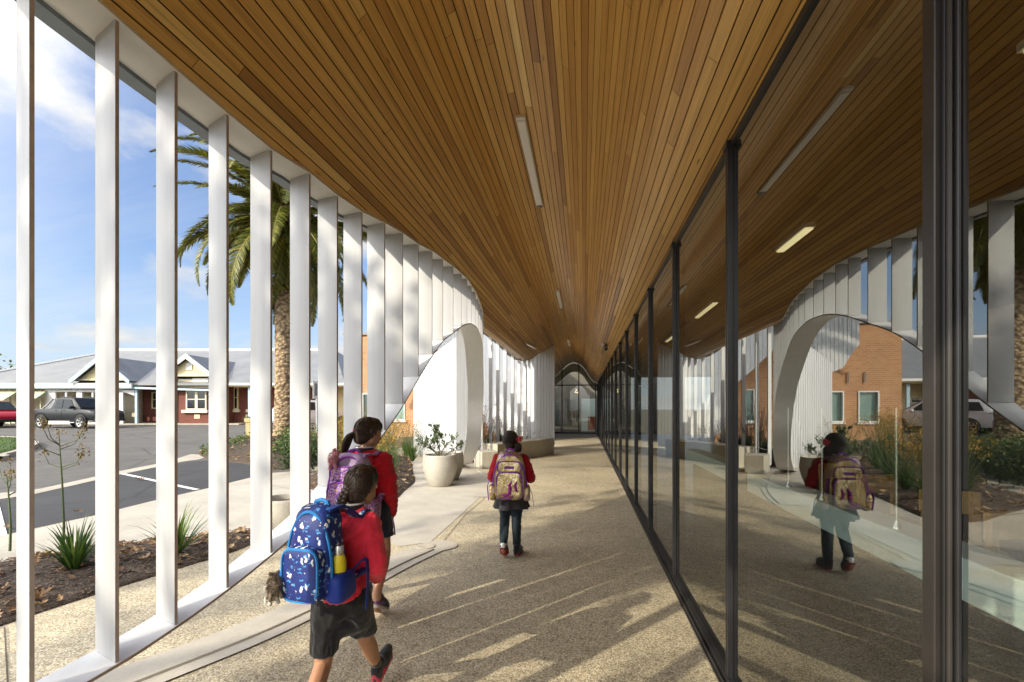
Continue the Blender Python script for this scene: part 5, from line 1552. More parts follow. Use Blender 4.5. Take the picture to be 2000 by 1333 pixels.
def wagon(loc, rz, paint, lb, name='parked_car'):
    t = tag(empty(name, loc, rz), lb, 'car')
    mb = MB()
    def pr(w1, z0, z1): return [(w1 * .92, z0), (w1, z0 + .2), (w1, (z0 + z1) / 2 + .1), (w1 * .97, z1 - .05), (w1 * .92, z1)]
    loft_body(mb, [(-2.25, pr(.80, .45, .95)), (-2.15, pr(.88, .32, 1.02)), (0, pr(.90, .30, 1.02)), (1.1, pr(.90, .30, 1.0)), (1.9, pr(.87, .32, .90)), (2.2, pr(.78, .34, .76)), (2.3, pr(.66, .40, .66))])
    mb.build('body', paint, t, smooth=30, bevel=.02)
    mb = MB()
    def pc(wb, wt, zt): return [(wb, .98), (wb * .99, 1.04), (wt * 1.02, zt - .12), (wt * .94, zt - .02), (wt * .7, zt)]
    loft_body(mb, [(-2.15, pc(.86, .84, 1.06)), (-1.75, pc(.87, .72, 1.58)), (-.6, pc(.87, .72, 1.66)), (.2, pc(.87, .72, 1.63)), (.45, pc(.87, .72, 1.56)), (1.25, pc(.86, .84, 1.04))])
    mb.build('cabin', paint, t, smooth=30)
    for sd in (-1, 1):
        for q in ([(-1.85, 1.08), (-1.1, 1.08), (-1.1, 1.50), (-1.65, 1.48)], [(-1.03, 1.08), (-.25, 1.08), (-.25, 1.53), (-1.03, 1.53)], [(-.18, 1.08), (.82, 1.08), (.36, 1.50), (-.18, 1.53)]):
            mb = MB(); yy = lambda z: sd * (.875 - (z - 1.04) / .5 * .13 + .006)
            mb.add([(x, yy(z), z) for x, z in q], [(0, 1, 2, 3)] if sd < 0 else [(3, 2, 1, 0)]); mb.build('side_window', 'car_glass', t)
        for x in (-1.35, 1.35):
            mb = MB(); mb.lathe([(.001, 0), (.40, 0), (.40, .006), (.001, .006)], 24); o = mb.build('wheel_well', 'seal_black', t); o.location = (x, sd * .905, .35); o.rotation_euler = (R(90), 0, 0)
            w_ = wheel(t, x, sd * .83, .34, .22)
            if sd > 0: w_.rotation_euler = (R(-90), 0, 0)
        mb = MB(); mb.prism([(1.78, .74), (2.2, .66), (2.16, .76), (1.78, .86)], sd * .72, sd * .89, 0, 'Y'); mb.build('headlight', 'lamp_lens', t, bevel=.01)
        mb = MB(); mb.superq((.75, sd * .98, 1.08), (.07, .11, .07), .6, u=14, v=8); mb.build('mirror', paint, t, smooth='all')
    mb = MB(); mb.add([(1.22, -.76, 1.06), (1.22, .76, 1.06), (.48, .66, 1.55), (.48, -.66, 1.55)], [(0, 1, 2, 3)])
    for i, p in enumerate(mb.v): mb.v[i] = (p[0] + .012, p[1], p[2] + .012)
    mb.build('windscreen', 'car_glass', t)
    mb = MB(); mb.box(2.18, 2.32, -.5, .5, .38, .52); mb.build('grille', 'trim_black', t, bevel=.02)
    for sd in (-1, 1):
        mb = MB(); mb.tube([(2.02, sd * .82, .74), (2.24, sd * .66, .60), (2.25, sd * .60, .42)], .03, 6); mb.build('chrome_trim', 'chrome', t, smooth=True)
rx, ry, _ = uv(-32.3, 30.0)
wagon((rx, ry, T(rx, ry)), hd - .18, 'red_paint', 'red car cut by the left frame edge, parked behind the grey truck')
wx, wy, _ = uv(-11.7, 28.6)
wagon((wx, wy, T(wx, wy)), hd + 1.0, 'silver_paint', 'pale silver car parked beyond the sign post right of the palm')

# sign post and bollard
sx, sy, sz = -9.89, 16.86, .137
t = tag(empty('sign_post', (sx, sy, sz - .05), R(62)), 'slim pale sign post with narrow rectangular sign seen nearly edge on', 'sign')
mb = MB(); mb.tube([(0, 0, 0), (0, 0, 2.45)], .045, 10); mb.build('pole', 'galvanised', t, smooth=True)
mb = MB(); mb.box(-.20, .20, -.065, -.046, 1.75, 2.42); mb.build('sign_plate', 'sign_white', t, bevel=.004)
mb = MB(); mb.box(-.14, .14, -.070, -.0655, 1.86, 2.32); mb.build('sign_panel', 'plastic_grey', t)
t = tag(empty('timber_bollard', (-15.72, 20.91, .20)), 'short square timber bollard beside the road left of the palm', 'bollard')
mb = MB(); mb.box(-.12, .12, -.12, .12, -.1, .60); mb.build('post', 'treated_pine', t, bevel=.015)
mb = MB(); mb.box(-.16, .16, -.16, .16, .605, .80); mb.build('cap', 'treated_pine', t, bevel=.03)

# ------------------------------------------------------------------ tan brick building across the courtyard, with a hung white screen
bb = tag(empty('brick_building', (-7, 22, 0)), 'tan brick building with pale blinds in its windows behind the courtyard garden', 'building'); bb.location = (0, 0, 0)
wins = [(-10.55, -9.75, .9, 2.2), (-9.2, -8.4, .9, 2.2), (-5.7, -5.2, .9, 2.3), (-4.6, -3.9, .9, 2.3)]
def wall_with_openings(name, y, x0, x1, z0, z1, ops, mat, parent, th=.25):
    mb = MB(); xs = sorted({x0, x1} | {o[0] for o in ops} | {o[1] for o in ops})
    for a, b in zip(xs, xs[1:]):
        cut = [o for o in ops if o[0] <= a and o[1] >= b]
        zz = z0
        for o in sorted(cut, key=lambda q: q[2]):
            mb.box(a, b, y, y + th, zz, o[2]); zz = o[3]
        mb.box(a, b, y, y + th, zz, z1)
    return mb.build(name, mat, parent)
wall_with_openings('wall', 22, -11.4, -2.6, 0, 5.0, wins, 'tan_brick', bb)
mb = MB(); mb.box(-11.4, -11.15, 22.251, 32, 0, 5.0); mb.build('wall', 'tan_brick', bb)
for a, b, z0, z1 in wins:
    f = MB(); w_ = .05
    f.box(a, a + w_, 21.96, 22.1, z0, z1); f.box(b - w_, b, 21.96, 22.1, z0, z1); f.box(a + w_, b - w_, 21.96, 22.1, z1 - w_, z1); f.box(a + w_, b - w_, 21.96, 22.1, z0, z0 + w_)
    o = f.build('window', 'white_paint', bb)
    p = MB(); p.add([(a, 22.06, z0), (b, 22.06, z0), (b, 22.06, z1), (a, 22.06, z1)], [(0, 1, 2, 3)]); p.build('pane', 'end_glass', o)
    p = MB(); p.box(a, b, 22.14, 22.16, z0, z1); p.build('blind', 'teal_blind', o)
    p = MB(); p.box(a - .06, b + .06, 21.90, 22.02, z0 - .08, z0 - .003); p.build('sill', 'white_paint', o)
mb = MB(); mb.box(-11.5, -2.6, 21.9, 32, 5.003, 5.12); mb.build('roof', 'roof_iron', bb)
for x in (-10.0, -9.35): 
    mb = MB(); mb.tube([(x, 21.93, 2.55), (x, 21.93, 3.0)], .03, 6); mb.build('wall_pipe', 'plastic_grey', bb)
wave = pchip([-9.4, -9.1, -8.75, -8.3, -7.9, -7.5, -7.0, -6.4, -5.9, -5.3, -4.8, -4.2, -3.6, -3.0, -2.5], [4.05, 3.65, 3.10, 2.95, 3.45, 4.0, 4.25, 4.05, 3.6, 3.0, 2.55, .6, .25, .25, .25])
tag(ribbed_wall('hanging_screen', (-9.4, 21.2), (-2.5, 21.2), lambda s_: wave(-9.4 + s_), 5.3, 'white_steel', .16, .02, .05), 'white ribbed screen with wavy lower edge hung before the tan brick building', 'screen')

# big tree behind the photographer with its crown shaped to throw dappled shade on the walkway
def shade_tree(loc, H, clusters, n, lb, seed, leaf=(.16, .10), trunk=.34, clump=1, cs=.1, keep=None):
    r = random.Random(seed); t = tag(empty('oak_tree', loc), lb, 'tree')
    mb = MB(); mb.tube([(0, 0, -.2), (.1, .05, H * .35), (.05, .1, H * .6)], [trunk, trunk * .75, trunk * .45], 10)
    for c in clusters:
        mb.tube([(.1, .05, H * .38), (c[0] * .5, c[1] * .5, (H * .45 + c[2]) / 2), (c[0], c[1], c[2])], [trunk * .4, trunk * .22, trunk * .06], 6)
    mb.build('trunk', 'twig', t)
    mb = MB()
    for i in range(n):
        if i % clump == 0:
            c = r.choice(clusters)
            p0 = Vector((c[0] + r.gauss(0, c[3] * .5), c[1] + r.gauss(0, c[3] * .5), c[2] + r.gauss(0, c[3] * .42)))
        p = p0 + (Vector((r.gauss(0, cs), r.gauss(0, cs), r.gauss(0, cs))) if clump > 1 else Vector((0, 0, 0)))
        if keep and not keep(p[0] + loc[0], p[1] + loc[1], p[2] + loc[2], r): continue
        mb.quad_leaf(p, (r.gauss(0, 1), r.gauss(0, 1), r.gauss(0, .6)), (r.gauss(0, .5), r.gauss(0, .5), 1), leaf[0] * r.uniform(.7, 1.3), leaf[1], 0, r.random(), .01)
    mb.build('crown', 'shrub_leaf', t)
rt = random.Random(12)
# ------------------------------------------------------------------ people
def m_skin(name, c):
    t = NT(name); v = t.coords('Object'); n1 = t.noise(v, 14, 4); n2 = t.noise(v, 220, 2)
    col = t.ramp(n1.outputs['Fac'], [(.3, tuple(x * .88 for x in c)), (.7, tuple(min(1, x * 1.08) for x in c))])
    t.bsdf(col, .5, bump=n2.outputs['Fac'], bump_s=.05, bump_d=.001, spec=.4, sub=.12)
m_skin('skin', (.50, .27, .165)); m_skin('skin_tan', (.40, .20, .11))
def m_cloth(name, c, wr=26, weave=500, rough=.85, sheen=.25, var=.14):
    t = NT(name); v = t.coords('Object'); n1 = t.noise(v, 7, 5, .6); n2 = t.noise(v, weave, 2); n3 = t.noise(t.coords('Object', (1, 1, .45)), wr, 4, .6)
    col = t.ramp(n1.outputs['Fac'], [(.3, tuple(x * (1 - var) for x in c)), (.7, tuple(min(1, x * (1 + var)) for x in c))])
    h = t.math('ADD', t.math('MULTIPLY', n3.outputs['Fac'], 1.), t.math('MULTIPLY', n2.outputs['Fac'], .06))
    t.bsdf(col, rough, bump=h, bump_s=.45, bump_d=.012, spec=.25, sheen=sheen)
m_cloth('red_fleece', (.52, .006, .016)); m_cloth('coral_fleece', (.74, .030, .062)); m_cloth('red_jersey', (.42, .008, .018), 30)
m_cloth('black_cloth', (.008, .008, .009), 22); m_cloth('navy_cloth', (.012, .018, .035), 22); m_cloth('grey_skirt', (.045, .042, .045), 30); m_cloth('leggings', (.012, .022, .030), 30)
m_cloth('collar_cloth', (.05, .03, .035), 40); m_cloth('sock_white', (.65, .66, .64), 60); m_cloth('sock_black', (.012, .012, .013), 60)
m_cloth('shoe_black', (.016, .015, .016), 40); m_cloth('shoe_coral', (.62, .05, .085), 50); m_cloth('shoe_purple', (.22, .09, .26), 50); m_cloth('shoe_navy', (.03, .035, .08), 50)
simple('sole_pink', (.60, .12, .15), .7, var=.2, vscale=30); simple('sole_white', (.60, .58, .56), .7, var=.15, vscale=30); simple('sole_red', (.22, .02, .025), .7, var=.35, vscale=40)
simple('eye_white', (.75, .74, .72), .2); simple('eye_iris', (.03, .015, .008), .15); simple('lip', (.45, .14, .11), .45)
simple('hair_tie', (.55, .03, .06), .6); simple('bow_red', (.50, .012, .03), .5, var=.2, vscale=20, sheen=.3)
simple('white_stripe', (.72, .70, .68), .8)
def m_hair(name, dark, light):
    t = NT(name); a = t.attr('tone'); v = t.coords('Object', (130, 130, 5)); n1 = t.noise(v, 1, 4, .6)
    col = t.ramp(n1.outputs['Fac'], [(.25, dark), (.75, light)])
    col = t.mix(.5, col, t.ramp(a.outputs['Fac'], [(0, (.45, .45, .45)), (1, (1.5, 1.45, 1.4))]), 'MULTIPLY')
    t.bsdf(col, .42, bump=n1.outputs['Fac'], bump_s=.45, bump_d=.006, spec=.4)
m_hair('hair_dark', (.012, .007, .004), (.060, .034, .020)); m_hair('hair_brown', (.018, .010, .005), (.085, .048, .026))

def ell_pts(c, r, n=10, m=7):
    out = []
    if isinstance(r, (int, float)): r = (r, r, r)
    for i in range(m + 1):
        th = math.pi * i / m
        for k in range(n if 0 < i < m else 1):
            ph = 6.28319 * k / n
            out.append((c[0] + r[0] * math.sin(th) * math.cos(ph), c[1] + r[1] * math.sin(th) * math.sin(ph), c[2] + r[2] * math.cos(th)))
    return out
def hulls_to_bm(hulls):
    bm = bmesh.new()
    for h in hulls:
        b2 = bmesh.new()
        for c, r in h:
            for p in ell_pts(c, r): b2.verts.new(p)
        res = bmesh.ops.convex_hull(b2, input=b2.verts[:])
        junk = [g for g in res['geom_interior'] if isinstance(g, bmesh.types.BMVert)] + [v for v in b2.verts if not v.link_faces]
        bmesh.ops.delete(b2, geom=list(set(junk)), context='VERTS')
        bmesh.ops.recalc_face_normals(b2, faces=b2.faces[:])
        tmp = bpy.data.meshes.new('tmp'); b2.to_mesh(tmp); b2.free(); bm.from_mesh(tmp); bpy.data.meshes.remove(tmp)
    return bm
def blob(name, hulls, mat, parent, voxel=.008, smooth=6, wrinkle=None, extra=None, floor=None, cut=None):
    bm = hulls_to_bm(hulls)
    me = bpy.data.meshes.new(name); bm.to_mesh(me); bm.free()
    o = bpy.data.objects.new(name, me); COL.objects.link(o)
    md = o.modifiers.new('r', 'REMESH'); md.mode = 'VOXEL'; md.voxel_size = voxel; md.adaptivity = 0
    s_ = o.modifiers.new('s', 'SMOOTH'); s_.factor = .5; s_.iterations = smooth
    dg = bpy.context.evaluated_depsgraph_get()
    new = bpy.data.meshes.new_from_object(o.evaluated_get(dg))
    o.modifiers.clear(); o.data = new; bpy.data.meshes.remove(me); new.name = name
    new.materials.clear(); new.materials.append(MATS[mat])
    if wrinkle:
        amp, sx, sz = wrinkle
        bm = bmesh.new(); bm.from_mesh(new); bm.normal_update()
        for v in bm.verts:
            q = Vector((v.co.x * sx, v.co.y * sx, v.co.z * sz))
            n1 = mnoise.noise(q); n2 = abs(mnoise.noise(q * 2.1 + Vector((5, 5, 5))))
            v.co += v.normal * amp * (n1 + .8 * (n2 - .25))
        bm.to_mesh(new); bm.free()
    if cut:   # keep only the part on one side of a plane (used to shape hair at the face)
        bm = bmesh.new(); bm.from_mesh(new)
        for co, no in cut:
            bmesh.ops.bisect_plane(bm, geom=bm.verts[:] + bm.edges[:] + bm.faces[:], plane_co=co, plane_no=no, clear_outer=True)
        bm.to_mesh(new); bm.free()
    new.polygons.foreach_set('use_smooth', [True] * len(new.polygons)); new.update()
    if parent is not None: o.parent = parent
    return o
def chain(pts, rads):
    return [[(pts[i], rads[i]), (pts[i + 1], rads[i + 1])] for i in range(len(pts) - 1)]
def L3(a, b, t): return tuple(x + (y - x) * t for x, y in zip(a, b))
def hand_hulls(w, d, n, s_, k=1.0, curl=.55, grip=False):
    """palm and five separate fingers. w wrist, d finger direction, n palm normal (fingers curl this way), s_ thumb side"""
    w, d, n, s_ = Vector(w), Vector(d).normalized(), Vector(n).normalized(), Vector(s_).normalized()
    out = []
    P = lambda a, b, c: tuple(w + d * a * k + s_ * b * k + n * c * k)
    out.append([(P(.0, 0, 0), .017 * k), (P(.018, .014, 0), .013 * k), (P(.018, -.014, 0), .013 * k), (P(.062, .020, 0), .011 * k), (P(.062, -.020, 0), .010 * k)])
    for b, L, c0 in ((.023, .058, 0), (.008, .064, 0), (-.008, .059, 0), (-.023, .047, 0)):
        p = w + d * .060 * k + s_ * b * k; dd = d.copy(); pts = [p]; rad = [.0085 * k]
        for j in range(3):
            a = curl * (.55 + .45 * j)
            dd = (d * math.cos(a * (j + 1) * .75) + n * math.sin(a * (j + 1) * .75)).normalized()
            p = p + dd * L * k * (.42, .33, .25)[j]; pts.append(p); rad.append((.0080 * k, .0074 * k, .0062 * k)[j])
        out += chain([tuple(q) for q in pts], rad)
    p0 = w + d * .014 * k + s_ * .018 * k; p1 = p0 + (d * .55 + s_ * .75 + n * .3).normalized() * .030 * k; p2 = p1 + (d * .85 + s_ * .25 + n * .45).normalized() * .024 * k; p3 = p2 + (d * .9 + n * .45).normalized() * .018 * k
    out += chain([tuple(q) for q in (p0, p1, p2, p3)], [.0115 * k, .0095 * k, .0085 * k, .0068 * k])
    return out
def shoe(parent, heel, toe, up, upper, sole, accent, W=.042):
    """sneaker from heel to toe point; up is the ankle direction"""
    h, t_, u = Vector(heel), Vector(toe), Vector(up).normalized()
    f = (t_ - h); L = f.length; f.normalize(); u = (u - f * u.dot(f)).normalized(); s_ = f.cross(u)
    P = lambda a, b, c: tuple(h + f * a * L + s_ * b + u * c)
    o = blob('shoe', [[(P(.12, 0, .035), .036), (P(.10, 0, .075), .033), (P(.32, 0, .072), .034), (P(.45, 0, .04), W * .9)], [(P(.12, 0, .03), .036), (P(.68, .004, .028), W * .98), (P(.40, 0, .045), W * .9), (P(.90, .004, .022), W * .72)]], upper, parent, .006, 5)
    blob('sole', [[(P(.07, -.012, .004), (.024, .024, .012)), (P(.07, .012, .004), (.024, .024, .012)), (P(.45, 0, .002), (W * .85, W * .85, .012)), (P(.72, .004, .002), (W * 1.05, W * 1.05, .012)), (P(.93, .004, .008), (W * .62, W * .62, .012))]], sole, o, .005, 3)
    blob('heel_patch', [[(P(.04, -.018, .02), .014), (P(.04, .018, .02), .014), (P(.02, 0, .07), .016), (P(.34, .040, .03), .010), (P(.34, -.040, .03), .010)]], accent, o, .005, 3)
    mb = MB()
    for q in (.36, .44, .52):
        mb.tube([P(q, -.028, .052 - (q - .36) * .1), P(q, 0, .078 - (q - .36) * .13), P(q, .028, .052 - (q - .36) * .1)], .0035, 5)
    mb.build('laces', 'white_stripe' if accent != 'shoe_coral' else 'shoe_coral', o)
    return o
def head_parts(body_hulls, person, c, yaw, pitch, k, skin, hair_fn):
    """returns hulls for the head (part of the one body mesh) and makes eyes, mouth, hair"""
    M_ = Matrix.Translation(c) @ Matrix.Rotation(yaw, 4, 'Z') @ Matrix.Rotation(pitch, 4, 'X')
    P = lambda x, y, z: tuple(M_ @ Vector((x * k, y * k, z * k)))
    S = lambda a: a * k
    body_hulls += [[(P(0, -.012, .03), (S(.070), S(.080), S(.075))), (P(0, .012, .02), (S(.067), S(.074), S(.070)))],
                   [(P(0, .02, .0), (S(.062), S(.062), S(.05))), (P(0, .045, -.068), (S(.030), S(.026), S(.022))), (P(.034, .010, -.045), S(.022)), (P(-.034, .010, -.045), S(.022))],
                   [(P(0, .082, .005), S(.008)), (P(0, .097, -.022), S(.0095))], [(P(.011, .086, -.024), S(.007)), (P(-.011, .086, -.024), S(.007)), (P(0, .094, -.022), S(.008))],
                   [(P(0, .076, -.046), (S(.018), S(.010), S(.006))), (P(0, .074, -.054), (S(.015), S(.010), S(.006)))],
                   [(P(.028, .060, .022), (S(.018), S(.014), S(.008))), (P(-.028, .060, .022), (S(.018), S(.014), S(.008)))]]
    for sd in (-1, 1):
        body_hulls.append([(P(sd * .070, -.004, -.002), (S(.008), S(.014), S(.022))), (P(sd * .077, -.014, .010), (S(.006), S(.010), S(.014)))])
        mb = MB(); mb.sphere(P(sd * .028, .067, .004), S(.0125), 14, 9); e = mb.build('eye', 'eye_white', person, smooth='all')
        mb = MB(); mb.sphere(P(sd * .029, .0765, .004), S(.0058), 10, 7); mb.build('iris', 'eye_iris', e, smooth='all')
        mb = MB(); mb.tube([P(sd * .014, .079, .026), P(sd * .030, .079, .031), P(sd * .046, .070, .026)], [S(.002), S(.003), S(.0015)], 5); mb.build('eyebrow', 'hair_dark', person)
    mb = MB(); mb.tube([P(-.020, .080, -.050), P(0, .087, -.049), P(.020, .080, -.050)], [S(.002), S(.0045), S(.002)], 6); mb.build('mouth', 'lip', person, smooth='all')
    hair_fn(P, S)
def hair_cap(person, P, S, mat, name='hair', length=0.):
    h = [[(P(0, -.030, .035), (S(.081), S(.076), S(.078))), (P(0, .010, .052), (S(.076), S(.068), S(.064)))],
         [(P(0, -.045, .0), (S(.076), S(.058), S(.07))), (P(0, -.05, -.055), (S(.052), S(.04), S(.03)))],
         [(P(.058, .0, .03), (S(.020), S(.04), S(.05))), (P(.062, -.02, .01), (S(.016), S(.03), S(.04)))], [(P(-.058, .0, .03), (S(.020), S(.04), S(.05))), (P(-.062, -.02, .01), (S(.016), S(.03), S(.04)))]]
    return blob(name, h, mat, person, .006, 5, (S(.0035), 55, 10))
def combed(person, P, S, tie, mat, n, seed):
    """fine strands combed over the head towards the tie"""
    r = random.Random(seed); mb = MB(); c = Vector((0, -.018, .022)); t_ = Vector(tie) - c; td = t_.normalized()
    rad = Vector((.082, .092, .088))
    for k in range(n):
        while True:
            d = Vector((r.gauss(0, 1), r.gauss(0, 1), r.gauss(.2, 1))).normalized()
            if d.y > .62 or (d.y > .25 and d.z < .45) or d.z < -.45: continue
            break
        path = []; jit = r.gauss(0, .0015)
        for j in range(8):
            f = j / 7; q = (d * (1 - f) + td * f)
            if q.length < .05: q = td.copy()
            q.normalize(); R_ = 1.005 + jit / .08 - .05 * f * f
            path.append(P(c.x + q.x * rad.x * R_, c.y + q.y * rad.y * R_, c.z + q.z * rad.z * R_))
        mb.tube(path, [S(.0016)] * 7 + [S(.001)], 3, 0, False, min(1, max(0, r.gauss(.5, .28))))
    return mb.build('combed_hair', mat, person, smooth='all')
def strands(person, pts, rad, n, mat, name, seed, r0=.0022, wav=.0, seg=9):
    """a lock of hair: many thin tapering strands following a path"""
    r = random.Random(seed); mb = MB(); pts = [Vector(p) for p in pts]
    def at(t):
        f = t * (len(pts) - 1); i = min(int(f), len(pts) - 2); u = f - i
        p0 = pts[max(i - 1, 0)]; p1 = pts[i]; p2 = pts[i + 1]; p3 = pts[min(i + 2, len(pts) - 1)]
        return .5 * ((2 * p1) + (p2 - p0) * u + (2 * p0 - 5 * p1 + 4 * p2 - p3) * u * u + (-p0 + 3 * p1 - 3 * p2 + p3) * u**3)
    for k in range(n):
        a = r.uniform(0, 6.283); q = math.sqrt(r.random()); t1 = r.uniform(.78, 1.0); ph = r.uniform(0, 6.28); path = []
        for j in range(seg + 1):
            t = t1 * j / seg; R_ = float(np.interp(t, np.linspace(0, 1, len(rad)), rad)) * q
            wv = wav * math.sin(t * 22 + ph)
            path.append(at(t) + Vector((math.cos(a) * R_ + wv, math.sin(a) * R_ + wv * .6, 0)))
        mb.tube(path, [r0 * (1 - .7 * j / seg) for j in range(seg + 1)], 4, 0, False, min(1, max(0, r.gauss(.5, .25))))
    return mb.build(name, mat, person, smooth='all')

def person(lb, loc, rz, k, J, wear):
    p = tag(empty('person', loc, rz), lb, 'person')
    S = lambda a: a * k
    V = {n: tuple(c_ * k for c_ in q) for n, q in J.items()}
    sk = wear['skin']
    H = []
    # trunk, neck
    H += [[(V['pelvis'], (S(.115), S(.085), S(.07))), (V['waist'], (S(.10), S(.075), S(.06)))],
          [(V['waist'], (S(.10), S(.075), S(.06))), (V['chest'], (S(.115), S(.082), S(.08)))],
          [(V['chest'], (S(.115), S(.082), S(.08))), (V['sh_r'], S(.042)), (V['sh_l'], S(.042))],
          [(L3(V['sh_r'], V['neck'], .55), S(.038)), (L3(V['sh_l'], V['neck'], .55), S(.038)), (V['neck'], (S(.042), S(.042), S(.03)))],
          [(V['neck'], S(.040)), (L3(V['neck'], V['head'], .62), S(.037))]]
    for sd in 'rl':
        sh, el, wr = V['sh_' + sd], V['el_' + sd], V['wr_' + sd]
        H += chain([sh, el, wr], [S(.036), S(.029), S(.020)])
        H += chain([L3(el, wr, .15), L3(el, wr, .4)], [S(.029), S(.027)])
        d, n, s_ = wear['hand_' + sd]
        H += hand_hulls(wr, d, n, s_, k * .92, wear.get('curl', .55))
        hp, kn, an = V['hip_' + sd], V['kn_' + sd], V['an_' + sd]
        H += chain([hp, L3(hp, kn, .45), kn], [S(.072), S(.062), S(.043)])
        H += chain([kn, L3(kn, an, .32), L3(kn, an, .75), an], [S(.043), S(.046), S(.032), S(.027)])
        he, to = V['heel_' + sd], V['toe_' + sd]
        H += [[(an, S(.028)), (L3(he, to, .15), S(.028)), (L3(he, to, .5), S(.028))], [(L3(he, to, .4), S(.028)), (L3(he, to, .85), S(.024))]]
    head_parts(H, p, V['head'], wear['yaw'], wear['pitch'], k * wear.get('headk', 1.0), sk, lambda P, Sx: wear['hair'](p, P, Sx))
    blob('body', H, sk, p, .0055, 4)
    # jumper or shirt
    top = wear['top']; sl = wear.get('sleeve', 1.0); r_ = wear.get('loose', 1.0)
    T_ = [[(V['hem'], (S(.142 * r_), S(.112 * r_), S(.022))), (V['waist'], (S(.132 * r_), S(.105 * r_), S(.05)))],
          [(V['waist'], (S(.132 * r_), S(.105 * r_), S(.05))), (V['chest'], (S(.138), S(.104), S(.07)))],
          [(V['chest'], (S(.138), S(.104), S(.07))), (V['sh_r'], (S(.056), S(.058), S(.046))), (V['sh_l'], (S(.056), S(.058), S(.046)))],
          [(L3(V['sh_r'], V['neck'], .5), S(.050)), (L3(V['sh_l'], V['neck'], .5), S(.050)), (V['neck'], (S(.056), S(.054), S(.016)))]]
    for sd in 'rl':
        sh, el, wr = V['sh_' + sd], V['el_' + sd], V['wr_' + sd]
        if sl > .6:
            T_ += chain([sh, L3(sh, el, .5), el], [S(.060), S(.060), S(.056)]) + chain([el, L3(el, wr, .55), L3(el, wr, .86), L3(el, wr, sl * .98)], [S(.056), S(.052), S(.044), S(.032)])
        else:
            T_ += chain([sh, L3(sh, el, .5), L3(sh, el, .98)], [S(.058), S(.059), S(.058)]) + chain([L3(sh, el, .98), L3(el, wr, .10)], [S(.058), S(.048)])
    blob('jumper', T_, top, p, .0075, 4, (S(.011), 15, 22))
    # collar
    nk = V['neck']
    mb = MB(); ring = []
    for j, (rr, zz, tt) in enumerate(((.054, -.006, 0), (.060, .012, 0), (.057, .030, 0), (.052, .034, 0), (.047, .02, 0))):
        ring.append((S(rr), S(zz)))
    mb.lathe(ring, 28, (nk[0], nk[1], nk[2])); c_ = mb.build('collar', 'collar_cloth', p, smooth='all')
    mb = MB(); mb.lathe([(S(.0605), S(.026)), (S(.062), S(.029)), (S(.058), S(.0345))], 28, nk); mb.build('collar_stripe', 'white_stripe', c_)
    # lower garment
    if wear['low'] == 'shorts':
        Sh = [[(V['pelvis'], (S(.130), S(.105), S(.07))), (V['waist'], (S(.118), S(.092), S(.04)))]]
        for sd in 'rl':
            hp, kn = V['hip_' + sd], V['kn_' + sd]; e = wear['short_len']
            Sh += [[(V['pelvis'], (S(.10), S(.095), S(.06))), (hp, S(.082)), (L3(hp, kn, .4), S(.080))], [(hp, S(.082)), (L3(hp, kn, e), (S(.075), S(.075), S(.020)))]]
        Sh.append([(L3(V['hip_r'], V['kn_r'], .45), S(.075)), (L3(V['hip_l'], V['kn_l'], .45), S(.075))])
        blob('shorts', Sh, wear['low_mat'], p, .007, 3, (S(.008), 14, 9))
    else:
        mb = MB(); N_ = 64; rows = 10; vs = []; fs = []
        for i in range(rows + 1):
            t = i / rows; z = V['hem'][2] + S(.03) - t * S(wear['skirt_len']); rx, ry = S(.125 + .052 * t), S(.105 + .05 * t)
            for j in range(N_):
                a = 6.28319 * j / N_; pl = 1 + (.085 * t) * math.sin(a * 11 + 1.3 * math.sin(a * 3)) + .03 * t * math.sin(a * 5 + 1)
                vs.append((V['pelvis'][0] + rx * pl * math.cos(a), V['pelvis'][1] + ry * pl * math.sin(a), z + S(.008) * math.sin(a * 4) * t))
        for i in range(rows):
            for j in range(N_): fs.append((i * N_ + j, (i + 1) * N_ + j, (i + 1) * N_ + (j + 1) % N_, i * N_ + (j + 1) % N_))
        mb.add(vs, fs); mb.build('skirt', wear['low_mat'], p, smooth='all')
        Lg = [[(V['pelvis'], (S(.118), S(.09), S(.06))), (V['hip_r'], S(.07)), (V['hip_l'], S(.07))]]
        for sd in 'rl':
            hp, kn, an = V['hip_' + sd], V['kn_' + sd], V['an_' + sd]
            Lg += chain([hp, L3(hp, kn, .5), kn, L3(kn, an, .3), L3(kn, an, .88)], [S(.078), S(.066), S(.052), S(.051), S(.042)])
        blob('leggings', Lg, 'leggings', p, .006, 4, (S(.004), 20, 40))
    for sd in 'rl':
        an, kn, he, to = V['an_' + sd], V['kn_' + sd], V['heel_' + sd], V['toe_' + sd]
        if wear.get('sock'):
            blob('sock', chain([L3(an, kn, wear.get('sock_h', .20)), an, L3(an, L3(he, to, .2), .5)], [S(.0335), S(.033), S(.034)]), wear['sock'], p, .005, 2)
        shoe(p, he, to, Vector(L3(an, kn, .3)) - Vector(L3(he, to, .25)), *wear['shoe'], W=S(.044))
    return p, V

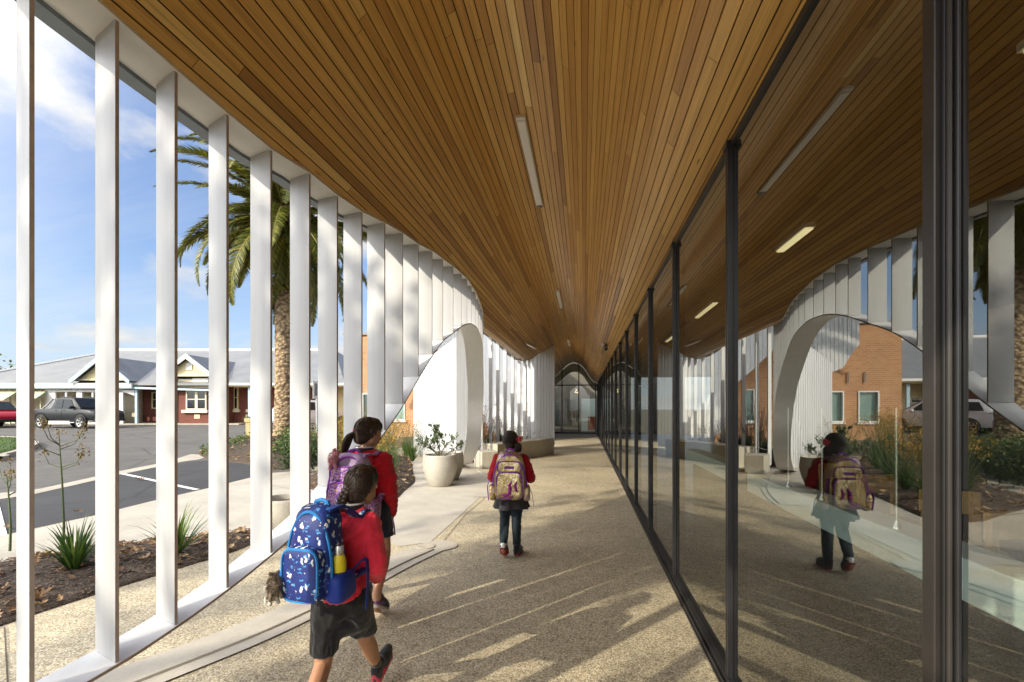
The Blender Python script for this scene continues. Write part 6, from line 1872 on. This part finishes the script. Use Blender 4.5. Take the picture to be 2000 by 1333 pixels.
def ribbon(mb, pts, w, th, side):
    """flat strap along pts; side = width direction at every point"""
    vs = []; pts = [Vector(q) for q in pts]
    for i, q in enumerate(pts):
        t = (pts[min(i + 1, len(pts) - 1)] - pts[max(i - 1, 0)]).normalized(); s_ = Vector(side if not isinstance(side, list) else side[i]); s_ = (s_ - t * s_.dot(t)).normalized(); n_ = t.cross(s_)
        for a, b in ((-1, -1), (1, -1), (1, 1), (-1, 1)): vs.append(q + s_ * w / 2 * a + n_ * th / 2 * b)
    fs = []
    for i in range(len(pts) - 1):
        for k in range(4): fs.append((4 * i + k, 4 * i + (k + 1) % 4, 4 * i + 4 + (k + 1) % 4, 4 * i + 4 + k))
    fs += [(3, 2, 1, 0), tuple(len(vs) - 4 + k for k in range(4))]
    mb.add(vs, fs)
def m_pattern_blue():
    t = NT('blue_print'); v = t.coords('Object')
    n0 = t.noise(v, 52, 3); ad = t.n('ShaderNodeMixRGB'); ad.inputs[0].default_value = .012
    def vor(sc, off, stretch=(1, 1, 1)):
        mp = t.n('ShaderNodeMapping'); mp.inputs['Location'].default_value = off; mp.inputs['Scale'].default_value = stretch
        dv = t.n('ShaderNodeVectorMath', operation='MULTIPLY_ADD'); t.l(n0.outputs['Color'], dv.inputs[0]); dv.inputs[1].default_value = (.034, .034, .034); t.l(v, dv.inputs[2])
        t.l(dv.outputs[0], mp.inputs['Vector']); vo = t.n('ShaderNodeTexVoronoi'); vo.inputs['Scale'].default_value = sc; t.l(mp.outputs['Vector'], vo.inputs['Vector']); return vo
    base = t.ramp(t.noise(v, 9, 3).outputs['Fac'], [(.3, (.008, .016, .12)), (.7, (.012, .034, .21))])
    a = vor(31, (.3, .1, .7), (1, 1, .75)); b = vor(36, (4.3, 1.1, .2), (.55, 1, 1.5))
    c1 = t.mix(t.ramp(b.outputs['Distance'], [(.22, (1, 1, 1)), (.29, (0, 0, 0))]), base, (.07, .28, .62))
    c2 = t.mix(t.ramp(a.outputs['Distance'], [(.235, (1, 1, 1)), (.29, (0, 0, 0))]), c1, (.72, .74, .74))
    t.bsdf(c2, .55, bump=n0.outputs['Fac'], bump_s=.35, bump_d=.006, spec=.4)
m_pattern_blue()
m_cloth('blue_nylon', (.012, .035, .24), 20, 400, .5, 0); m_cloth('sky_trim', (.03, .22, .55), 40, 400, .5, 0); m_cloth('purple_trim', (.26, .05, .40), 40, 400, .45, 0); m_cloth('lilac_nylon', (.42, .30, .52), 22, 400, .42, 0); m_cloth('magenta_print', (.40, .03, .36), 40, 400, .4, 0)
def m_confetti():
    t = NT('purple_confetti'); v = t.coords('Object'); vo = t.n('ShaderNodeTexVoronoi'); vo.inputs['Scale'].default_value = 115; t.l(v, vo.inputs['Vector'])
    sep = t.n('ShaderNodeSeparateColor'); t.l(vo.outputs['Color'], sep.inputs[0])
    s3 = t.n('ShaderNodeSeparateXYZ'); t.l(v, s3.inputs[0])
    col = t.ramp(sep.outputs[0], [(0, (.10, .03, .24)), (.28, (.22, .08, .42)), (.5, (.45, .27, .60)), (.72, (.56, .38, .66)), (.80, (.60, .34, .20)), (.9, (.66, .42, .20)), (.95, (.55, .2, .5))], 'CONSTANT')
    t.bsdf(col, .45, bump=t.noise(v, 14, 3).outputs['Fac'], bump_s=.4, bump_d=.012)
m_confetti()
def m_holo():
    t = NT('gold_holographic'); v = t.coords('Object'); n1 = t.noise(v, 13, 4, .6, ); n2 = t.noise(v, 26, 3)
    col = t.ramp(n1.outputs['Fac'], [(.28, (.22, .07, .28)), (.40, (.46, .32, .42)), (.50, (.56, .44, .22)), (.60, (.46, .34, .10)), (.72, (.36, .16, .38))])
    t.bsdf(col, .30, .75, bump=n2.outputs['Fac'], bump_s=.7, bump_d=.02)
    t = NT('gold_foil'); v = t.coords('Object'); n1 = t.noise(v, 9, 4, .6); n2 = t.noise(t.coords('Object', (1, 1, .5)), 24, 3)
    col = t.ramp(n1.outputs['Fac'], [(.30, (.30, .16, .26)), (.45, (.46, .36, .18)), (.62, (.62, .53, .32))])
    t.bsdf(col, .26, .85, bump=n2.outputs['Fac'], bump_s=.7, bump_d=.02)
m_holo()
simple('pink_fluff', (.62, .30, .36), .9, var=.2, vscale=30, bump=.6, bscale=300, bd=.006); simple('white_fluff', (.68, .64, .58), .95, var=.2, vscale=30, bump=.8, bscale=260, bd=.008); simple('brown_fluff', (.20, .155, .11), .95, var=.4, vscale=25, bump=.8, bscale=260, bd=.008)
simple('bottle_yellow', (.80, .66, .02), .3, var=.05); simple('bottle_steel', (.62, .60, .56), .25, metal=.9, var=.05)

def disp(o, amp, sc, seed=0):
    me = o.data; n = len(me.vertices); co = np.empty(n * 3, 'f'); me.vertices.foreach_get('co', co); co = co.reshape(-1, 3)
    no = np.empty(n * 3, 'f'); me.vertex_normals.foreach_get('vector', no); no = no.reshape(-1, 3)
    for i in range(n):
        co[i] += no[i] * amp * mnoise.noise(Vector(co[i]) * sc + Vector((seed, seed, seed)))
    me.vertices.foreach_set('co', co.ravel()); me.update()

def backpack(loc, rz, lb, V, k, size, cols, zc, yback, strap_w=.055, handle=True, upper=True, side_r=.10):
    """size (w, d, h). origin = the wearer's foot point; faces +y with the wearer"""
    t = tag(empty('backpack', loc, rz), lb, 'backpack')
    w, d, h = size; yc = yback - d / 2
    mb = MB(); mb.superq((0, yc, zc), (w / 2, d / 2, h / 2), .52, .26, .0, 44, 30); o = mb.build('main_bag', cols['main'], t, smooth='all'); disp(o, .012, 11)
    mb = MB(); mb.superq((0, yc - d * .46, zc - h * .17), (w * .40, d * .22, h * .29), .40, .12, 0, 36, 20); o = mb.build('front_pocket', cols['pocket'], t, smooth='all'); disp(o, .008, 15, 3)
    if upper: mb = MB(); mb.superq((0, yc - d * .42, zc + h * .20), (w * .36, d * .16, h * .13), .45, .2, 0, 36, 16)
    if upper: o = mb.build('upper_pocket', cols.get('pocket2', cols['pocket']), t, smooth='all'); disp(o, .006, 15, 5)
    for sd in (-1, 1):
        mb = MB(); mb.superq((sd * w * .485, yc, zc - h * .35), (w * side_r, d * .36, h * .165), .55, -.06, 0, 28, 16); o = mb.build('side_pocket', cols['side'], t, smooth='all'); disp(o, .008, 14, 7)
        # shoulder strap: from the top of the bag, over the shoulder, down the chest, back under the arm
        sh = V['sh_r'] if sd > 0 else V['sh_l']; nx = V['neck']
        xs = nx[0] + (sh[0] - nx[0]) * .66
        top = sh[2] + .050 * k
        pts = [(sd * w * .22, yback - d * .55, zc + h * .46), (xs * .9, yback - .03, zc + h * .47), (xs, sh[1] - .045 * k, top - .004), (xs, sh[1] + .0 * k, top + .012 * k), (xs, sh[1] + .05 * k, top - .006), (xs * 1.0, V['chest'][1] + .122 * k, V['chest'][2] + .05 * k), (xs * 1.05, V['chest'][1] + .130 * k, V['chest'][2] - .06 * k), (xs * 1.28, V['chest'][1] + .085 * k, V['waist'][2] + .05 * k), (xs * 1.62, V['chest'][1] + .01, V['waist'][2] + .02 * k), (sd * w * .42, yback - d * .4, zc - h * .36)]
        pts = smooth_poly(pts, 5, False)
        mb = MB(); ribbon(mb, pts, strap_w, .012, (1, 0, 0)); mb.build('shoulder_strap', cols['strap'], t, smooth=40)
    # piping around the front panel and zip
    def loop(xw, zh, y, z0, rad, nm, mt):
        ring = []
        for j in range(41):
            a = 6.28319 * j / 40; cx = math.copysign(abs(math.cos(a)) ** .45, math.cos(a)); cz = math.copysign(abs(math.sin(a)) ** .45, math.sin(a))
            ring.append((xw * cx, y, z0 + zh * cz))
        m = MB(); m.tube(ring, rad, 6, 0, False); m.build(nm, mt, t, smooth=True)
    loop(w * .36, h * .27, yc - d * .62, zc - h * .17, .006, 'zip_piping', cols['trim'])
    if upper: loop(w * .33, h * .115, yc - d * .52, zc + h * .20, .006, 'zip_piping', cols['trim'])
    arch = [(w * .47 * math.cos(a), yc - d * .30, zc - h * .30 + (h * .76) * math.sin(a) ** .8 if math.sin(a) > 0 else zc - h * .3) for a in np.linspace(.02, math.pi - .02, 24)]
    mb = MB(); mb.tube(arch, .007, 6); mb.build('zip_piping', cols['trim'], t, smooth=True)
    mb = MB(); mb.tube([(-.045, yback - d * .35, zc + h * .47), (-.035, yback - d * .36, zc + h * .53), (0, yback - d * .37, zc + h * .55), (.035, yback - d * .36, zc + h * .53), (.045, yback - d * .35, zc + h * .47)], .010, 8); mb.build('grab_handle', cols['trim'], t, smooth=True)
    return t, yc

# ---- girl A: nearest, blue backpack
JA = dict(pelvis=(0, 0, .66), waist=(0, .02, .765), chest=(.004, .045, .885), neck=(.034, .068, 1.025), head=(.078, .100, 1.125), hem=(0, .005, .655),
          sh_r=(.128, .055, .962), sh_l=(-.128, .050, .965), el_r=(.178, .015, .785), el_l=(-.180, .06, .785), wr_r=(.150, .145, .690), wr_l=(-.15, .16, .72),
          hip_r=(.07, .0, .645), hip_l=(-.07, 0, .645), kn_r=(.075, .165, .375), kn_l=(-.075, -.04, .355), an_r=(.065, .40, .125), an_l=(-.075, -.33, .155),
          heel_r=(.060, .385, .035), toe_r=(.085, .585, .125), heel_l=(-.075, -.375, .105), toe_l=(-.075, -.20, .012))
def hair_a(p, P, S):
    hair_cap(p, P, S, 'hair_dark'); combed(p, P, S, (-.012, -.085, -.01), 'hair_dark', 520, 31)
    # plait: interlocking beads down the left of the back
    mb = MB(); r = random.Random(3); base = [P(-.012, -.085, -.005), P(-.032, -.100, -.05), P(-.045, -.100, -.10), P(-.055, -.095, -.155), P(-.06, -.09, -.20)]
    pts = smooth_poly([tuple(q) for q in base], 5, False)
    for i, q in enumerate(pts):
        s_ = S(.026) * (1 - .45 * i / len(pts)); off = S(.010) * (1 if i % 2 else -1)
        mb.sphere((q[0] + off, q[1] - S(.003), q[2]), (s_ * .92, s_ * .85, s_ * .78), 14, 9, 0, r.uniform(.3, .7))
    o = mb.build('plait', 'hair_dark', p, smooth='all')
    strands(p, [P(-.06, -.09, -.19), P(-.062, -.09, -.225), P(-.060, -.085, -.26)], [S(.010), S(.014), S(.006)], 60, 'hair_dark', 'plait_tip', 5, .0016)
    mb = MB(); mb.lathe([(S(.012), -.006), (S(.016), 0), (S(.012), .006)], 14, P(-.061, -.09, -.195)); mb.build('hair_tie', 'hair_tie', p, smooth='all')
wearA = dict(skin='skin_tan', yaw=R(-27), pitch=R(-8), hair=hair_a, top='coral_fleece', sleeve=1.0, loose=1.03, low='shorts', low_mat='black_cloth', short_len=.80, sock='sock_black', shoe=('shoe_black', 'sole_pink', 'shoe_coral'),
             hand_r=((.1, .8, -.35), (-1, .1, -.1), (-.1, .3, .9)), hand_l=((.1, .8, -.3), (1, .1, -.1), (.1, .3, .9)), curl=.8, headk=.96)
LA = uv(-.778, 2.20)
pA, VA = person('nearest girl in coral red jumper and black shorts striding away with blue backpack and plait', LA, YAW, 1.0, JA, wearA)
pA.scale = (.88, .96, 1)
PA = uv(-.780, 2.20)
bA, ycA = backpack(PA, YAW + R(-14), 'blue backpack with white animal print and a yellow bottle in its side pocket', VA, 1.0, (.285, .19, .385), dict(main='blue_print', pocket='blue_print', side='blue_nylon', strap='blue_print', trim='sky_trim'), 0.895, -.068, upper=False, side_r=.20); bA.scale = (.80, 1, 1)
mb = MB(); ribbon(mb, smooth_poly([(.13, -.10, .78), (.17, -.02, .83), (.172, .0, .74), (.165, .0, .60)], 5, False), .022, .004, (0, 1, 0)); mb.build('loose_strap', 'blue_nylon', bA)
MA = Matrix.Translation(PA) @ Matrix.Rotation(YAW + R(-14), 4, 'Z')
bt = tag(empty('water_bottle', MA @ Vector((.106, ycA - .01, .803)), YAW), 'yellow water bottle with steel neck in the side pocket of the blue backpack', 'bottle')
mb = MB(); mb.lathe([(.001, -.075), (.032, -.075), (.034, -.06), (.034, .045), (.032, .070), (.025, .090), (.001, .091)], 24); mb.build('bottle_body', 'bottle_yellow', bt, smooth=True)
mb = MB(); mb.lathe([(.023, .091), (.023, .122), (.020, .127), (.001, .128)], 24); mb.build('neck', 'bottle_steel', bt, smooth=True); bt.scale = (.88, .88, 1)
def plush(loc, lb, c1, c2, k, seed):
    t = tag(empty('plush_toy', loc, rnd.uniform(0, 6)), lb, 'toy', 'plush charms on the backpacks')
    b = blob('toy_body', [[((0, 0, 0), (.022 * k, .02 * k, .028 * k))], [((0, -.012 * k, .036 * k), (.022 * k, .020 * k, .020 * k))], [((.016 * k, -.005 * k, .056 * k), .008 * k)], [((-.016 * k, -.005 * k, .056 * k), .008 * k)]] + [[((sx * .016 * k, sy * .012 * k, -.02 * k), .009 * k), ((sx * .022 * k, sy * .016 * k, -.042 * k), .008 * k)] for sx in (-1, 1) for sy in (-1, 1)], c1, t, .004, 2, (.003, 160, 160))
    r = random.Random(seed); m = MB()
    for i in range(700):
        a = Vector((r.gauss(0, 1), r.gauss(0, 1), r.gauss(0, 1))).normalized(); q = Vector((a.x * .023 * k, a.y * .021 * k, a.z * .035 * k + .01 * k)); m.tube([q, q + a * .010 * k + Vector((0, 0, -.004 * k))], [.0011, .0004], 3, 0, False, r.random())
    m.build('fur', c2, t)
    return t
plush(MA @ Vector((-.098, ycA - .140, .785)), 'fluffy brown plush animal charm hanging from the blue backpack', 'brown_fluff', 'brown_fluff', 1.0, 1)
plush(MA @ Vector((-.128, ycA - .118, .755)), 'fluffy white plush animal charm hanging from the blue backpack', 'white_fluff', 'white_fluff', 1.0, 2)

# ---- girl B: taller, lilac backpack
JB = dict(pelvis=(.02, 0, .665), waist=(0, .01, .77), chest=(0, .015, .885), neck=(0, .025, 1.015), head=(.02, .055, 1.130), hem=(0, .005, .66),
          sh_r=(.125, .015, .955), sh_l=(-.125, .015, .955), el_r=(.168, -.01, .775), el_l=(-.168, .03, .78), wr_r=(.165, .055, .605), wr_l=(-.14, .16, .68),
          hip_r=(.095, .0, .645), hip_l=(-.06, 0, .645), kn_r=(.125, .035, .365), kn_l=(-.06, .12, .375), an_r=(.130, -.165, .155), an_l=(-.075, .20, .085),
          heel_r=(.125, -.205, .105), toe_r=(.150, -.045, .012), heel_l=(-.075, .165, .015), toe_l=(-.075, .36, .015))
def hair_b(p, P, S):
    hair_cap(p, P, S, 'hair_brown'); combed(p, P, S, (-.022, -.085, .0), 'hair_brown', 520, 32)
    strands(p, [P(-.02, -.085, .0), P(-.045, -.108, -.025), P(-.065, -.112, -.065), P(-.082, -.11, -.12), P(-.095, -.105, -.17)], [S(.012), S(.026), S(.032), S(.028), S(.012)], 420, 'hair_brown', 'ponytail', 8, .0022, .001)
    mb = MB(); mb.sphere(P(-.026, -.095, .0), (S(.017), S(.017), S(.017)), 14, 9); mb.build('hair_tie', 'hair_tie', p, smooth='all')
wearB = dict(skin='skin', yaw=R(-42), pitch=R(-12), hair=hair_b, top='red_fleece', sleeve=1.0, loose=1.02, low='shorts', low_mat='navy_cloth', short_len=.60, sock=None, shoe=('shoe_navy', 'sole_white', 'shoe_purple'),
             hand_r=((0, .12, -1), (-1, .1, 0), (0, 1, .1)), hand_l=((.1, .8, -.3), (1, .1, -.1), (.1, .3, .9)), curl=.5, headk=.95)
LB = uv(-1.105, 3.60)
KB = 1.155
pB, VB = person('taller girl in red jumper with ponytail and lilac backpack beside the white fins', LB, YAW, KB, JB, wearB)
bB, ycB = backpack(LB, YAW + R(-6), 'lilac backpack with purple and gold confetti print worn by the taller girl', VB, KB, (.33, .22, .47), dict(main='lilac_nylon', pocket='purple_confetti', pocket2='purple_confetti', side='purple_confetti', strap='purple_confetti', trim='purple_trim'), .945, -.085)
MBm = Matrix.Translation(LB) @ Matrix.Rotation(YAW - R(6), 4, 'Z')
plush(MBm @ Vector((-.09, ycB - .10, 1.14)), 'fluffy pink charm on top of the lilac backpack', 'pink_fluff', 'pink_fluff', 1.3, 5)
mb = MB(); ribbon(mb, smooth_poly([(.20, .03, .70), (.215, .05, .62), (.225, .04, .55)], 5, False), .026, .004, (0, 1, 0)); mb.build('loose_strap', 'lilac_nylon', bB)

# ---- girl C: farthest, gold backpack
JC = dict(pelvis=(0, 0, .655), waist=(0, .01, .765), chest=(0, .015, .885), neck=(0, .02, 1.02), head=(-.01, .045, 1.135), hem=(0, .005, .65),
          sh_r=(.128, .015, .960), sh_l=(-.128, .015, .960), el_r=(.195, .0, .775), el_l=(-.185, .01, .775), wr_r=(.140, .135, .80), wr_l=(-.12, .15, .82),
          hip_r=(.068, .0, .64), hip_l=(-.068, 0, .64), kn_r=(.055, .03, .36), kn_l=(-.062, .03, .37), an_r=(.060, .005, .075), an_l=(-.065, -.13, .135),
          heel_r=(.058, -.04, .014), toe_r=(.085, .15, .014), heel_l=(-.068, -.165, .115), toe_l=(-.058, -.055, .012))
def hair_c(p, P, S):
    hair_cap(p, P, S, 'hair_dark'); combed(p, P, S, (.05, -.065, -.005), 'hair_dark', 420, 33)
    strands(p, [P(.052, -.06, -.005), P(.072, -.085, -.03), P(.078, -.085, -.08), P(.07, -.08, -.13)], [S(.014), S(.032), S(.034), S(.014)], 300, 'hair_dark', 'ponytail', 12, .0022, .006)
    b = MB(); c = P(.062, -.078, .022)
    for sd in (-1, 1):
        vs = [(c[0], c[1], c[2] - S(.010)), (c[0], c[1], c[2] + S(.010)), (c[0] + sd * S(.030), c[1] - S(.018), c[2] + S(.030)), (c[0] + sd * S(.052), c[1] - S(.006), c[2] + S(.020)), (c[0] + sd * S(.050), c[1] - S(.012), c[2] - S(.022)), (c[0] + sd * S(.026), c[1] - S(.022), c[2] - S(.020))]
        b.add(vs, [(0, 1, 2, 5), (5, 2, 3, 4)]); vs2 = [(x, y + S(.016), z) for x, y, z in vs]; b.add(vs2, [(5, 2, 1, 0), (4, 3, 2, 5)]); b.add(vs + vs2, [(2, 8, 9, 3), (4, 10, 11, 5), (3, 9, 10, 4)])
        b.add([(c[0], c[1] - S(.004), c[2]), (c[0] + sd * S(.012), c[1] - S(.004), c[2]), (c[0] + sd * S(.040), c[1] - S(.012), c[2] - S(.060)), (c[0] + sd * S(.018), c[1] - S(.012), c[2] - S(.065))], [(0, 1, 2, 3)])
    b.sphere((c[0], c[1] - S(.008), c[2]), S(.013), 12, 8); b.build('hair_bow', 'bow_red', p, smooth=60)
wearC = dict(skin='skin_tan', yaw=R(6), pitch=R(-6), hair=hair_c, top='red_jersey', sleeve=.5, loose=1.0, low='skirt', low_mat='grey_skirt', skirt_len=.20, sock='sock_white', shoe=('shoe_black', 'sole_red', 'shoe_navy'),
             hand_r=((-.7, .3, .6), (-.3, -1, .2), (.3, .2, 1)), hand_l=((.7, .3, .6), (.3, -1, .2), (-.3, .2, 1)), curl=.9)
LC = uv(-.012, 4.93)
pC, VC = person('girl with red hair bow and grey skirt walking in the middle of the walkway', LC, YAW + R(-3), 1.015, JC, wearC)
bC, ycC = backpack(LC, YAW + R(-3), 'shiny gold and lilac backpack with magenta swirl worn by the girl with the red bow', VC, 1.015, (.345, .20, .47), dict(main='gold_holographic', pocket='gold_foil', pocket2='gold_foil', side='gold_holographic', strap='gold_holographic', trim='purple_trim'), .835, -.085)
MC = None
yf = ycC - .20 * .46 - .20 * .22
mb = MB(); mb.tube([(.03, yf - .004, .80), (.005, yf - .008, .77), (.01, yf - .008, .72), (.0, yf - .008, .675), (-.04, yf - .006, .66), (-.075, yf - .003, .675)], [.006, .012, .016, .016, .012, .005], 8)
mb.tube([(.075, yf - .001, .80), (.06, yf - .005, .76), (.065, yf - .006, .715), (.085, yf - .002, .70)], [.004, .013, .012, .005], 8)
mb.tube([(.04, yf - .006, .66), (.02, yf - .008, .645), (-.03, yf - .006, .64)], [.004, .010, .004], 8)
mb.build('swirl_motif', 'magenta_print', bC, smooth='all')
mb = MB(); mb.box(-.045, .045, ycC - .20 * .42 - .20 * .16 - .006, ycC - .20 * .42 - .20 * .16 + .004, .915, .940); mb.build('name_patch', 'purple_trim', bC, bevel=.004)
mb = MB(); ribbon(mb, smooth_poly([(-.19, ycC - .02, .80), (-.215, ycC - .03, .74), (-.21, ycC - .03, .65), (-.205, ycC - .03, .60)], 5, False), .035, .006, (0, 1, 0)); mb.build('loose_strap', 'purple_trim', bC)
mb = MB(); ribbon(mb, smooth_poly([(.175, ycC + .02, .74), (.215, ycC + .04, .66), (.235, ycC + .04, .53)], 5, False), .012, .004, (0, 1, 0)); mb.build('loose_strap', 'blue_nylon', bC)
# ------------------------------------------------------------------ unseen trees behind the photographer; crowns shaped to shade the near walkway
def sun_foot(x, y, z):
    L = z / math.tan(R(SUN_EL)); return x + SUN_H[0] * L, y + SUN_H[1] * L
def dense_gap(x, y, z, r):           # drops leaves whose shadow would darken chosen parts of the floor
    fx, fy = sun_foot(x, y, z)
    yc = fy - (fx + 1.9) * SUN_H[1] / SUN_H[0]      # where the ray passes the line of the fins
    dh = (-1.9 - x) / SUN_H[0]; zp = z - dh * math.tan(R(SUN_EL))
    if zp < 1.7 and yc >= 1.0:
        q = fx * SUN_H[1] - fy * SUN_H[0]
        if mnoise.noise(Vector((q * 1.7 + .6, zp * .8, 6.1))) < .16: return False
    return not (-1.25 < fx < 1.5 and yc < 1.3)
def dapple(x, y, z, r):              # keeps leaves in bands along the sun direction, to streak the floor
    fx, fy = sun_foot(x, y, z)
    q = fx * SUN_H[1] - fy * SUN_H[0]; s_ = fx * SUN_H[0] + fy * SUN_H[1]
    return mnoise.noise(Vector((q * 2.1 + 4.2, s_ * .28, 1.7))) > .12
shade_tree((-13.5, -9.95, 0), 8.5, [(-8.3 + 11, -11 + 11.5, 8.2, 1.35), (-8.3 + 11, -9.3 + 11.5, 8.6, 1.35), (-8.6 + 11, -8 + 11.5, 8.8, 1.2), (-9.5 + 11, -9.8 + 11.5, 7.5, 1.35), (.2, 2.0, 7.0, 1.2), (.2, 3.2, 6.8, 1.1)], 2900, 'large oak tree behind the camera shading the near white fins', 61, (.34, .22), keep=dense_gap)
shade_tree((-7.8, -7.25, 0), 7.0, [(-6.6 + 5.2, -9.5 + 9, 6.9, 1.4), (-6.3 + 5.2, -7.5 + 9, 6.6, 1.35), (-7.0 + 5.2, -6.0 + 9, 7.0, 1.1), (-5.6 + 5.2, -8.4 + 9, 6.2, 1.3)], 380, 'thin crowned oak tree behind the camera dappling the walkway floor', 62, (.20, .12), .16, keep=dapple)
